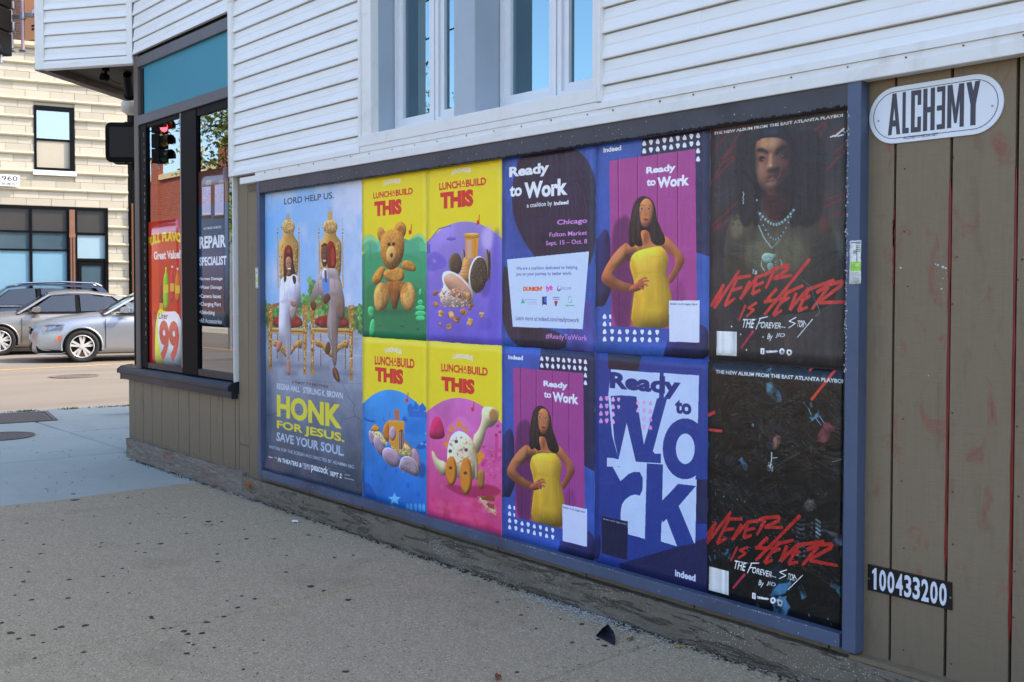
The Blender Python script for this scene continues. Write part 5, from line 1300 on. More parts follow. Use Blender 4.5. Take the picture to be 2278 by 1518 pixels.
def throne(K, cx, topy, x0, x1, shy, ay, yseat, yfoot, backL, backR, sd):
    """K: converter of the crop; all numbers read off the photograph"""
    r = random.Random(sd)
    def orn(p, q, w_, n_):
        cv.line([K(*p)[0], K(*q)[0]], w_, GOLD); cv.line([K(p[0]-1.5, p[1])[0], K(q[0]-1.5, q[1])[0]], w_*.3, GL)
        for i in range(n_):
            t = r.random(); a = K(p[0]+(q[0]-p[0])*t+r.uniform(-.4, .4)*w_*5, p[1]+(q[1]-p[1])*t)[0]; cv.ell([a], w_*.3, w_*.35, r.choice([GD, GL, GOLD]), .8)
    return orn
r = random.Random(8)
# throne backs
for (c, top, L, R_, sh, y1) in ((455, 470, 305, 605, 830, 1330), (1045, 385, 885, 1218, 820, 1330)):
    sc = (R_-L)/300.
    for xx_, yt in ((L, 640 if c < 700 else 600), (R_, 620 if c < 700 else 540)):
        cv.line(K3a(xx_, yt, xx_, 860), 1.2, GOLD); cv.line(K3a(xx_, 860, xx_+3, 1520), 3.8, GOLD); cv.line(K3a(xx_-5, 880, xx_-4, 1500), 1.0, GL); cv.line(K3a(xx_+7, 880, xx_+9, 1500), .8, GD)
        for yy in (700, 750, 800, 830): cv.ell(K3a(xx_, yy), 1.9, 1.7, GD if yy == 750 else GOLD)
        cv.line(K3a(xx_+3, 1340, xx_+5, 1520), 6.0, GOLD); cv.line(K3a(xx_-5, 1350, xx_-3, 1520), 1.4, GL)
    cv.smooth(K3a(c-135*sc, 960, c-125*sc, 880, c-60*sc, 770, c-90*sc, 700, c-85*sc, 620, c-40*sc, 560, c+40*sc, 560, c+90*sc, 620, c+92*sc, 700, c+60*sc, 770, c+130*sc, 860, c+150*sc, 930, c+125*sc, 1500, c-115*sc, 1500), GOLD)
    cv.smooth(K3a(c-85*sc, 620, c-40*sc, 560, c+40*sc, 560, c+90*sc, 620, c+92*sc, 700, c+40*sc, 760, c-40*sc, 760, c-90*sc, 700), (214, 170, 100))
    for xx_ in (-30, -14, 0, 14, 30): cv.line(K3a(c+xx_, top+(8 if abs(xx_) == 14 else 0), c+xx_*.7, 560), 1.3, GOLD if xx_ % 4 else GD)
    cv.poly(K3a(c-34, top+70, c+34, top+70, c+30, 570, c-30, 570), (206, 160, 92))
    for k in range(150):
        a = r.uniform(0, 6.28); rad = r.uniform(.2, 1); px_ = c+95*sc*rad*math.cos(a); py_ = 665+95*rad*math.sin(a); cv.ell(K3a(px_, py_), r.uniform(.7, 1.6), r.uniform(.6, 1.5), r.choice([GD, GL, (160, 104, 50), (236, 196, 128)]), .55)
    for k in range(150):
        s_ = r.choice((-1, 1)); t = r.random(); px_ = c+s_*(100+r.uniform(-22, 22))*sc; py_ = 880+t*560; cv.ell(K3a(px_, py_), r.uniform(.6, 1.5), r.uniform(.8, 2.2), r.choice([GD, GL, (226, 190, 126)]), .6)
cv.smooth(K3a(390, 1500, 388, 1040, 410, 950, 455, 915, 500, 940, 524, 1040, 526, 1500), (110, 20, 24)); cv.ell(K3a(460, 1010), 4, 7, (190, 60, 52), .7, 2)
cv.smooth(K3a(1000, 1300, 990, 930, 1030, 865, 1070, 860, 1120, 930, 1140, 1240), (128, 26, 26)); cv.ell(K3a(1080, 1060), 5, 16, (196, 58, 46), .7, 2); cv.ell(K3a(1085, 1180), 4, 6, (210, 80, 66), .6, 1)
# seats, arms, legs
for (a0, a1, ys, yl, yf, inner) in ((200, 690, 690, 700, 1280, 0), (795, 1340, 700, 720, 1360, 1)):
    y2 = 1350 if inner == 0 else 1440
    for (lx, yb_) in ((300 if not inner else 912, 1120 if not inner else 1230), (600 if not inner else 1258, 1160 if not inner else 1270)): cv.line(K3b(lx, 780, lx, yb_), 3.6, (104, 62, 28)); cv.line(K3b(lx-4, 780, lx-4, yb_-40), 1, (176, 120, 60))
    cv.smooth(K3b(a0+40, 560, a0+130, 520, a1-130, 520, a1-40, 560, a1-30, 700, a0+30, 690), (132, 24, 30)); cv.smooth(K3b(a0+60, 600, a0+120, 560, a0+150, 620, a0+100, 650), (180, 50, 50), .7, 2); cv.smooth(K3b(a1-150, 600, a1-80, 570, a1-60, 640, a1-120, 650), (180, 50, 50), .7, 2)
    cv.poly(K3b(a0+20, 690, a1-20, 702, a1-20, 790, a0+20, 765), GOLD); cv.line(K3b(a0+30, 735, a1-30, 750), 2.2, GD); cv.line(K3b(a0+30, 700, a1-30, 712), 1.2, GL)
    cxm = (a0+a1)/2
    cv.smooth(K3b(a0+30, 850, a0+110, 870, cxm-40, 960, cxm, 1010, cxm+60, 960, a1-110, 870, a1-30, 850, a1-40, 1000, a1-130, 960, cxm+50, 1080, cxm, 1120, cxm-60, 1080, a0+120, 960, a0+40, 960), (190, 136, 66))
    for k in range(60): t = r.random(); cv.ell(K3b(a0+40+(a1-a0-80)*t, 900+120*math.sin(PI*t)+r.uniform(-50, 40)), 1.1, 1.3, r.choice([GD, GL, (90, 60, 30)]), .7)
    for lx in (a0, a1):
        yb_ = (1280 if lx == a0 else 1350) if not inner else (1355 if lx == a0 else 1435)
        cv.poly(K3b(lx-42, 380, lx+42, 372, lx+40, 470, lx+26, 620, lx+30, 760, lx+20, 1100, lx+28, yb_, lx-26, yb_, lx-20, 1100, lx-28, 760, lx-24, 620, lx-40, 470), (182, 128, 58))
        cv.line(K3b(lx-12, 640, lx-6, 1180), 1.6, GL); cv.line(K3b(lx+17, 640, lx+14, 1200), 1.4, (112, 66, 26))
        for k in range(80): t = r.random(); cv.ell(K3b(lx+r.uniform(-30, 30)*(1 if t < .3 else .6), 390+(yb_-430)*t), r.uniform(.8, 2.0), r.uniform(.8, 2.2), r.choice([(96, 56, 20), GL, (222, 168, 88), (130, 82, 36)]), .75)
    cv.poly(K3b(a0+30, 360, a0+150, 330, a0+150, 370, a0+40, 420), (150, 100, 46))
# soft ground shadows
for (c, y, w_) in ((330, 1200, 26), (620, 1230, 26), (900, 1260, 24), (1260, 1340, 26), (500, 1330, 16), (1210, 1440, 14)): cv.ell(K3b(c, y), w_, 5, (84, 90, 108), .5, 7)
# woman in a white suit
SK1, SK2 = (176, 116, 92), (128, 78, 60)
cv.smooth(K3a(395, 1460, 388, 1250, 398, 1100, 430, 1035, 470, 1030, 510, 1060, 530, 1180, 560, 1360, 568, 1440, 545, 1480, 505, 1420, 470, 1300, 430, 1380, 410, 1455), (46, 30, 26))
cv.smooth(K3a(416, 1150, 430, 1090, 468, 1080, 500, 1120, 505, 1210, 488, 1280, 460, 1310, 432, 1270), SK1); cv.ell(K3a(470, 1252), 4.0, 1.8, (238, 220, 214)); cv.ell(K3a(445, 1180), 1.6, 1, (50, 30, 26)); cv.ell(K3a(482, 1175), 1.6, 1, (50, 30, 26)); cv.ell(K3a(465, 1215), 1.6, 2.2, (150, 92, 72), .8, 1)
cv.smooth(K3a(440, 1290, 486, 1290, 492, 1350, 430, 1360), SK2)
cv.smooth(K3a(335, 1520, 345, 1400, 420, 1345, 470, 1370, 530, 1320, 600, 1370, 625, 1520), (206, 206, 224))
cv.smooth(K3b(335, 0, 330, 380, 315, 830, 400, 870, 430, 880, 425, 1150, 490, 1150, 500, 700, 470, 520, 560, 470, 580, 420, 600, 430, 632, 290, 625, 0), (206, 204, 220))
cv.smooth(K3b(470, 380, 560, 380, 575, 470, 540, 570, 500, 600, 480, 520), (168, 150, 146), .9, 1); cv.line(K3b(440, 380, 460, 560, 480, 1120), 1.6, (178, 172, 190)); cv.line(K3b(400, 20, 400, 330), 1.2, (176, 172, 192)); cv.line(K3b(550, 30, 565, 300), 1.6, (168, 162, 184)); cv.line(K3b(470, 30, 460, 300), 3, (226, 224, 238)); cv.smooth(K3b(340, 300, 560, 280, 560, 330, 340, 360), (186, 182, 200), .6, 1)
cv.smooth(K3b(480, 310, 520, 310, 560, 350, 560, 400, 520, 400, 490, 370), SK1); cv.smooth(K3b(570, 430, 605, 440, 600, 500, 575, 490), SK2)
cv.smooth(K3a(395, 1460, 388, 1350, 430, 1340, 430, 1420), (46, 30, 26)); cv.smooth(K3a(510, 1340, 560, 1360, 568, 1440, 545, 1480, 520, 1440), (46, 30, 26))
cv.smooth(K3b(300, 880, 340, 870, 380, 900, 320, 1050, 275, 1010), SK1); cv.smooth(K3b(435, 1140, 480, 1140, 490, 1290, 460, 1370, 435, 1330), SK1); cv.smooth(K3b(430, 1290, 488, 1290, 480, 1355, 450, 1370), (150, 96, 74))
# man in a grey suit and blue shirt
cv.smooth(K3a(840, 1520, 870, 1360, 930, 1250, 1020, 1240, 1140, 1250, 1180, 1360, 1210, 1520), (162, 142, 142))
cv.smooth(K3b(845, 0, 790, 200, 755, 330, 830, 330, 880, 200, 930, 290, 970, 330, 1040, 370, 1000, 560, 1010, 840, 1060, 900, 1080, 1240, 1140, 1240, 1150, 700, 1190, 590, 1250, 560, 1250, 300, 1220, 180, 1200, 0), (158, 138, 136))
cv.smooth(K3b(1110, 280, 1250, 300, 1255, 560, 1190, 590, 1130, 540), (122, 98, 84), .95, 1); cv.smooth(K3b(1080, 560, 1150, 560, 1140, 1200, 1100, 1200), (128, 106, 94), .9, 1); cv.line(K3b(1050, 300, 1040, 560, 1060, 850), 2.4, (184, 164, 160)); cv.line(K3b(1100, 0, 1110, 140), 1.8, (116, 96, 94)); cv.line(K3b(880, 60, 880, 200), 1.6, (118, 98, 98)); cv.smooth(K3b(1040, 180, 1200, 210, 1210, 270, 1060, 250), (140, 120, 118), .7, 1)
cv.smooth(K3a(925, 1250, 1020, 1240, 1035, 1520, 940, 1520), (196, 200, 226)); cv.poly(K3a(925, 1400, 960, 1380, 1000, 1460, 1030, 1380, 1032, 1520, 930, 1520), (84, 142, 214)); cv.poly(K3b(925, 0, 1030, 0, 1035, 190, 960, 240), (84, 142, 214)); cv.poly(K3a(962, 1275, 992, 1275, 1000, 1450, 970, 1440), (92, 74, 76))
cv.smooth(K3a(915, 1090, 916, 960, 940, 895, 990, 890, 1015, 950, 1012, 1080, 1000, 1180, 965, 1240, 935, 1200), (112, 70, 54)); cv.smooth(K3a(935, 1110, 1000, 1090, 1005, 1180, 965, 1240, 936, 1200), (58, 40, 36)); cv.ell(K3a(962, 1140), 4, 2.2, (226, 206, 204)); cv.smooth(K3a(918, 960, 940, 895, 990, 890, 1012, 940, 980, 925, 945, 930), (44, 30, 26)); cv.ell(K3a(938, 1030), 1.6, 1, (40, 24, 20)); cv.ell(K3a(980, 1028), 1.6, 1, (40, 24, 20)); cv.ell(K3a(955, 1065), 1.6, 2, (150, 96, 76), .8)
cv.smooth(K3b(940, 290, 960, 230, 1020, 200, 1060, 260, 1030, 320, 980, 370, 945, 340), (92, 56, 40)); cv.smooth(K3b(760, 330, 800, 310, 850, 340, 845, 440, 800, 460, 770, 400), (92, 56, 40))
cv.smooth(K3b(1000, 880, 1050, 900, 1050, 1040, 1000, 1080, 960, 1020), (86, 52, 34)); cv.smooth(K3b(1075, 1250, 1140, 1245, 1190, 1420, 1170, 1470, 1110, 1420, 1075, 1350), (96, 52, 32)); cv.line(K3b(1110, 1280, 1150, 1420), 1.5, (190, 130, 90))
# cracks and lettering
ck = (34, 38, 50)
cv.line(K3c(1080, 70, 1130, 170, 1150, 240, 1190, 280, 1235, 350, 1215, 410, 1245, 480, 1330, 550), 1.0, ck, .9); cv.line(K3c(1245, 480, 1170, 510, 1110, 515), .9, ck, .9); cv.line(K3c(70, 480, 210, 465, 300, 430, 400, 430, 580, 430), .9, ck, .9); cv.line(K3c(210, 465, 240, 530, 330, 680, 440, 800, 470, 880, 640, 930, 700, 1000, 850, 1060, 900, 1110, 1100, 1150, 1240, 1220), .9, ck, .8); cv.line(K3c(280, 10, 600, 30, 900, 60, 1330, 80), .6, (80, 84, 100), .6)
cv.text('LORD HELP US.', *K3a(396, 352), *K3a(1092, 165) if 0 else K3a(1094, 172), (30, 28, 48), .012)
cv.text('A FILM BY THE EBO TWINS', K3c(452, 70)[0], K3c(905, 100)[0], (28, 28, 38), .01)
cv.text('REGINA HALL   STERLING K. BROWN', K3c(262, 145)[0], K3c(1085, 190)[0], (206, 214, 232), .02)
cv.text('HONK', K3c(262, 490)[0], K3c(1075, 342)[0], (224, 208, 44), .055)
cv.text('FOR JESUS.', K3c(262, 660)[0], K3c(1108, 702)[0], (222, 206, 48), .045)
cv.text('SAVE YOUR SOUL.', K3c(262, 790)[0], K3c(1105, 866)[0], (176, 190, 210), .035)
cv.text('WRITTEN FOR THE SCREEN AND DIRECTED BY ADAMMA EBO', K3c(166, 880)[0], K3c(1235, 1100)[0], (186, 194, 210), .01)
cv.text('IN THEATERS &', K3c(298, 1050)[0], K3c(585, 1070)[0], (232, 236, 244), .03); cv.text('STREAMING', K3c(592, 1100)[0], K3c(690, 1092)[0], (220, 224, 234), .01); cv.text('ONLY ON', K3c(610, 1140)[0], K3c(680, 1122)[0], (220, 224, 234), .01)
cv.text('peacock', K3c(696, 1185)[0], K3c(912, 1118)[0], (236, 240, 246), .025); cv.text('SEPT 2', K3c(938, 1225)[0], K3c(1080, 1205)[0], (232, 236, 244), .03)
for k, c in enumerate([(238, 190, 40), (226, 110, 40), (160, 60, 140), (60, 110, 200), (50, 160, 90)]): cv.ell(K3c(924, 1140+k*24), .8, 1.3, c)
cv.line(K3c(1115, 1215, 1180, 1225), 1.2, (190, 196, 208)); cv.line(K3c(1110, 1255, 1230, 1285), 1.2, (190, 196, 208)); cv.line(K3c(176, 990, 230, 1005), 1.4, (210, 214, 222)); cv.line(K3c(250, 995, 280, 1010), 1.4, (210, 214, 222))
cv.mottle(60, .03, 5)
def lift1(u, v):
    t = max(0, 1-v/.16); w1 = math.exp(-((u-.16)/.22)**2); return .022*t*t*w1*(1+.3*math.sin(u*30+v*20))+.009*t*abs(math.sin(u*9+v*26))
sheet('poster', 'tall film poster of a couple seated on two golden thrones, leftmost in the frame', 'poster', cv, print_mat('film_print', cv.image('film_print'), .28, .55), nx=40, nz=60, seed=1, lift=lift1)
# peeled lower left corner showing white and green paper layers beneath
m = MB(); zz0 = .004
m.add([(-.03, -.010, .012), (.12, -.020, .020), (.34, -.014, .010), (.62, -.006, .004), (.62, -.004, -.008), (.3, -.012, -.006), (.1, -.014, .002)], [(0, 1, 2, 3, 4, 5, 6)]); tag(m.build('peeling_paper', plain('white_paper_back', srgb(200, 206, 212), .5)), 'curled white paper edge peeling off below the film poster', 'paper')

# 2  four lunch posters
YE = (246, 216, 26); RD = (218, 46, 34)
def lunch(col_, top, bgtop, bgbot, K, hdr, arc, seed):
    cv = Canvas(*cell(col_, top), 700, YE); w_, h_ = cv.w, cv.h
    X = np.linspace(0, 1, w_)[None, :]; Y = np.linspace(0, 1, h_)[:, None]
    edge = arc[0]+arc[1]*(2*X-1)**2; msk = (Y > edge)[..., None]; t = np.clip((Y-.3)/.7, 0, 1)[..., None]
    nz_ = fnoise(h_, w_, 120, seed, 5)[..., None]
    bgc = (np.array(bgtop)*(1-t)+np.array(bgbot)*t)/255*(.86+.28*nz_); cv.a = np.where(msk, bgc, cv.a)
    (bx0, by0, bx1, by1), (t0, t1), (u0, u1) = hdr
    return cv
def header(cv, K, brand, l1, l2, ar):
    cv.text('LUNCHABLES', K(*brand[:2])[0], K(*brand[2:])[0], (236, 226, 210), .07, arch=.35)
    a = l1; ax, ay, bx, by = a; fx = lambda t: ax+(bx-ax)*t; 
    # LUNCH A BUILD, the small raised A between the words
    s_top = ay-(ay-by)*1.0
    def seg(txt, t0, t1, v0=0, v1=1, bold=.05):
        # left and right ends follow the sheet, heights from the measured box
        p0 = K(ax+(bx-ax)*t0, ay)[0]; p1 = K(ax+(bx-ax)*t1, by)[0]
        (qx0, qy0), (qx1, qy1) = cv.T([K(ax, ay)[0], K(bx, by)[0]])
        A = (qx0+(qx1-qx0)*t0, qy0+(qy1-qy0)*v0); B = (qx0+(qx1-qx0)*t1, qy0+(qy1-qy0)*v1); cvt(cv, txt, A, B, RD, bold)
    seg('LUNCH', 0, .475); seg('A', .485, .57, .32, 1.0, .02); seg('BUILD', .58, 1); seg('-', .49, .565, .08, .2, .03)
    (qx0, qy0), (qx1, qy1) = cv.T([K(*l2[:2])[0], K(*l2[2:])[0]]); cvt(cv, 'THIS', (qx0, qy0), (qx1, qy1), RD, .085)
    p = K(*ar)[0]; cv.poly([(p[0], p[1]-1.5*0), (p[0]+2, p[1]-14), (p[0]+3.2, p[1]-13), (p[0]+2.6, p[1]+4), (p[0]+3.5, p[1]+7), (p[0]-3, p[1]+10), (p[0]-4, p[1]+1), (p[0]-2, p[1]-1), (p[0]-1, p[1]+2)], RD)
def cvt(cv, t, A, B, col, bold):
    v, tr_, w_, h_ = glyphs(t, bold*.8); s = cv; P_ = np.empty_like(v); P_[:, 0] = A[0]+(B[0]-A[0])*v[:, 0]; P_[:, 1] = A[1]+(B[1]-A[1])*v[:, 1]
    for tri in tr_: s.put(s.mask(P_[tri]), col, 1)
BR, BRD, BRL = (196, 128, 50), (150, 88, 32), (224, 164, 84)
# bear
cv = lunch(1, True, (84, 178, 132), (22, 112, 70), K4, ((0,)*4, (0, 0), (0, 0)), (.395, .10), 11)
for q, c in ((K4(20, 640, 90, 610, 160, 690, 150, 700, 300, 720, 420, 600, 480, 640, 480, 760, 20, 740), (120, 208, 176)), (K4(20, 690, 100, 650, 160, 740, 20, 760), (70, 172, 128)), (K4(300, 700, 430, 620, 480, 690, 480, 780, 320, 780), (60, 164, 118)), (K4(20, 740, 480, 770, 480, 960, 20, 1000), (40, 158, 100)), (K4(20, 990, 200, 960, 480, 990, 480, 1400, 20, 1380), (24, 124, 74))): cv.smooth(q, c, .75, 3)
cv.smooth(K4(60, 1160, 75, 1130, 110, 1150, 105, 1230, 70, 1220), (54, 188, 108)); cv.smooth(K4(75, 1260, 100, 1215, 118, 1260, 112, 1360, 72, 1360), (58, 192, 112)); 
for yy, rr in ((1110, 20), (1150, 34), (1190, 40), (1225, 34)): cv.ell(K4(440, yy), rr/3.23, 7, (64, 196, 122)); cv.ell(K4(440, yy+14), rr/3.23, 1.6, (30, 130, 80), .8)
cv.smooth(K4(425, 1060, 430, 1010, 450, 1010, 450, 1060), (64, 190, 120)); cv.poly(K4(430, 690, 455, 660, 478, 690, 476, 740, 432, 740), (78, 190, 130)); cv.poly(K4(75, 680, 80, 680, 82, 790, 60, 795, 110, 800, 76, 800), (40, 140, 96))
for q in ((310, 1280, 16), (330, 1245, 9), (415, 1255, 9), (420, 1300, 14), (148, 1275, 9)): cv.ell(K4(q[0], q[1]), q[2]/3.2, q[2]/6, (16, 84, 56), .8)
cv.ell(K4(250, 1175), 50, 6, (14, 78, 50), .5, 6)
cv.smooth(K4(105, 980, 85, 950, 120, 880, 165, 840, 190, 870, 170, 930, 140, 980), BR); cv.smooth(K4(300, 830, 330, 800, 390, 820, 412, 860, 400, 890, 350, 880, 305, 870), BR)
cv.smooth(K4(190, 870, 300, 850, 328, 900, 320, 950, 255, 970, 185, 950, 170, 900), BR); cv.smooth(K4(195, 900, 250, 875, 310, 895, 300, 940, 240, 955), (206, 140, 58), .8, 3)
cv.smooth(K4(185, 960, 320, 950, 340, 1000, 290, 1060, 270, 1160, 235, 1160, 220, 1050, 180, 1000), BRD)
cv.ell(K4(160, 1065), 17, 31, (206, 142, 66)); cv.ell(K4(350, 1065), 17, 32, (206, 142, 66)); cv.ell(K4(142, 1085), 11, 28, BRL, .9); cv.ell(K4(358, 1075), 14, 29, BRL, .9); cv.ell(K4(180, 1010), 9, 14, (190, 124, 52), .7, 2); cv.ell(K4(320, 1000), 10, 14, (190, 124, 52), .7, 2)
cv.ell(K4(158, 620), 9, 17, BR, 1, 0, -8); cv.ell(K4(292, 592), 14, 20, BR, 1, 0, 8); cv.ell(K4(298, 600), 8, 13, BRD, .6, 2)
cv.smooth(K4(150, 690, 160, 620, 220, 580, 290, 590, 325, 640, 325, 740, 300, 830, 240, 880, 190, 860, 155, 780), BR); cv.smooth(K4(180, 640, 240, 600, 290, 620, 280, 680, 200, 690), (212, 146, 62), .8, 5)
cv.ell(K4(232, 770), 12, 21, BRL); cv.ell(K4(232, 770), 3.4, 5, (86, 44, 24)); cv.ell(K4(214, 690), 3.4, 4, (60, 36, 22)); cv.ell(K4(247, 688), 3.4, 4, (60, 36, 22)); cv.line(K4(160, 690, 170, 860), 1, BRD, .6, 1)
h = fnoise(cv.h, cv.w, 7, 33, 2)-.5; tan = (cv.a[..., 0] > cv.a[..., 2]*1.6) & (cv.a[..., 1] < .64); cv.a[tan] *= (1+.35*h[tan])[:, None]
header(cv, K4, (176, 272, 296, 222), (100, 364, 385, 284), (108, 492, 305, 362), (368, 590)); cv.mottle(40, .02, 3)
sheet('poster', 'lunch snack poster with a brown teddy bear on green, above the blue one', 'poster', cv, print_mat('bear_print', cv.image('bear_print'), .35, .4, 1), y=-.0006, seed=2, group='yellow topped lunch snack posters')
# purple telescope
cv = lunch(2, True, (168, 144, 214), (104, 86, 196), K4, ((0,)*4, (0, 0), (0, 0)), (.335, .105), 12)
cv.smooth(K4(900, 560, 960, 560, 960, 720, 900, 740, 870, 650), (206, 182, 232), .8, 8); cv.smooth(K4(960, 600, 1020, 560, 1022, 1380, 900, 1400, 950, 900), (94, 78, 188), .6, 8)
cv.smooth(K4(484, 780, 540, 730, 620, 790, 640, 850, 484, 900), (110, 92, 196), .8, 3); cv.line(K4(486, 690, 570, 580, 660, 556), 2.4, (98, 84, 182)); cv.line(K4(656, 560, 656, 640), .6, (98, 84, 182)); cv.ell(K4(660, 648), 11, 4.6, (122, 104, 200)); cv.poly(K4(486, 690, 510, 690, 512, 760, 486, 760), (104, 90, 190)); cv.poly(K4(520, 790, 560, 810, 540, 830), (150, 130, 216))
cv.ell(K4(905, 980), 12, 30, (70, 54, 140), .55, 6)
for (x, y, rx_, ry_) in ((750, 800, 4, 22), (918, 840, 5, 36), (690, 830, 15, 24)): cv.ell(K4(x, y), rx_, ry_, (78, 58, 42)); cv.ell(K4(x-6, y), rx_*.8, ry_*.95, (200, 190, 176), .5, 0)
cv.ell(K4(694, 832), 13.5, 23, (86, 66, 48)); cv.ell(K4(936, 842), 2.6, 33, (66, 50, 38))
cv.smooth(K4(745, 780, 800, 780, 810, 870, 800, 960, 720, 990, 700, 940, 740, 870), (214, 148, 82)); 
for k in range(7): cv.line(K4(735-k*3, 850+k*22, 800, 840+k*24), 1.2, (176, 110, 56), .8)
cv.poly(K4(760, 640, 860, 630, 850, 790, 765, 800), (224, 150, 46)); cv.poly(K4(772, 660, 806, 660, 806, 790, 772, 790), (218, 166, 138)); cv.ell(K4(808, 630), 18, 5.5, (234, 158, 48)); cv.ell(K4(808, 622), 17, 4, (244, 178, 70)); cv.line(K4(832, 650, 830, 790), 1.6, (196, 118, 34))
cv.ell(K4(850, 910), 20, 42, (210, 200, 184), 1, 0, 6); cv.ell(K4(858, 912), 19, 40, (78, 64, 48), 1, 0, 6)
rr = random.Random(2)
for k in range(120): a = rr.uniform(0, 6.28); q = rr.random()**.5; cv.ell(K4(858+54*q*math.cos(a), 912+120*q*math.sin(a)), 1.2, 1.4, rr.choice([(104, 88, 66), (58, 46, 34)]), .8)
cv.smooth(K4(592, 940, 600, 890, 650, 878, 720, 910, 790, 980, 828, 1060, 815, 1120, 770, 1140, 640, 1150, 590, 1110, 570, 1050, 610, 990), (226, 206, 190)); cv.smooth(K4(602, 930, 650, 892, 710, 920, 780, 990, 812, 1060, 790, 1110, 700, 1070, 620, 990), (206, 150, 120)); cv.smooth(K4(660, 1010, 720, 1000, 740, 1060, 690, 1080, 655, 1050), (186, 116, 82))
for k in range(150): x, y = rr.uniform(575, 790), rr.uniform(1010, 1140); cv.ell(K4(x, y), rr.uniform(.8, 2.6), rr.uniform(.8, 2.4), rr.choice([(232, 206, 186), (196, 130, 84), (240, 222, 206), (170, 100, 70)]), .8)
for (x, y, r_) in ((545, 1040, 5), (545, 1120, 6), (585, 1190, 8), (660, 1200, 10), (700, 1230, 9), (750, 1180, 9), (650, 1280, 7), (590, 1272, 4), (795, 1250, 7), (880, 1200, 6), (800, 1140, 6), (770, 1060, 8)):
    for k in range(5): cv.ell(K4(x+rr.uniform(-12, 12), y+rr.uniform(-14, 14)), r_*.6, r_*.6, rr.choice([(204, 138, 74), (226, 170, 110), (140, 90, 54), (190, 120, 60)]), .9)
cv.smooth(K4(780, 1225, 800, 1215, 815, 1260, 800, 1290, 782, 1270), (222, 162, 76)); cv.ell(K4(905, 1265), 15, 14, (92, 74, 178), .5, 3)
header(cv, K4, (664, 196, 803, 142), (574, 304, 912, 208), (582, 440, 820, 292), (855, 520)); cv.mottle(40, .02, 4)
sheet('poster', 'lunch snack poster with a cookie wheeled toy on purple, above the pink one', 'poster', cv, print_mat('purple_print', cv.image('purple_print'), .35, .4, 2), y=-.0002, seed=3, group='yellow topped lunch snack posters')
# blue boat
cv = lunch(1, False, (52, 154, 226), (26, 104, 196), K5, ((0,)*4, (0, 0), (0, 0)), (.305, .11), 13)
cv.smooth(K5b(60, 270, 130, 320, 240, 380, 250, 420, 60, 380), (30, 112, 196), .9, 1)
for (x0, x1, y0, y1) in ((740, 830, 110, 240), (830, 910, 80, 220), (915, 1030, 110, 240)):
    cv.poly(K5b(x0, 170, (x0+x1)/2, y0, x1, 190, x1-10, y1, x0, y1), (30, 104, 192))
cv.poly(K5b(750, 220, 1035, 250, 1035, 350, 760, 330), (30, 106, 194)); cv.poly(K5b(660, 370, 690, 310, 750, 380, 700, 420), (24, 92, 178))
for (x, y, r_) in ((820, 440, 16), (900, 500, 18), (980, 420, 14), (760, 520, 12), (860, 580, 10), (1000, 560, 10)): cv.ell(K5b(x, y), r_, r_*.8, (28, 116, 204), .7, 3)
cv.smooth(K5b(860, 800, 940, 720, 1035, 690, 1035, 820, 900, 830), (22, 82, 166), .9, 2)
def star(K, x, y, r_, c):
    p = []
    for k in range(10): a = -PI/2+k*PI/5; q = r_ if k % 2 == 0 else r_*.45; p.append(K(x+q*math.cos(a), y+q*math.sin(a))[0])
    cv.poly(p, c)
for q in ((960, 740, 34), (1020, 580, 24), (1020, 750, 26)): star(K5b, *q, (88, 176, 236))
star(K5, 238, 1095, 46, (110, 192, 244)); cv.smooth(K5(30, 1080, 25, 970, 80, 1000, 130, 1110, 60, 1090), (18, 78, 160), .9, 3); 
for q in ((90, 930, 14), (180, 880, 16), (250, 900, 14), (330, 1000, 22), (60, 1020, 14), (150, 960, 18), (400, 1060, 20)): cv.smooth(K5(q[0]-q[2], q[1]+q[2], q[0], q[1]-q[2]*1.4, q[0]+q[2]*.8, q[1]+q[2]), (20, 92, 184), .8, 2)
for x in (325, 350, 380, 410, 435): cv.smooth(K5(x-12, 1170, x-10, 1135, x, 1120, x+10, 1135, x+12, 1185), (94, 180, 232), .8, 1)
cv.ell(K5b(960, 1150), 10, 17, (12, 62, 130), .7, 4)
HAM, HL = (172, 136, 158), (206, 172, 186)
cv.smooth(K5b(690, 690, 740, 700, 800, 800, 900, 830, 930, 1000, 920, 1250, 820, 1200, 600, 860), (150, 96, 70))
cv.ell(K5b(870, 980), 9, 25, (176, 136, 152), 1, 0, -14); cv.smooth(K5b(470, 780, 560, 720, 740, 740, 820, 880, 800, 930, 640, 960, 540, 860), (216, 190, 120))
cv.smooth(K5b(150, 560, 230, 540, 340, 560, 420, 740, 400, 800, 260, 700), (214, 192, 124))
for k in range(130): x = rr.uniform(0, 1); cv.ell(K5b(220+200*x, 580+170*x+rr.uniform(-40, 20)), 1.6, 1.8, rr.choice([(232, 214, 150), (190, 150, 80), (240, 226, 176)]), .9)
for k in range(70): x = rr.uniform(0, 1); cv.ell(K5b(540+260*x, 800+90*x+rr.uniform(-50, 50)), 1.5, 1.6, rr.choice([(232, 214, 150), (198, 158, 84), (120, 100, 60)]), .8)
cv.smooth(K5b(195, 490, 220, 445, 270, 450, 330, 540, 230, 560, 165, 520), (226, 140, 34)); 
cv.smooth(K5b(350, 560, 400, 410, 470, 400, 460, 700, 400, 700), (206, 116, 34)); cv.line(K5b(370, 340, 395, 440), 2, (130, 66, 46)); cv.line(K5b(466, 270, 460, 360), 2.2, (130, 66, 46))
cv.poly(K5b(455, 395, 690, 405, 685, 790, 590, 850, 455, 740), (226, 150, 34)); cv.poly(K5b(445, 375, 700, 395, 690, 425, 445, 410), (238, 166, 52)); cv.poly(K5b(535, 215, 620, 222, 615, 382, 540, 372), (198, 116, 72)); 
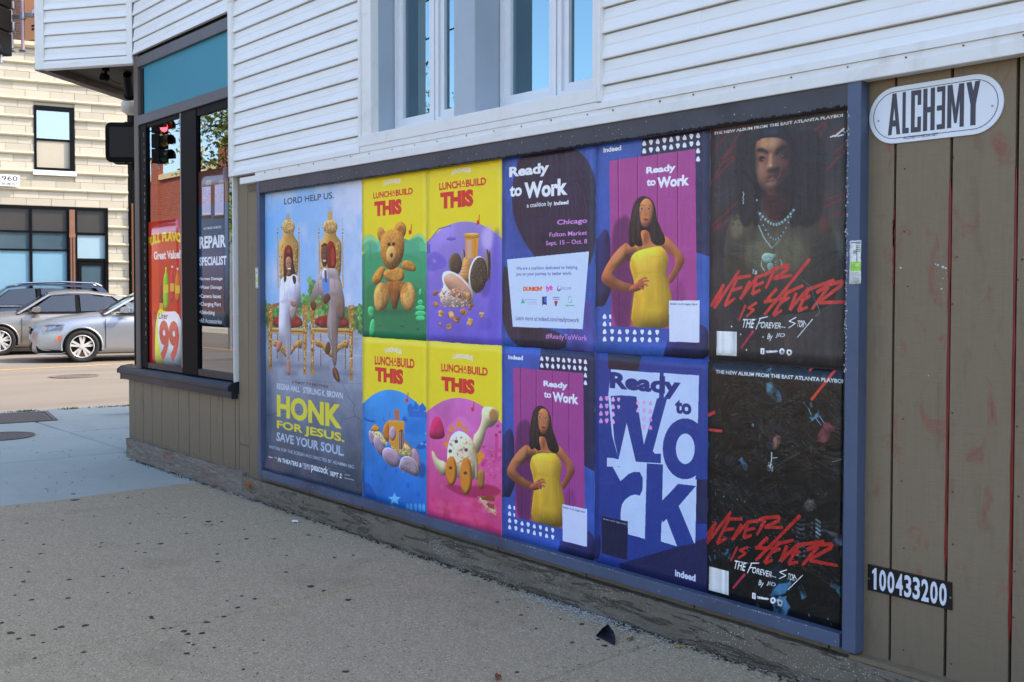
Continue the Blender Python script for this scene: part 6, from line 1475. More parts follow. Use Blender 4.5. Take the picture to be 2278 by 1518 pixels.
for k in range(5): cv.line(K5b(540, 245+k*28, 616, 252+k*28), .8, (150, 80, 50), .7)
cv.smooth(K5b(600, 560, 640, 510, 685, 540, 680, 820, 600, 840), (110, 66, 50)); 
for x in (608, 630, 668): cv.line(K5b(x, 560, x-2, 840), 2.4, (208, 160, 150))
cv.ell(K5b(512, 585), 7.4, 16, (192, 150, 172)); 
for (x, y, rx_, ry_, ro) in ((190, 650, 5, 17, -14), (300, 770, 9, 23, -20), (490, 950, 16, 25, -38)): cv.ell(K5b(x, y), rx_, ry_, HL, 1, 0, ro); cv.ell(K5b(x+4, y+4), rx_*.92, ry_*.92, HAM, 1, 0, ro)
cv.smooth(K5b(610, 1090, 640, 960, 720, 920, 830, 960, 910, 1100, 920, 1270, 760, 1200, 610, 1130), HL); cv.smooth(K5b(622, 1090, 650, 970, 722, 935, 826, 975, 900, 1105, 908, 1255, 760, 1192, 622, 1122), (160, 136, 146))
for k in range(80): cv.ell(K5b(rr.uniform(640, 890), rr.uniform(960, 1200)), 1, 1, rr.choice([(196, 176, 182), (128, 104, 114)]), .6)
header(cv, K5, (175, 110, 287, 85), (104, 186, 373, 150), (106, 300, 297, 220), (323, 415)); cv.mottle(40, .02, 5)
sheet('poster', 'lunch snack poster with a ham and cheese boat on blue, below the bear one', 'poster', cv, print_mat('blue_print', cv.image('blue_print'), .35, .4, 3), y=-.0004, seed=4, group='yellow topped lunch snack posters')
# pink dinosaur
cv = lunch(2, False, (224, 112, 190), (222, 60, 120), K5, ((0,)*4, (0, 0), (0, 0)), (.30, .105), 14)
cv.smooth(K5(465, 690, 480, 600, 505, 540, 545, 535, 575, 620, 580, 690), (206, 30, 84), .9, 1); cv.smooth(K5(570, 640, 620, 580, 690, 520, 760, 600, 800, 640), (232, 130, 200), .6, 3)
for q in ((935, 600, 8), (925, 660, 9), (950, 640, 8)): cv.ell(K5(q[0], q[1]), q[2]/2.4, q[2]/2.6, (206, 30, 84), .9)
cv.poly(K5(920, 670, 940, 670, 935, 830, 915, 830), (214, 60, 130)); 
for k in range(50): x = rr.uniform(820, 960); y = rr.uniform(740, 950); cv.ell(K5(x, y), rr.uniform(2, 6), rr.uniform(1.5, 4), rr.choice([(204, 30, 92), (224, 70, 140), (236, 110, 170)]), .55, 1)
for k in range(60): x = rr.uniform(465, 960); y = rr.uniform(1000, 1330); cv.ell(K5(x, y), rr.uniform(3, 12), rr.uniform(3, 10), rr.choice([(214, 44, 84), (240, 120, 150), (236, 90, 120), (206, 40, 60)]), .35, 3)
cv.smooth(K5(700, 1080, 560, 1000, 650, 1000, 760, 1010, 860, 990, 950, 1020, 960, 1060, 850, 1090), (160, 26, 70), .75, 3)
TOR, TOL, TOD = (222, 196, 150), (240, 222, 186), (150, 92, 50)
cv.smooth(K5(485, 770, 500, 765, 530, 830, 590, 840, 600, 930, 560, 940, 510, 880), TOR); cv.smooth(K5(770, 660, 800, 640, 830, 560, 825, 490, 850, 465, 910, 475, 945, 495, 940, 560, 900, 610, 860, 610, 845, 690, 800, 800, 770, 760), TOR)
cv.ell(K5(905, 525), 9, 13, (176, 112, 50), .8, 2)
for q in (((605, 640), (615, 590), (650, 630)), ((650, 610), (675, 548), (700, 610)), ((690, 610), (720, 600), (735, 660)), ((590, 690), (595, 650), (620, 660)), ((565, 715), (600, 700), (595, 760)), ((735, 680), (765, 690), (770, 740)), ((790, 800), (820, 765), (852, 800), (795, 880))): cv.poly([K5(*p)[0] for p in q], (236, 146, 34))
cv.smooth(K5(800, 890, 850, 900, 845, 1010, 825, 1035, 790, 1000), (176, 116, 50)); cv.smooth(K5(590, 860, 600, 700, 650, 632, 710, 640, 770, 700, 800, 800, 790, 960, 740, 970, 680, 950, 620, 940), TOL); cv.smooth(K5(770, 700, 800, 800, 805, 960, 785, 970, 780, 830, 755, 720), (196, 160, 110))
for k in range(60): a = rr.uniform(0, 6.28); q = rr.random()**.5; cv.ell(K5(690+90*q*math.cos(a), 790+140*q*math.sin(a)), rr.uniform(1, 4), rr.uniform(1, 4), rr.choice([(186, 120, 62), TOD, (206, 150, 92), (232, 206, 160)]), .6, 1)
for (x, y) in ((655, 705), (615, 770), (722, 762)): cv.ell(K5(x, y), 4, 4, (110, 42, 30), .9)
for (x, y, a, b) in ((622, 905, 13, 33), (722, 940, 14, 42)): cv.ell(K5(x, y), a, b, (200, 110, 24)); cv.ell(K5(x-4, y), a*.7, b*.85, (226, 140, 40), .8, 3); cv.ell(K5(x-5, y-22), 4, 3.6, (96, 48, 26), .9)
for k in range(60): x = rr.uniform(0, 1); cv.line(K5(800+100*x+rr.uniform(-20, 20), 1085+100*x+rr.uniform(-20, 20), 830+100*x+rr.uniform(-20, 30), 1095+100*x+rr.uniform(-25, 25)), .9, rr.choice([(228, 214, 150), (206, 186, 116), (240, 230, 186)]), .9)
cv.poly(K5(820, 1078, 915, 1076, 915, 1110, 830, 1100), (140, 70, 34)); cv.poly(K5(860, 1120, 912, 1130, 912, 1165, 870, 1150), (150, 76, 36))
header(cv, K5, (633, 152, 770, 130), (554, 232, 868, 208), (555, 362, 780, 288), (768, 475)); cv.mottle(40, .02, 6)
sheet('poster', 'lunch snack poster with a tortilla dinosaur on pink, below the purple one', 'poster', cv, print_mat('pink_print', cv.image('pink_print'), .35, .4, 4), y=-.0008, seed=5, group='yellow topped lunch snack posters')

# 3  job fair text poster
def wash(cv, seed, amp=.28): n = fnoise(cv.h, cv.w, 60, seed, 5)-.5; cv.a *= (1+amp*2*n)[..., None]; return cv
BLU, NAV = (62, 92, 206), (34, 36, 66)
cv = Canvas(*cell(3, True), 720, (50, 80, 158))
def circ(K, pts, col): cv.model = False; cv.smooth(K(*pts), col, 1, 1, 3); cv.model = True
circ(K4, (1180, 20, 1120, 150, 1095, 320, 1110, 520, 1200, 700, 1300, 820, 1500, 900, 1710, 850, 1710, -20), (42, 34, 56))
circ(K4, (1028, 840, 1070, 860, 1120, 1000, 1110, 1280, 1180, 1290, 1340, 1290, 1500, 1350, 1500, 1460, 1028, 1440), (48, 40, 58))
circ(K4, (1600, 1060, 1700, 1120, 1710, 1500, 1480, 1480, 1500, 1340), (80, 78, 160))
wash(cv, 21, .22); cv.streak(.10, 3)
cv.poly(K4(1062, 800, 1652, 742, 1606, 1300, 1104, 1284), (206, 222, 252))
Wt = (244, 248, 255); PK = (226, 150, 226)
cv.text('Ready', K4(1078, 232)[0], K4(1366, 98)[0], Wt, .055); cv.text('to', K4(1082, 352)[0], K4(1170, 262)[0], Wt, .05); cv.text('Work', K4(1186, 366)[0], K4(1498, 212)[0], Wt, .06)
cv.text('a coalition by', K4(1205, 438)[0], K4(1386, 378)[0], Wt, .02); cv.text('indeed', K4(1400, 412)[0], K4(1505, 372)[0], Wt, .05)
cv.text('Chicago', K4(1422, 562)[0], K4(1638, 500)[0], PK, .03); cv.text('Fulton Market', K4(1368, 638)[0], K4(1638, 590)[0], PK, .02); cv.text('Sept. 15 – Oct. 8', K4(1342, 708)[0], K4(1638, 652)[0], PK, .02); cv.text('#ReadyToWork', K4(1340, 1378)[0], K4(1640, 1345)[0], (214, 140, 214), .02)
tc = (86, 84, 150)
cv.text('We are a coalition dedicated to helping', K4b(212, 312)[0], K4b(1196, 222)[0], tc, .01); cv.text('you on your journey to better work.', K4b(212, 405)[0], K4b(1106, 318)[0], tc, .01); cv.text('Learn more at indeed.com/readytowork', K4b(206, 1125)[0], K4b(1226, 1062)[0], tc, .01)
cv.text('DUNKIN\'', K4b(322, 636)[0], K4b(634, 562)[0], (240, 104, 40), .09); cv.text('lyft', K4b(694, 648)[0], K4b(802, 544)[0], (232, 60, 180), .06); cv.text('Cars.com', K4b(905, 612)[0], K4b(1095, 556)[0], (130, 134, 170), .0); cv.ell(K4b(900, 596), 4.6, 5.6, (110, 116, 160)); cv.ell(K4b(912, 592), 3.6, 4.4, (206, 222, 252))
cv.poly(K4b(320, 750, 356, 832, 284, 832), (70, 190, 150)); cv.text('ALLIANCE', K4b(390, 832)[0], K4b(546, 800)[0], (160, 166, 200), .0); cv.line(K4b(350, 776, 546, 776), 1.6, (160, 166, 200)); cv.line(K4b(410, 852, 546, 852), .8, (170, 176, 206))
cv.poly(K4b(630, 722, 702, 722, 702, 868, 630, 868), (30, 40, 96)); cv.poly(K4b(660, 728, 698, 728, 698, 820, 660, 820), (52, 100, 210)); cv.line(K4b(645, 860, 690, 860), 1.6, Wt)
cv.line(K4b(806, 738, 912, 738), 1.6, (110, 110, 150)); cv.line(K4b(806, 770, 905, 770), 1.6, (110, 110, 150)); cv.smooth(K4b(815, 800, 850, 790, 886, 800, 870, 830, 860, 880, 842, 880, 832, 830), (196, 34, 60))
cv.line(K4b(1052, 790, 1052, 728, 1104, 728), 1.6, (70, 190, 120)); cv.line(K4b(1054, 818, 1104, 818, 1104, 760), 1.6, (70, 190, 120)); cv.line(K4b(1010, 868, 1150, 868), 2.4, (90, 190, 130))
sheet('poster', 'dark blue and brown text poster with a slanted white card in its middle', 'poster', cv, print_mat('jobfair_print', cv.image('jobfair_print'), .32, .7, 5), y=-.0010, seed=6)

# 4  woman in yellow dress, upper and lower copy
def triangles(cv, K, x0, y0, dx, dy, cols, rows, s_, col, slope, start=0):
    cv.model = False
    """rows of small rounded triangles; slope = drop of the row per step"""
    for j in range(rows):
        for i in range(cols):
            x, y = x0+i*dx, y0+j*dy+i*slope
            if (i+start) % 2 == 0: cv.smooth(K(x-s_, y+s_, x-s_*.35, y-s_, x+s_*.35, y-s_, x+s_, y+s_), col, it=1)
            else: cv.smooth(K(x-s_, y-s_, x+s_, y-s_, x+s_*.35, y+s_, x-s_*.35, y+s_), col, it=1)
    cv.model = True
PHO = {}
def woman_art():
    """artwork painted once on the upper sheet"""
    cv = Canvas(*cell(4, True), 760, (54, 88, 170))
    global _c; 
    cv.smooth(K6(28, 790, 130, 680, 130, 1140, 36, 1180), (38, 40, 88), 1, 1); cv.smooth(K6(-10, 820, 90, 740, 150, 1020, 100, 1150, 0, 1180), (42, 44, 96), .9, 1)
    cv.poly(K6(318, 120, 700, 60, 700, 880, 610, 850, 610, 260, 300, 320), (36, 36, 72)); cv.smooth(K6(430, 1440, 470, 1290, 620, 1250, 700, 1300, 700, 1480, 430, 1480), (40, 42, 92), 1, 1)
    wash(cv, 31, .14)
    cv.poly(K6(120, 330, 612, 262, 622, 1300, 132, 1276), (172, 66, 136))
    x = np.linspace(0, 1, cv.w)
    for k, (xt, xb) in enumerate(((170, 178), (280, 284), (396, 396), (510, 512))):
        cv.line(K6(xt, 310-k*16, xb, 1290), 2.6, (112, 26, 78), .9); cv.line(K6(xt+9, 310-k*16, xb+9, 1290), 2, (206, 96, 180), .4, 1)
    cv.smooth(K6(130, 720, 180, 650, 240, 640, 300, 900, 260, 1300, 128, 1300), (70, 28, 66), .62, 5); cv.smooth(K6(470, 1050, 560, 1000, 560, 1300, 470, 1300), (110, 36, 96), .35, 6)
    SK, SKD, SKL = (188, 108, 62), (124, 62, 40), (222, 148, 96)
    # arms
    cv.smooth(K6w(470, 720, 400, 760, 300, 860, 200, 1000, 120, 1160, 115, 1240, 180, 1310, 330, 1370, 500, 1405, 560, 1380, 560, 1290, 420, 1270, 270, 1180, 250, 1120, 380, 1040, 470, 920, 540, 840), SK)
    cv.smooth(K6w(440, 740, 330, 860, 230, 1000, 300, 1020, 420, 900), SKL, .6, 5); cv.smooth(K6w(120, 1190, 200, 1230, 360, 1330, 520, 1390, 330, 1380, 170, 1310), SKD, .6, 4)
    cv.smooth(K6w(960, 620, 1040, 680, 1180, 830, 1245, 950, 1230, 1020, 1130, 1180, 1050, 1300, 1000, 1220, 1080, 1110, 1130, 960, 1030, 870, 940, 760), SK); cv.smooth(K6w(1140, 960, 1230, 1000, 1120, 1180, 1050, 1290, 1030, 1210), SKD, .5, 5)
    cv.smooth(K6w(640, 540, 760, 540, 800, 700, 960, 760, 980, 820, 900, 880, 560, 900, 440, 830, 480, 740, 640, 680), SK); cv.smooth(K6w(680, 560, 760, 600, 740, 740, 700, 760), SKD, .5, 4); cv.smooth(K6w(560, 780, 700, 760, 860, 770, 700, 830), SKL, .4, 4)
    # hair, face
    HR = (40, 28, 26)
    cv.smooth(K6w(690, 92, 600, 130, 545, 230, 515, 350, 500, 450, 480, 560, 490, 680, 480, 760, 530, 800, 570, 760, 640, 790, 680, 760, 660, 690, 640, 560, 760, 560, 790, 720, 850, 770, 940, 770, 985, 710, 960, 620, 900, 500, 860, 400, 850, 260, 800, 140), HR)
    cv.smooth(K6w(628, 300, 640, 200, 700, 130, 770, 140, 815, 220, 820, 340, 790, 450, 730, 520, 680, 520, 640, 440), (206, 122, 70)); cv.smooth(K6w(650, 230, 700, 150, 770, 170, 790, 230, 700, 250), (226, 144, 86), .7, 3); cv.smooth(K6w(640, 440, 680, 520, 740, 525, 780, 460, 730, 500), SKD, .6, 3)
    cv.line(K6w(636, 240, 664, 222, 700, 228), .8, (60, 32, 26)); cv.line(K6w(752, 226, 790, 222), .8, (60, 32, 26)); cv.ell(K6w(672, 275), 3.4, 1.8, (52, 34, 30)); cv.ell(K6w(682, 276), 1.4, 1.2, (206, 206, 214)); cv.ell(K6w(768, 275), 3.2, 1.8, (52, 34, 30)); cv.ell(K6w(776, 277), 1.3, 1.1, (206, 206, 214)); cv.ell(K6w(728, 345), 2.6, 2.2, (170, 92, 56), .8, 1); cv.smooth(K6w(680, 412, 718, 402, 762, 412, 730, 440, 700, 436), (132, 50, 48)); cv.line(K6w(688, 418, 756, 416), .5, (80, 26, 28))
    cv.smooth(K6w(560, 200, 600, 140, 630, 150, 600, 300, 580, 450, 560, 420), (62, 46, 40), .6, 3)
    for k_ in range(46):   # hair strands
        if k_ % 2: x_ = rr.uniform(505, 640); cv.line(K6w(x_+40, rr.uniform(180, 320), x_, rr.uniform(400, 520), x_+rr.uniform(-24, 24), rr.uniform(640, 760)), .7, rr.choice([(82, 62, 52), (22, 14, 14), (98, 76, 62)]), .55)
        else: x_ = rr.uniform(800, 940); cv.line(K6w(rr.uniform(800, 845), rr.uniform(220, 400), x_-30, rr.uniform(480, 560), x_+rr.uniform(-20, 30), rr.uniform(640, 750)), .7, rr.choice([(76, 58, 48), (22, 14, 14), (90, 70, 58)]), .55)
    # dress
    DY, DD = (228, 178, 44), (196, 136, 34)
    cv.line(K6w(570, 760, 618, 830), 1.6, DY)
    cv.smooth(K6w(620, 830, 760, 800, 925, 765, 1000, 860, 1032, 960, 990, 1130, 1010, 1240, 1060, 1420, 1075, 1530, 1080, 1900, 500, 1900, 540, 1530, 565, 1380, 555, 1240, 520, 1130, 492, 1030, 520, 900), DY)
    cv.smooth(K6w(560, 1240, 560, 1380, 530, 1560, 500, 1900, 620, 1900, 640, 1500, 620, 1380), DD, .55, 8); cv.smooth(K6w(500, 1000, 540, 1130, 560, 1240, 620, 1200, 580, 1050, 540, 920), DD, .5, 5); cv.line(K6w(790, 925, 950, 915), 1.6, DD, .6, 2); cv.line(K6w(570, 1140, 770, 1130, 980, 1120), 1.6, DD, .6, 2); cv.ell(K6w(730, 1000), 26, 16, (240, 196, 70), .5, 10)
    for k_ in range(16): x_ = rr.uniform(560, 1040); cv.line(K6w(x_, 1180, x_+(x_-800)*.12, rr.uniform(1400, 1850)), rr.uniform(1, 2.6), rr.choice([(200, 146, 34), (244, 204, 84), (190, 132, 30)]), .35, 2)
    for k_ in range(12): x_ = rr.uniform(560, 980); cv.line(K6w(x_, rr.uniform(840, 900), x_+rr.uniform(-10, 10), 1120), 1.2, rr.choice([(206, 152, 38), (242, 200, 80)]), .35, 2)
    cv.smooth(K6w(430, 870, 500, 900, 520, 960, 480, 1000, 440, 940), (70, 40, 30), .7, 2)
    # hand: palm and separate fingers
    cv.smooth(K6w(480, 1340, 560, 1290, 620, 1240, 680, 1230, 700, 1320, 660, 1360, 560, 1400, 500, 1400), (170, 84, 58))
    for q in ((620, 1250, 700, 1205, 745, 1212), (640, 1275, 720, 1245, 772, 1250), (650, 1300, 710, 1300, 758, 1318), (630, 1330, 670, 1350, 702, 1356)): cv.line(K6w(*q), 4.4, (184, 98, 68), w2=2.6); cv.ell(K6w(q[4]-4, q[5]), 1.2, 1.0, (232, 190, 186))
    cv.line(K6w(650, 1262, 730, 1232), .7, (110, 50, 36), .8); cv.line(K6w(650, 1288, 740, 1284), .7, (110, 50, 36), .8); cv.line(K6w(640, 1318, 700, 1332), .7, (110, 50, 36), .8)
    cv.poly(K6(20, 1270, 132, 1276, 460, 1290, 700, 1306, 700, 1360, 20, 1360), (52, 82, 164)); cv.smooth(K6(430, 1440, 460, 1330, 620, 1290, 700, 1300, 700, 1480, 430, 1480), (38, 40, 92), 1, 1)
    cv.text('Ready', K6(331, 416)[0], K6(501, 346)[0], Wt, .055); cv.text('to', K6(334, 476)[0], K6(386, 430)[0], Wt, .05); cv.text('Work', K6(394, 488)[0], K6(578, 406)[0], Wt, .06)
    cv.text('indeed', K6(86, 284)[0], K6(188, 240)[0], Wt, .05)
    triangles(cv, K6, 320, 230, 38.5, 43, 9, 2, 15, Wt, -5.6); triangles(cv, K6, 628, 272, 38, 47, 1, 2, 15, Wt, 0)
    triangles(cv, K6, 93, 1306, 43, 43, 8, 2, 14, Wt, .8); triangles(cv, K6, 93, 1220, 38, 42, 1, 2, 14, Wt, 0); cv.poly(K6(118, 1210, 130, 1210, 130, 1234, 122, 1234), Wt); cv.poly(K6(118, 1254, 130, 1254, 130, 1276, 122, 1276), Wt)
    cv.poly(K6(461, 1130, 636, 1128, 636, 1370, 464, 1364), (222, 226, 248)); cv.text('Better work begins here', K6(470, 1157)[0], K6(624, 1144)[0], (60, 58, 110), .01)
    cv.mottle(60, .03, 7); return cv
cvw = woman_art()
sheet('poster', 'upper blue poster of a woman in a yellow dress, above the huge lettering poster', 'poster', cvw, print_mat('woman_print_upper', cvw.image('woman_print_upper'), .34, .6, 6), y=-.0014, seed=7, group='posters of a woman in a yellow dress')
cv2 = Canvas(*cell(3, False), 700); yi = (np.arange(cv2.h)/cv2.h*cvw.h).astype(int); xi = (np.arange(cv2.w)/cv2.w*cvw.w).astype(int); cv2.a = cvw.a[yi][:, xi]*np.array([.95, .95, 1.0])
sheet('poster', 'blue poster of a woman in a yellow dress, the lower one under the text poster', 'poster', cv2, print_mat('woman_print_lower', cv2.image('woman_print_lower'), .30, .5, 7), y=-.0004, seed=8, group='posters of a woman in a yellow dress')

# 5  big lettering poster
cv = Canvas(*cell(4, False), 720, (34, 56, 136))
cv.poly(K7(98, -20, 270, 10, 240, 120, 98, 90), (34, 30, 50)); cv.poly(K7(590, 600, 520, 650, 540, 860, 600, 860), (28, 32, 74)); cv.poly(K7(150, 1060, 590, 930, 590, 1215, 180, 1110), (26, 30, 76)); cv.smooth(K7(25, 950, 60, 890, 60, 1030, 25, 1040), (30, 36, 86)); wash(cv, 41, .10)
Wc = (196, 212, 244)
cv.poly(K7(112, 94, 354, 112, 350, 238, 374, 240, 374, 112, 549, 124, 530, 958, 280, 935, 196, 912, 196, 880, 158, 850, 158, 620, 92, 576, 92, 532, 118, 420, 98, 228), Wc)
BL2 = (30, 46, 120)
cv.text('Ready', K7(106, 210)[0], K7(458, 135)[0], BL2, .06); cv.text('to', K7(430, 312)[0], K7(512, 250)[0], BL2, .055)
# letterforms W, o, r, k of the huge word
B3 = (34, 56, 136)
cv.poly(K7(110, 226, 170, 222, 165, 330, 128, 440), B3); cv.poly(K7(160, 222, 238, 228, 275, 468, 340, 238, 392, 232, 320, 500, 330, 512, 360, 512, 360, 560, 235, 552, 190, 360, 150, 540, 118, 420, 128, 440), B3)
cv.poly(K7(92, 532, 118, 534, 118, 420, 60, 400, 60, 576, 92, 576), B3)
cv.poly(K7(96, 236, 118, 420, 92, 530, 60, 520, 60, 230), B3)
cv.model = False; cv.ell(K7(480, 488), 50, 68, B3, rot=0); cv.ell(K7(481, 488), 21, 34, Wc); cv.poly(K7(556, 330, 600, 330, 600, 640, 530, 640, 556, 520), (34, 56, 136))
cv.poly(K7(372, 590, 440, 640, 536, 646, 536, 672, 445, 662, 368, 740), Wc)
cv.poly(K7(290, 560, 370, 566, 362, 948, 280, 934), B3)
cv.poly(K7(364, 748, 445, 662, 534, 672, 448, 772, 528, 958, 440, 972, 362, 838, 360, 950, 360, 750), B3); cv.poly(K7(388, 836, 440, 972, 360, 948, 362, 862), Wc); cv.poly(K7(448, 772, 534, 690, 526, 960), Wc)
cv.poly(K7(118, 420, 128, 440, 150, 540, 232, 552, 290, 560, 286, 610, 240, 600, 190, 620, 156, 660, 156, 620, 92, 576, 92, 532, 118, 534), Wc); cv.poly(K7(92, 532, 290, 562, 288, 606, 215, 606, 160, 650, 92, 576), Wc)
cv.poly(K7(118, 420, 150, 540, 118, 534), B3); cv.poly(K7(190, 360, 232, 552, 150, 540), Wc)
cv.smooth(K7(158, 640, 160, 650, 210, 602, 270, 604, 268, 722, 220, 712, 170, 750, 160, 800, 160, 850, 156, 850), B3, it=1); cv.poly(K7(92, 576, 158, 576, 158, 900, 92, 900), B3); cv.poly(K7(120, 575, 158, 578, 160, 650), Wc)
triangles(cv, K7, 62, 238, 29, 37, 2, 4, 12, (226, 150, 210), .8); triangles(cv, K7, 122, 242, 29, 37, 1, 4, 12, (236, 170, 216), 0); triangles(cv, K7, 150, 244, 29, 37, 1, 2, 10, (236, 170, 216), 0, 1); triangles(cv, K7, 246, 258, 30, 38, 2, 2, 11, (236, 170, 216), 2); triangles(cv, K7, 276, 300, 30, 40, 1, 3, 11, (236, 170, 216), 2, 1); triangles(cv, K7, 308, 262, 30, 40, 1, 4, 11, (226, 150, 210), 0)
cv.poly(K7(66, 822, 196, 848, 192, 1042, 66, 1006), (22, 24, 60)); cv.text('Better work begins here', K7(74, 842)[0], K7(190, 858)[0], (200, 208, 236), .01)
cv.text('indeed', K7(430, 1120)[0], K7(532, 1112)[0], (214, 222, 244), .05)
cv.mottle(50, .03, 8)
sheet('poster', 'blue poster filled by huge white and blue letters reading ready to work', 'poster', cv, print_mat('letters_print', cv.image('letters_print'), .28, .6, 8), y=-.0008, seed=9)

# 6  two black album posters
RB = (204, 54, 44)
def brush(cv, K, strokes, wd, col, a=1.0):
    for st in strokes: cv.line(K(*st), wd, col, a, w2=wd*.8)
NEVER = [(70, 735, 215, 490), (215, 490, 110, 760), (110, 760, 395, 330), (380, 400, 230, 730), (390, 410, 530, 385), (310, 560, 430, 520), (230, 735, 345, 650), (520, 450, 410, 655), (410, 655, 600, 400), (600, 400, 545, 600), (590, 410, 690, 370), (560, 510, 680, 460), (550, 600, 640, 550), (800, 340, 705, 530), (690, 380, 800, 310, 970, 260, 960, 310, 800, 420), (800, 420, 1010, 380)]
FOURR = [(1215, 195, 920, 560), (920, 560, 690, 840), (830, 540, 700, 690), (690, 690, 900, 650), (970, 560, 790, 840), (960, 580, 1140, 500), (890, 690, 980, 640), (800, 845, 890, 790), (1060, 590, 985, 780), (985, 780, 1200, 530), (1200, 550, 1080, 790), (1190, 550, 1500, 435), (1120, 680, 1220, 620), (1080, 795, 1190, 750), (1430, 520, 1245, 775), (1300, 580, 1440, 490, 1600, 450, 1580, 500, 1330, 690), (1330, 700, 1660, 690)]
IS_ = [(470, 730, 395, 905), (600, 700, 500, 760, 570, 780, 480, 860)]
def titles(cv, K, brushes=True):
    brush(cv, K, NEVER, 8.0, RB); brush(cv, K, FOURR, 8.5, RB); brush(cv, K, IS_, 6, RB); brush(cv, K, [(560, 1030, 420, 1225)], 6, (176, 40, 74))
    def tx(t, a, b, bold=.03, sl=.25): cv.text(t, K(*a)[0], K(*b)[0], (232, 232, 228), bold, slant=sl)
    tx('THE', (420, 990), (560, 890)); brush(cv, K, [(440, 900, 600, 890)], 1.2, Wt)
    brush(cv, K, [(640, 890, 590, 1010), (630, 885, 730, 862), (620, 940, 690, 925)], 2.6, Wt); tx('OREVER', (640, 996), (880, 930)); brush(cv, K, [(860, 975, 935, 990)], 1.6, Wt)
    brush(cv, K, [(1060, 870, 975, 915, 1050, 940, 970, 995)], 2.2, Wt); tx('TOR', (1060, 985), (1150, 905)); brush(cv, K, [(1155, 920, 1175, 960), (1250, 892, 1072, 1105)], 2.0, Wt)
    tx('By', (715, 1145), (775, 1060), .02); tx('JID', (815, 1110), (920, 1055), .02)
    cv.poly(K(646, 1228, 690, 1228, 690, 1300, 646, 1300), Wt); cv.line(K(668, 1245, 668, 1290), 1.4, (20, 20, 24)); cv.line(K(706, 1265, 845, 1262), 3.0, (220, 220, 220)); cv.line(K(710, 1282, 830, 1272), 2, (220, 220, 220)); cv.ell(K(895, 1268), 6.2, 7.4, Wt); cv.ell(K(895, 1268), 2.6, 3, (90, 90, 94)); cv.smooth(K(946, 1240, 1005, 1246, 1016, 1280, 1000, 1320, 950, 1312), Wt); cv.smooth(K(965, 1262, 995, 1265, 985, 1300, 965, 1290), (30, 30, 34))
    cv.poly(K(135, 1030, 368, 1038, 366, 1324, 132, 1308), (222, 222, 220))
X5, X6 = xs_[5], xs_[6]
cv = Canvas(X5, X6, onY(1700, 806)[1], onY(1600, 263)[1], 760, (26, 22, 22))
n = fnoise(cv.h, cv.w, 90, 51, 5)[..., None]; cv.a = (np.array([34, 30, 31])*(1-n)+np.array([70, 60, 56])*n)/255.  # ground lightened to carry a hazy sheen in its colour
ROLLB = (124, 34, 30)
for st in ((700, 190, 800, 120), (720, 260, 860, 110), (760, 320, 870, 220), (750, 360, 850, 290), (720, 440, 850, 300), (700, 460, 900, 110), (1290, 160, 1420, 60), (1310, 220, 1360, 120), (1370, 200, 1480, 130), (1400, 290, 1480, 220), (1290, 310, 1330, 250), (1300, 450, 1480, 260), (1300, 570, 1480, 510), (1340, 600, 1470, 540), (1390, 640, 1480, 632), (700, 710, 860, 560), (740, 720, 830, 640), (690, 760, 760, 680)): cv.line(K6(*st), 4.6, ROLLB, .75, 1)
# body, tattoos
cv.smooth(K6(790, 720, 830, 640, 930, 620, 1180, 620, 1380, 650, 1450, 760, 1460, 920, 1430, 1100, 1330, 1200, 900, 1220, 830, 1160, 760, 960), (58, 50, 38)); cv.smooth(K6(900, 800, 1000, 740, 1180, 740, 1280, 820, 1220, 960, 1000, 980, 880, 900), (112, 104, 74), .7, 14); cv.smooth(K6(800, 680, 880, 620, 900, 720, 830, 800), (126, 112, 82), .7, 8); cv.smooth(K6(1380, 660, 1440, 740, 1460, 860, 1440, 900, 1420, 740), (130, 150, 138), .6, 7); cv.smooth(K6(1310, 650, 1370, 650, 1390, 720, 1330, 740), (110, 38, 28), .7, 8)
for k in range(70):
    x, y = rr.uniform(880, 1290), rr.uniform(770, 960); r_ = rr.uniform(8, 22); a0 = rr.uniform(0, 6)
    cv.line([K6(x+r_*math.cos(a0+t)*(1-t/8), y+r_*math.sin(a0+t)*(1-t/8))[0] for t in (0, .8, 1.6, 2.4, 3.2, 4.2)], 1.3, (58, 66, 46), .6)
for k in range(10): x, y = rr.uniform(800, 870), rr.uniform(650, 700); cv.ell(K6(x, y), 3, 3, (66, 62, 46), .6)
# hair locks
for (x, w_) in ((905, 60), (1250, 110), (960, 30), (1180, 50)): cv.smooth(K6(x-w_, 160, x+w_, 150, x+w_*.9, 620, x+w_*.5, 700, x-w_*.5, 720, x-w_, 500), (36, 29, 27), .96, 3)
for k in range(60): x = rr.choice([rr.uniform(860, 950), rr.uniform(1150, 1340)]); cv.line(K6(x, rr.uniform(180, 350), x+rr.uniform(-15, 15), rr.uniform(500, 700)), 1.1, rr.choice([(50, 38, 34), (14, 10, 10), (62, 50, 46)]), .5, 1)
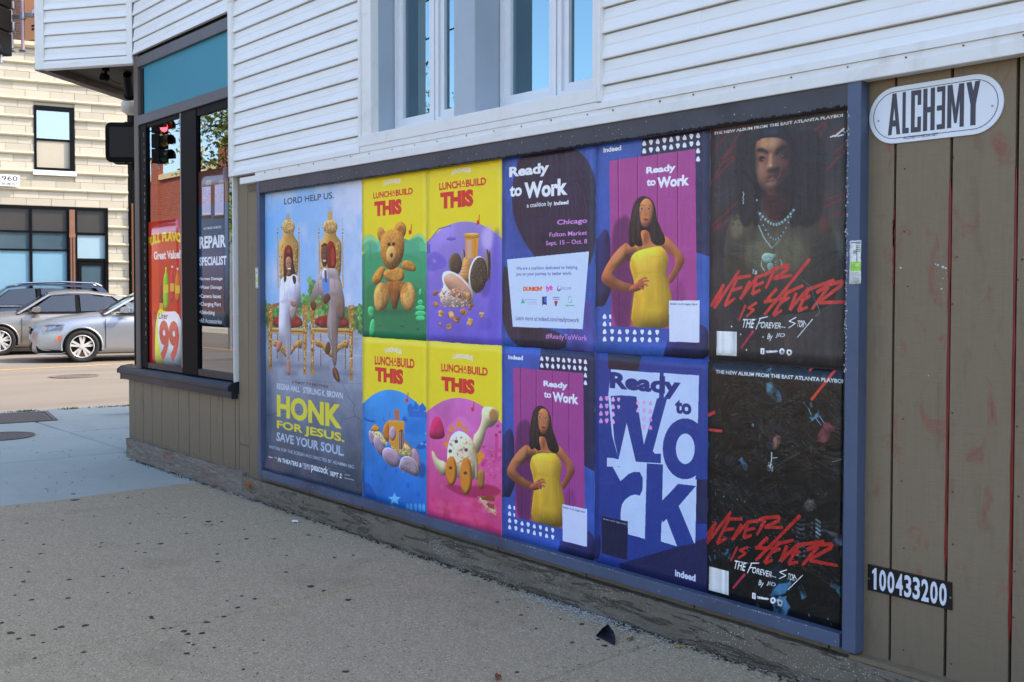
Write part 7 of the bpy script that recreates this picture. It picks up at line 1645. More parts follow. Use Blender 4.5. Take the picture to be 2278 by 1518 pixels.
# face
F1, F2, F3 = (128, 82, 58), (66, 36, 28), (186, 140, 98)
cv.smooth(K6(1000, 480, 1160, 480, 1180, 620, 1130, 680, 1010, 660), (56, 28, 22)); cv.smooth(K6(1010, 590, 1060, 640, 1120, 640, 1080, 680, 1010, 660), (92, 44, 30), .6, 6)
cv.smooth(K6a(385, 420, 420, 330, 540, 290, 740, 300, 860, 380, 900, 520, 880, 700, 840, 860, 740, 1030, 620, 1100, 500, 1050, 420, 900, 385, 700), F1)
cv.smooth(K6a(700, 300, 870, 380, 920, 540, 900, 760, 820, 960, 700, 1060, 760, 800, 800, 560), F2, .85, 14); cv.smooth(K6a(430, 390, 540, 310, 720, 310, 740, 380, 640, 450, 560, 430, 470, 420), F3, .95, 8); cv.smooth(K6a(400, 640, 500, 680, 540, 790, 480, 860, 410, 800), (164, 108, 84), .8, 9); cv.smooth(K6a(700, 600, 880, 600, 860, 720, 760, 760), (146, 84, 64), .75, 9)
cv.smooth(K6a(410, 450, 480, 435, 560, 480, 580, 530, 480, 500, 415, 500), (34, 20, 16), .95, 2); cv.smooth(K6a(650, 520, 720, 420, 830, 400, 850, 450, 760, 480, 690, 560), (30, 17, 14), .95, 3)
cv.smooth(K6a(425, 590, 470, 550, 530, 570, 530, 600, 480, 640, 430, 620), (38, 20, 16), .9, 2); cv.ell(K6a(478, 580), 5, 3, (16, 10, 10)); cv.ell(K6a(500, 600), 3, 1.4, (130, 96, 88)); cv.smooth(K6a(730, 540, 800, 510, 860, 530, 830, 590, 750, 580), (30, 17, 14), .9, 3); cv.ell(K6a(770, 548), 3, 2, (190, 140, 80), .7, 1)
cv.smooth(K6a(585, 500, 640, 520, 660, 640, 700, 700, 720, 750, 640, 780, 550, 760, 545, 700, 580, 640), (150, 98, 66)); cv.smooth(K6a(590, 520, 620, 530, 620, 660, 600, 690, 575, 650), F3, .9, 4); cv.ell(K6a(605, 686), 2, 2.4, (226, 206, 180), .9, 1); cv.smooth(K6a(630, 720, 740, 700, 740, 790, 640, 800, 560, 790, 550, 760), (40, 22, 18), .9, 4)
cv.smooth(K6a(560, 830, 640, 810, 740, 800, 700, 870, 600, 890, 545, 900), (70, 38, 32), .95, 3); cv.smooth(K6a(520, 960, 560, 925, 640, 910, 700, 900, 700, 950, 620, 980, 540, 985), (138, 92, 82), .9, 3); cv.smooth(K6a(560, 900, 630, 850, 660, 850, 640, 900), (150, 100, 88), .8, 2); cv.line(K6a(540, 912, 640, 900, 740, 820), 1.3, (24, 12, 12)); cv.line(K6a(650, 900, 740, 820), .7, (206, 196, 190), .8)
cv.smooth(K6a(530, 1060, 620, 1040, 710, 1050, 660, 1110, 560, 1110), (130, 60, 40), .7, 5); cv.smooth(K6a(410, 900, 480, 1010, 560, 1100, 460, 1150, 400, 1000), (26, 16, 15), .8, 5)
cv.smooth(K6(950, 200, 945, 140, 1010, 100, 1090, 100, 1150, 150, 1170, 220, 1100, 195, 1000, 195, 960, 225), (34, 31, 36)); cv.smooth(K6(1000, 150, 1080, 145, 1090, 180, 1010, 190), (50, 56, 78), .7, 4); cv.smooth(K6(1140, 150, 1180, 240, 1160, 420, 1150, 260), (26, 18, 17), .9, 4)
cv.smooth(K6a(400, 820, 470, 980, 560, 1060, 700, 1060, 820, 900, 870, 760, 880, 980, 760, 1140, 560, 1160, 440, 1060, 390, 920), (30, 18, 16), .55, 9); cv.smooth(K6a(360, 380, 400, 380, 420, 640, 400, 900, 470, 1200, 380, 1200, 340, 800), (26, 18, 17), .8, 7); cv.smooth(K6a(850, 380, 900, 360, 960, 700, 930, 1200, 820, 1200, 880, 800), (24, 17, 16), .8, 9); cv.smooth(K6a(640, 300, 900, 340, 920, 1100, 640, 1100), (30, 16, 16), .28, 16)
# chain
for k in range(26):
    t = k/25; x = 975+200*t; y = 625+70*math.sin(PI*t)+(0 if t < .5 else -25*(t-.5)); cv.ell(K6(x, y), 2.8, 3.4, (150, 172, 170) if k % 2 else (70, 84, 84)); cv.ell(K6(980+180*t, 650+130*math.sin(PI*t)), 1.8, 2.4, (140, 164, 160) if k % 2 else (60, 76, 76), .9)
cv.line(K6(975, 700, 1005, 770, 1050, 830), 3.0, (138, 160, 156)); cv.line(K6(1100, 780, 1050, 830), 3, (110, 132, 128)); 
cv.smooth(K6(990, 880, 1010, 855, 1050, 860, 1080, 870, 1060, 910, 1020, 920, 1000, 905), (132, 160, 140)); cv.smooth(K6(1020, 915, 1060, 910, 1070, 960, 1030, 970), (110, 136, 118)); cv.line(K6(1010, 960, 990, 930, 992, 900), 2.2, (140, 166, 148)); cv.line(K6(1080, 950, 1110, 920, 1095, 890), 2.2, (140, 166, 148)); 
for k in range(40): cv.ell(K6(rr.uniform(1000, 1080), rr.uniform(865, 965)), .9, 1, rr.choice([(70, 92, 78), (190, 206, 196)]), .8)
for k in range(10): cv.ell(K6(955+rr.uniform(-14, 14), 965+rr.uniform(-12, 12)), 1.5, 2, (170, 176, 174))
cv.text('THE NEW ALBUM FROM THE EAST ATLANTA PLAYBOI', K6(718, 182)[0], K6(1457, 60)[0], (226, 228, 230), .05)
titles(cv, K6b)
for k in range(26): x = rr.uniform(690, 1480); y = rr.uniform(100, 1300); cv.line(K6(x, y, x+rr.uniform(-14, 14), y+rr.uniform(40, 200)), .7, (100, 104, 112), .35, 1)
for q in (((1385, 195, 1410, 185), 3), ((1410, 192, 1465, 145), 4), ((1425, 190, 1462, 180), 3), ((1450, 150, 1470, 170), 2)): cv.line(K6(*q[0]), q[1], (222, 224, 224), .95)
for k in range(9): cv.ell(K6(888+rr.uniform(-3, 3), 510+k*8), .9, 1.4, (214, 216, 214))
for q in ((965, 555), (872, 1322), (1000, 1338), (820, 1278), (905, 1412)): cv.ell(K6(*q), 1.6, 2, (206, 208, 206))
cv.line(K6(1225, 1010, 1275, 1050, 1290, 1110, 1320, 1180), 1.6, (120, 136, 150), .6); cv.line(K6(1285, 1160, 1310, 1140, 1325, 1200, 1300, 1220), 1.5, (120, 150, 132), .7)
cv.streak(.10, 6, 10, 200)
def lift6(u, v): return .004*max(0, 1-v/.06)*(1 if u > .8 else .3)
sheet('poster', 'black album poster with a bare chested man wearing chains, top right of the frame', 'poster', cv, print_mat('album_print_upper', cv.image('album_print_upper'), .42, .9, 9), y=-.0018, seed=10, lift=lift6)
K7t = lambda *p: [q for i in range(0, len(p), 2) for q in [(lambda x, z: (x, z))(*p[i:i+2])]]
cv = Canvas(X5-.004, X6-.006, onY(1876, 1411)[1], onY(1600, 806)[1], 760, (9, 11, 14))
n = fnoise(cv.h, cv.w, 120, 61, 5)[..., None]; cv.a = (np.array([2, 4, 6])*(1-n)+np.array([12, 14, 14])*n)/255.
for k in range(260):   # dim crowd: faint limbs, cloth folds and glints
    x, y = rr.uniform(20, 1400), rr.uniform(100, 1500); l = rr.uniform(20, 110); a = rr.uniform(-1.2, 1.2)
    c = rr.choice([(24, 34, 40), (34, 26, 22), (18, 26, 34), (40, 52, 58), (46, 34, 26)]); cv.line(K7a(x, y, x+l*math.sin(a)*.6, y+l*.5, x+l*math.sin(a), y+l), rr.uniform(1.2, 5), c, .55, 2)
for k in range(120):
    x, y = rr.uniform(20, 1400), rr.uniform(100, 1500); cv.ell(K7a(x, y), rr.uniform(.6, 1.6), rr.uniform(.6, 2.2), rr.choice([(70, 86, 92), (96, 110, 112), (50, 60, 66)]), .6)
for k in range(160):
    x, y = rr.uniform(20, 1380), rr.uniform(20, 1300); l = rr.uniform(20, 120); a = rr.uniform(-1.2, 1.2)
    c = rr.choice([(22, 32, 40), (16, 30, 44), (34, 48, 56), (30, 26, 22)]); cv.line(K7b(x, y, x+l*math.sin(a), y+l), rr.uniform(1.2, 5), c, .5, 2)
for k in range(26): x = rr.uniform(30, 1400); cv.line(K7a(x, rr.uniform(100, 700), x+rr.uniform(-60, 0), rr.uniform(800, 1500)), 1.0, (40, 30, 22), .3, 2)
for k in range(40): cv.ell(K7a(rr.uniform(420, 680), rr.uniform(110, 230)), rr.uniform(1.5, 5), rr.uniform(1.5, 4), rr.choice([(66, 104, 116), (90, 130, 140), (34, 54, 60)]), .5, 1)
cv.model = False
_sm = cv.smooth
def _rough(pts, col, a=1.0, blur=0, it=2):
    q = []
    for i in range(len(pts)):
        p0, p1 = np.array(pts[i]), np.array(pts[(i+1) % len(pts)])
        for t in (0, .33, .66): q.append(p0+(p1-p0)*t+np.array([rr.gauss(0, 1), rr.gauss(0, 1)])*min(2.2, np.hypot(*(p1-p0))*.10))
    return Canvas.poly(cv, q, tuple(int(k*.8) for k in col), a, max(blur, 1))
cv.smooth = _rough
C1, C2 = (74, 122, 142), (104, 158, 180)
cv.smooth(K7a(615, 330, 680, 320, 740, 380, 785, 470, 770, 530, 720, 530, 700, 490, 640, 500, 620, 430), C1); cv.smooth(K7a(640, 330, 700, 350, 760, 450, 740, 500, 660, 420), C2, .6, 3); cv.smooth(K7a(450, 440, 490, 490, 560, 450, 640, 500, 720, 540, 620, 550, 540, 520, 480, 505), (46, 76, 92)); cv.line(K7a(500, 480, 600, 530, 700, 545), 1.4, (80, 116, 132), .8)
cv.line(K7a(200, 640, 280, 660, 400, 630), 1.6, (96, 112, 124), .8, 1); cv.line(K7a(90, 670, 180, 690), 1.8, (86, 98, 112), .6, 1)
for k in range(26): cv.ell(K7a(rr.uniform(200, 280), rr.uniform(300, 440)), rr.uniform(.7, 2.4), rr.uniform(.7, 2.4), (96, 116, 122), .6)
cv.smooth(K7a(1150, 860, 1215, 740, 1260, 725, 1320, 770, 1330, 840, 1290, 910, 1200, 950, 1140, 930), (128, 58, 66)); cv.line(K7a(1200, 790, 1280, 850), 1.5, (76, 28, 34), .8, 1); cv.smooth(K7a(1160, 850, 1250, 820, 1290, 880, 1200, 920), (158, 82, 88), .5, 4)
cv.line(K7a(1000, 530, 1060, 600, 1085, 660), 1.8, (110, 150, 164)); cv.line(K7a(1150, 560, 1160, 660, 1215, 740), 2.2, (96, 136, 156)); cv.smooth(K7a(1070, 690, 1150, 630, 1170, 680, 1090, 730), (84, 128, 156)); cv.line(K7a(1130, 690, 1185, 765), 1.6, (110, 150, 164)); cv.smooth(K7a(1060, 520, 1090, 530, 1110, 590, 1080, 580), (96, 132, 142)); cv.line(K7a(1150, 470, 1220, 500, 1300, 570), 1.2, (70, 86, 80), .8); cv.line(K7a(1080, 980, 1085, 1080), 1.8, (70, 100, 112), .7); cv.line(K7a(1300, 1140, 1400, 1110), 1.6, (140, 140, 128), .8)
cv.smooth(K7a(335, 1120, 375, 1090, 440, 1190, 435, 1230, 400, 1230), (104, 156, 190)); cv.smooth(K7a(100, 1110, 115, 1050, 135, 1060, 110, 1110), (120, 160, 178)); cv.smooth(K7a(1200, 250, 1250, 240, 1260, 350, 1220, 370), (84, 120, 132), .8, 1)
# small figure in the middle
cv.smooth(K7a(690, 900, 730, 855, 770, 870, 765, 940, 720, 1020, 690, 1000), (104, 66, 56)); cv.smooth(K7a(695, 920, 740, 880, 740, 930, 715, 1000), (170, 124, 104), .8, 2); cv.line(K7a(730, 905, 765, 900), 1.6, (30, 14, 14)); cv.line(K7a(680, 1040, 680, 1110, 660, 1200), 2.2, (176, 188, 188)); cv.line(K7a(690, 1100, 740, 1095), 1.6, (160, 172, 172))
for k in range(40): cv.ell(K7a(665+rr.uniform(-26, 26), 1190+rr.uniform(-44, 44)), 1, 1.2, (190, 196, 194), .8)
cv.line(K7a(740, 1180, 880, 1090, 985, 1040), 3.4, (92, 70, 48), .7, 2); cv.smooth(K7a(470, 750, 600, 740, 610, 790, 490, 790), (40, 34, 36), .8, 2); cv.ell(K7a(485, 765), 2.6, 4, (130, 146, 150)); cv.ell(K7a(556, 890), 2.4, 7, (110, 74, 60), .7, 2)
# figures below
cv.smooth(K7b(930, 300, 980, 190, 1060, 220, 1150, 280, 1190, 420, 1160, 520, 1040, 700, 960, 700, 930, 560), (22, 24, 28))
for k in range(9): y = 300+k*46; cv.line(K7b(930, y-10, 975, y+14, 1020, y+4), 4.4, (124, 158, 176), .95)
for k in range(30): cv.ell(K7b(1040+rr.uniform(-40, 60), 300+rr.uniform(0, 260)), 1.6, 1.6, (156, 172, 180), .9)
for k in range(14): cv.poly(K7b(*[q for p in [(1130+18*(k % 3), 290+14*k), (1150+18*(k % 3), 300+14*k), (1146+18*(k % 3), 320+14*k), (1126+18*(k % 3), 310+14*k)] for q in p]), (150, 176, 190), .8)
cv.smooth(K7b(1010, 130, 1060, 90, 1130, 110, 1140, 180, 1080, 230, 1030, 200), (58, 58, 50)); 
for k in range(40): cv.line(K7b(rr.uniform(1020, 1130), rr.uniform(90, 180), rr.uniform(1020, 1140), rr.uniform(110, 210)), .8, rr.choice([(120, 128, 118), (60, 50, 40)]), .7)
cv.smooth(K7b(1180, 380, 1340, 450, 1400, 460, 1400, 560, 1290, 560, 1320, 480, 1190, 430), (70, 74, 84)); cv.smooth(K7b(1290, 520, 1330, 490, 1400, 510, 1400, 570, 1300, 570), (112, 124, 150), .8, 2); cv.smooth(K7b(1090, 450, 1130, 500, 1240, 530, 1220, 550, 1110, 510), (96, 96, 96))
for k in range(60): x = rr.uniform(10, 260); y = rr.uniform(600, 1100); cv.line(K7b(x, y, x+rr.uniform(-20, 20), y+rr.uniform(20, 90)), rr.uniform(1, 3.4), rr.choice([(60, 112, 150), (30, 60, 90), (96, 150, 180), (14, 26, 40)]), .55, 1)
cv.smooth(K7b(110, 230, 150, 300, 190, 370, 150, 350, 110, 290), (60, 100, 120), .7, 1); cv.smooth(K7b(170, 640, 230, 600, 240, 650, 200, 700), (70, 120, 150), .8, 1)
cv.smooth(K7b(640, 800, 760, 760, 860, 900, 880, 960, 830, 1050, 740, 1090, 660, 1090, 690, 980), (18, 32, 42)); cv.smooth(K7b(700, 1000, 800, 960, 880, 930, 860, 1030, 780, 1070, 690, 1100, 640, 1070), (70, 128, 166)); cv.smooth(K7b(680, 1140, 760, 1080, 830, 1090, 860, 1200, 820, 1290, 760, 1290, 700, 1240), (74, 132, 166)); cv.smooth(K7b(955, 980, 1000, 980, 1035, 1060, 1030, 1110, 990, 1110, 955, 1050), (80, 136, 168)); cv.smooth(K7b(1270, 970, 1330, 960, 1380, 990, 1390, 1090, 1340, 1050), (72, 128, 156)); cv.smooth(K7b(500, 1190, 530, 1160, 555, 1200, 530, 1220), (50, 100, 124), .8, 1)
for q in ((100, 20), (330, 90), (410, 110), (190, 60), (60, 60), (80, 90), (1060, 1270), (1380, 870), (1290, 1360), (1250, 1310)): cv.line([K7b(q[0], q[1])[0], K7b(q[0]+rr.uniform(-12, 12), q[1]+rr.uniform(10, 40))[0]], 1.6, (170, 180, 182), .7)
for k in range(90): cv.ell(K7b(rr.uniform(10, 300), rr.uniform(0, 700)), .8, .8, (90, 104, 110), .6)
for k in range(34):    # more half lit bodies, sleeves and hands in the dark
    x, y = rr.uniform(40, 1380), rr.uniform(260, 1500); c = rr.choice([(26, 44, 56), (40, 62, 76), (44, 32, 28), (30, 36, 40), (58, 84, 98)]); r_ = rr.uniform(14, 46); a0 = rr.uniform(0, 3)
    cv.smooth(K7a(*[q for j in range(7) for q in (x+r_*rr.uniform(.5, 1.2)*math.cos(j*.9)*(1+.8*math.cos(a0)), y+r_*rr.uniform(.6, 1.6)*math.sin(j*.9)*(1+.8*math.sin(a0)))]), c, .5, 2)
dk_ = fnoise(cv.h, cv.w, 46, 77, 5); cv.a *= np.clip(.35+(dk_-.36)*3.6, .25, 1.15)[..., None]
cv.line(K7a(1340, 185, 1085, 505), 6.5, (206, 54, 40)); cv.line(K7a(1095, 165, 1068, 208), 6, (206, 54, 40)); cv.line(K7a(30, 660, 95, 630), 8, (196, 50, 46)); cv.line(K7a(36, 810, 170, 825), 6, (196, 50, 46)); cv.line(K7a(1145, 170, 1165, 170), 3, (160, 30, 26))
cv.text('THE NEW ALBUM FROM THE EAST ATLANTA PLAYBOI', K7a(106, 236)[0], K7a(1412, 293)[0], (208, 214, 218), .05)
# titles: same layout, carried down to this sheet
(xa, za), (xb, zb2) = onY(*K6b(646, 1300)[0]), onY(*K7b(478, 1122)[0])
def Kt(*p):
    o = []
    for i in range(0, len(p), 2):
        x, z = onY(*K6b(p[i], p[i+1])[0]); P_ = np.array([x+(xb-xa), 0, z+(zb2-za)+.004]); d = P_-CAM; Z = d @ WX
        o.append((1139+FPX*(d @ RX)/Z, 708.08-FPX*(d @ UX)/Z))
    return o
RB = (176, 34, 30); titles(cv, Kt)
for k in range(60): cv.ell(Kt(rr.uniform(100, 1500), rr.uniform(300, 850)), 1.0, 1.0, (150, 150, 150), .8)
cv.streak(.10, 9, 10, 200)
sheet('poster', 'black album poster with scattered dim figures, bottom right of the frame', 'poster', cv, print_mat('album_print_lower', cv.image('album_print_lower'), .24, .8, 10), y=-.0010, seed=11)
# sliver of an older yellow green poster at the right inner edge
m = MB(); n = 14; vs = []
for i in range(n+1):
    z = zbi+.01+(.60-zbi)*i/n; wv = .010+.004*math.sin(i*1.3)+(.010 if i < 4 else 0)*(1-i/4 if i < 4 else 0); vs += [(xri-.0005-wv, -.006, z), (xri+.001, -.007, z), (xri+.001, -.004, z), (xri-.0005-wv, -.004, z)]
m.add(vs, [(4*i+a, 4*i+(a+1) % 4, 4*i+4+(a+1) % 4, 4*i+4+a) for i in range(n) for a in range(4)]); tag(m.build('poster_remnant', plain('yellow_green_print', srgb(168, 176, 44), .5)), 'thin yellow green strip of older poster at the lower right inner frame edge', 'poster')

# ------------------------------------------------------------------ signs on the boards
YS = YP-.003
def P8(x, y): return K8(x, y)[0]
# oval sign: white plate with dark rim line and condensed lettering
xL, _ = onY(1935, 265, YS); xR, _ = onY(2234, 240, YS); zC = 1.7625; hh = .0925
al = empty('wall_sign', ((xL+xR)/2, YS, zC)); tag(al, 'white pill shaped metal sign with tall dark letters on the taupe boards', 'sign')
def pill(w2, h2, n=18): 
    o = []
    for s_, a0 in ((1, -90), (-1, 90)):
        for k in range(n+1): a = math.radians(a0+180*k/n); o.append((s_*(w2-h2)+h2*math.cos(a), h2*math.sin(a)))
    return o
w2 = (xR-xL)/2
sgw = paint('sign_white_enamel', srgb(222, 226, 232), .3, .05, 4); sgk = plain('sign_dark_grey', srgb(66, 62, 72), .45)
m = MB(); m.prism(pill(w2, hh), 'y', -.004, .002); m.build('plate', sgw, al, bevel=.001)
def ring(a, b, y0, y1, mat, nm):
    m = MB(); n = len(a); vs = [(p[0], y0, p[1]) for p in a]+[(p[0], y0, p[1]) for p in b]+[(p[0], y1, p[1]) for p in a]+[(p[0], y1, p[1]) for p in b]
    m.add(vs, [(i, (i+1) % n, (i+1) % n+n, i+n) for i in range(n)]+[(i, (i+1) % n, (i+1) % n+2*n, i+2*n) for i in range(n)]+[(i+n, (i+1) % n+n, (i+1) % n+3*n, i+3*n) for i in range(n)]); return m.build(nm, mat, al)
ring(pill(w2-.0155, hh-.0155), pill(w2-.0175, hh-.0175), -.0048, -.004, sgk, 'rim_line')
x0s = [-.160, -.118, -.080, -.040, .005, .040, .092]; lt = 'ALCHEMY'
xa0 = onY(*P8(312, 300), YS)[0]-(xL+xR)/2; xa1 = onY(*P8(878, 300), YS)[0]-(xL+xR)/2
ws = [.17, .10, .14, .155, .115, .205, .17]; tot = sum(ws); cx0 = xa0
q_ = lambda x0, x1, z0, z1: [(x0, z0), (x1, z0), (x1, z1), (x0, z1)]
LET = {'A': [[(0, 0), (.30, 0), (.60, 1), (.34, 1)], [(.70, 0), (1, 0), (.66, 1), (.40, 1)], [(.22, .2), (.78, .2), (.72, .35), (.28, .35)]],
       'L': [q_(0, .50, 0, 1), q_(.50, 1, 0, .13)], 'C': [q_(0, .38, 0, 1), q_(.38, 1, .88, 1), q_(.66, 1, .64, .88), q_(.38, 1, 0, .12), q_(.66, 1, .12, .36)],
       'H': [q_(0, .36, 0, 1), q_(.64, 1, 0, 1), q_(.36, .64, .43, .56)], 'E': [q_(.60, 1, 0, 1), q_(0, .60, 0, .12), q_(0, .60, .44, .56), q_(0, .60, .88, 1)],
       'M': [q_(0, .25, 0, 1), q_(.75, 1, 0, 1), [(.25, 1), (.25, .62), (.43, .10), (.57, .10), (.50, .42), (.30, 1)], [(.75, 1), (.70, 1), (.50, .42), (.57, .10), (.75, .62)]],
       'Y': [q_(.31, .69, 0, .48), [(0, 1), (.36, 1), (.69, .48), (.31, .48)], [(.64, 1), (1, 1), (.69, .48), (.31, .48)]]}
for ch, w_ in zip(lt, ws):
    ww = (xa1-xa0)*w_/tot; zt_, zb_ = .071, -.064; a, b = cx0+.0035, cx0+ww-.0035; m = MB()
    for i_, pg in enumerate(LET[ch]): m.prism([(a+(b-a)*p[0], zb_+(zt_-zb_)*p[1]) for p in pg], 'y', -.0046-.00015*i_, -.0039)
    m.build('letter', sgk, al); cx0 += ww
text_obj('lettering', 'ALCHEMYMEDIA.NET', sgk, al, ((xa0+.058, -.0048, -.083), (xa0+.175, -.0048, -.083), (xa0+.058, -.0048, -.0735)), .0, depth=.0003)
for x in (-w2+.034, w2-.034): m = MB(); m.disc((x, -.004, -.012), (0, -1, 0), .0035, .002, 12); m.build('screw', M['steel'], al)
# black number plate
k = 4.124
def PN(x, y): return onY(1860+x/k, 1150+y/k, YS)
nx0, nz1 = PN(295, 435); nx1, _ = PN(1068, 600); _, nz0 = PN(292, 668)
npl = empty('number_sign', ((nx0+nx1)/2, YS, (nz0+nz1)/2)); tag(npl, 'narrow black plate with white digits screwed low on the taupe boards', 'sign')
W2, H2 = (nx1-nx0)/2, (nz1-nz0)/2
m = MB(); m.prism([(-W2, -H2), (W2, -H2-.001), (W2-.002, H2), (-W2, H2)], 'y', -.003, .002); m.build('plate', plain('black_plate', srgb(14, 14, 20), .35), npl, bevel=.0008)
dw = plain('white_digits', srgb(214, 218, 232), .4); n_ = 9; X0, X1 = -W2+.013, W2-.012; st = (X1-X0)/n_
for i, ch in enumerate('100433200'):
    if ch == '1':
        a = X0+i*st; m = MB(); m.prism([(a+st*.34, -H2*.84), (a+st*.66, -H2*.84), (a+st*.66, H2*.84), (a+st*.46, H2*.84), (a+st*.12, H2*.56), (a+st*.12, H2*.34), (a+st*.34, H2*.44)], 'y', -.0036, -.0029); m.build('digit', dw, npl); continue
    a = X0+i*st+(st*.16 if ch == '1' else 0); text_obj('digit', ch, dw, npl, ((a, -.0032, -H2*.84), (a+st*(.5 if ch == '1' else .84), -.0032, -H2*.84), (a, -.0032, H2*.84)), .028, depth=.0004)
for x in (-W2+.006, W2-.004): m = MB(); m.disc((x, -.003, -.004), (0, -1, 0), .0028, .0016, 10); m.build('screw', M['steel'], npl)
# small stickers on the frame
def sticker(px0, py0, px1, py1, label, y, seed, green):
    x0, z1 = onY(px0, py0, y); x1, z0 = onY(px1, py1, y); cv = Canvas(x0, x1, z0, z1, 2600, (206, 208, 204), y=y); r = random.Random(seed)
    for k in range(5): cv.rect(.55, .06+k*.045, .95, .085+k*.045, (90, 92, 90), .6)
    cv.rect(.1, .03, .95, .06, (96, 98, 96), .8); cv.rect(.6, .12, .68, .5, (80, 82, 84), .7); cv.rect(.3, .22, .62, .30, (110, 112, 112), .7)
    if green: cv.rect(.1, .49, 1.0, .70, (142, 196, 60)); cv.rect(.5, .52, .9, .60, (180, 220, 110))
    for k in range(7): cv.rect(.2, .74+k*.032, .9, .755+k*.032, (130, 132, 130), .7)
    cv.mottle(20, .15, seed)
    return sheet('sticker', label, 'sticker', cv, print_mat('sticker_print_%d' % seed, cv.image('sticker_print_%d' % seed), .4, .2), y=y, nx=4, nz=8, wave=.0005, seed=seed, edges=True)
sticker(1891, 536, 1915, 632, 'worn white and green sticker on the right rail of the poster frame', YF-.0032, 70, True)
sticker(568.8, 596, 574.5, 642, 'small faded sticker on the left rail of the poster frame', YF-.0024, 71, True)
# orange block with two screws at the left end of the painted foot board
x, z = onY(553, 1077, -.03)
ob = empty('orange_block', (x, -.028, z)); tag(ob, 'small rusty orange block with two screws on the foot board left of the frame', 'bracket')
m = MB(); m.prism([(-.022, -.008), (-.018, .016), (.012, .012), (.026, .004), (.020, -.022), (-.008, -.020)], 'y', -.014, .012); m.build('block', paint('rust_orange', srgb(150, 86, 34), .7, .2, 40), ob, bevel=.003)
for q in (-.010, .006): m = MB(); m.disc((q, -.014, -.002), (0, -1, 0), .003, .0015, 8); m.build('screw', M['dark'], ob)
x, z = onY(645, 1105, -.034)
m = MB()
for q in range(5): m.add([(x-.002, -.036, z-.02), (x+.002, -.036, z-.02), (x+.004*(q-2), -.042-.002*q, z+.018-.003*abs(q-2))], [(0, 1, 2)])
tag(m.build('weed', bpy.data.materials['weed_green']), 'tiny green weed growing from the foot board below the film poster', 'weed')

# ------------------------------------------------------------------ posters behind the shop glass
YV = .0150
x0, _ = onY(338, 600, YV); x1 = -1.262; z1 = onY(405, 487, YV)[1]; z0 = onY(404, 828, YV)[1]
cv = Canvas(onY(326.5, 600, YV)[0], onY(406, 600, YV)[0], z0, z1+.004, 700, (198, 40, 34), y=YV); cv.rect(0, 0, .35, .62, (222, 66, 36), .8, 12)
cv.text('FULL FLAVOR', KV(140, 1475)[0], KV(560, 1335)[0], (226, 208, 30), .07, arch=.5); cv.text('Great Value!', KW(190, 172)[0], KW(455, 70)[0], (240, 228, 222), .05)
for (x, c, h_, w_, cap) in ((310, (120, 200, 40), 250, 26, (226, 214, 60)), (372, (196, 40, 60), 235, 22, (236, 236, 236)), (425, (226, 110, 40), 255, 24, (230, 230, 226)), (265, (120, 30, 34), 430, 20, (60, 60, 70))):
    y1 = 670 if x < 340 else 590
    cv.smooth(KW(x-w_, y1, x-w_, h_+110, x-6, h_+40, x-6, h_, x+6, h_, x+6, h_+40, x+w_, h_+110, x+w_, y1), c); cv.poly(KW(x-8, h_-4, x+8, h_-4, x+8, h_+14, x-8, h_+14), cap); cv.poly(KW(x-w_+2, h_+170, x+w_-2, h_+170, x+w_-2, h_+250, x-w_+2, h_+250), (226, 206, 60), .8)
cv.smooth(KW(205, 1300, 200, 900, 230, 640, 300, 690, 470, 680, 480, 1300), (222, 212, 40)); cv.smooth(KW(300, 1230, 240, 1040, 225, 800, 240, 690, 480, 680, 480, 1240, 400, 1250), (226, 226, 224))
cv.text('2 Liter', KW(200, 755)[0], KW(330, 700)[0], (60, 60, 66), .02); cv.text('99', KW(245, 1175)[0], KW(440, 780)[0], (206, 56, 44), .06)
sheet('window_poster', 'red soda price poster filling the lower part of the left pane of the shop window', 'poster', cv, print_mat('soda_print', cv.image('soda_print'), .08, .05, spec=.9), y=.0155, nx=6, nz=10, wave=.0006, seed=40, edges=False)
x0, z1 = onY(441, 383, YV); x1, z0 = onY(512, 724, YV)
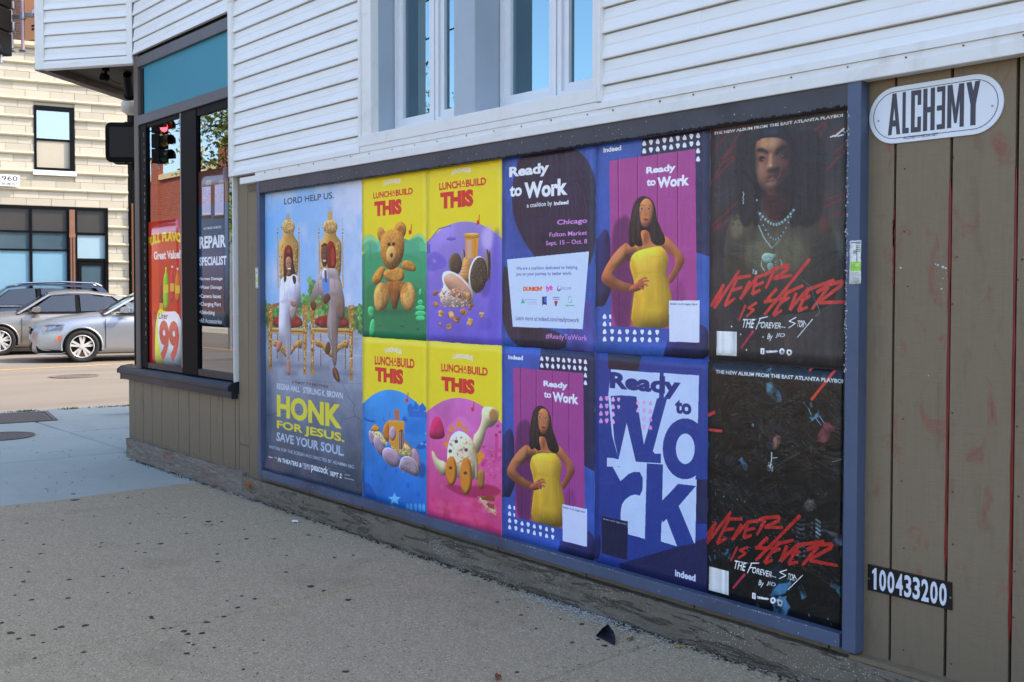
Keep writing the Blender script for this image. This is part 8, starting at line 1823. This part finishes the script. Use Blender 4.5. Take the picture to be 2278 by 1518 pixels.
cv = Canvas(onY(440, 600, YV)[0], onY(509, 600, YV)[0], onY(470, 727, YV)[1], onY(470, 378, YV)[1], 800, (40, 76, 108), y=YV)
t = np.linspace(0, 1, cv.h)[:, None, None]; cv.a = np.where(t < .22, np.array([104, 60, 48])/255, np.where(t < .6, np.array([44, 82, 112])/255, (np.array([44, 82, 112])*(1-(t-.6)/.4)+np.array([22, 26, 34])*(t-.6)/.4)/255))*np.ones((1, cv.w, 1)); cv.a = blur1(cv.a[..., 0], 14)[..., None]*0+cv.a
for (a, b) in ((728, 835), (865, 975)):
    cv.poly(KV(a, 1165, a, 800 if a < 800 else 780, b, 790 if a < 800 else 770, b, 1155), (52, 40, 46)); cv.poly(KV(a+6, 1125, a+6, 815 if a < 800 else 790, b-6, 805 if a < 800 else 780, b-6, 1118), (182, 182, 210)); 
    for i in range(4):
        for j in range(4): cv.ell(KV(a+20+i*22, 840+j*48-(0 if a < 800 else 16)), 1.2, 1.4, rr.choice([(206, 90, 80), (226, 160, 140), (230, 230, 240)]), .7)
    for i in range(4): cv.ell(KV(a+22+i*22, 1108), 1.6, 2, (232, 236, 240))
    cv.poly(KV(a+45, 800, a+50, 745, b, 735, b-4, 790), (196, 186, 180), .5)
cv.text('ANY MAKE OR MODEL', KV(750, 1282)[0], KV(946, 1235)[0], (206, 214, 226), .02); cv.text('REPAIR', KV(706, 1488)[0], KV(992, 1330)[0], (228, 232, 240), .05); cv.text('SPECIALIST', KW(643, 232)[0], KW(912, 130)[0], (226, 230, 238), .05)
for t_, a, b in (('•Screen Damage', (645, 384), (872, 340)), ('•Water Damage', (645, 470), (866, 425)), ('•Camera Issues', (645, 550), (858, 512)), ('•Charging Port', (645, 640), (858, 594)), ('•Unlocking', (645, 722), (795, 676)), ('•All Accessories', (645, 796), (864, 762))): cv.text(t_, KW(*a)[0], KW(*b)[0], (226, 230, 236), .03)
sheet('window_poster', 'blue phone repair poster in the right pane of the shop window', 'poster', cv, print_mat('repair_print', cv.image('repair_print'), .12, .05, spec=.7), y=.0155, nx=6, nz=10, wave=.0006, seed=41, edges=False)
bpy.context.view_layer.update()
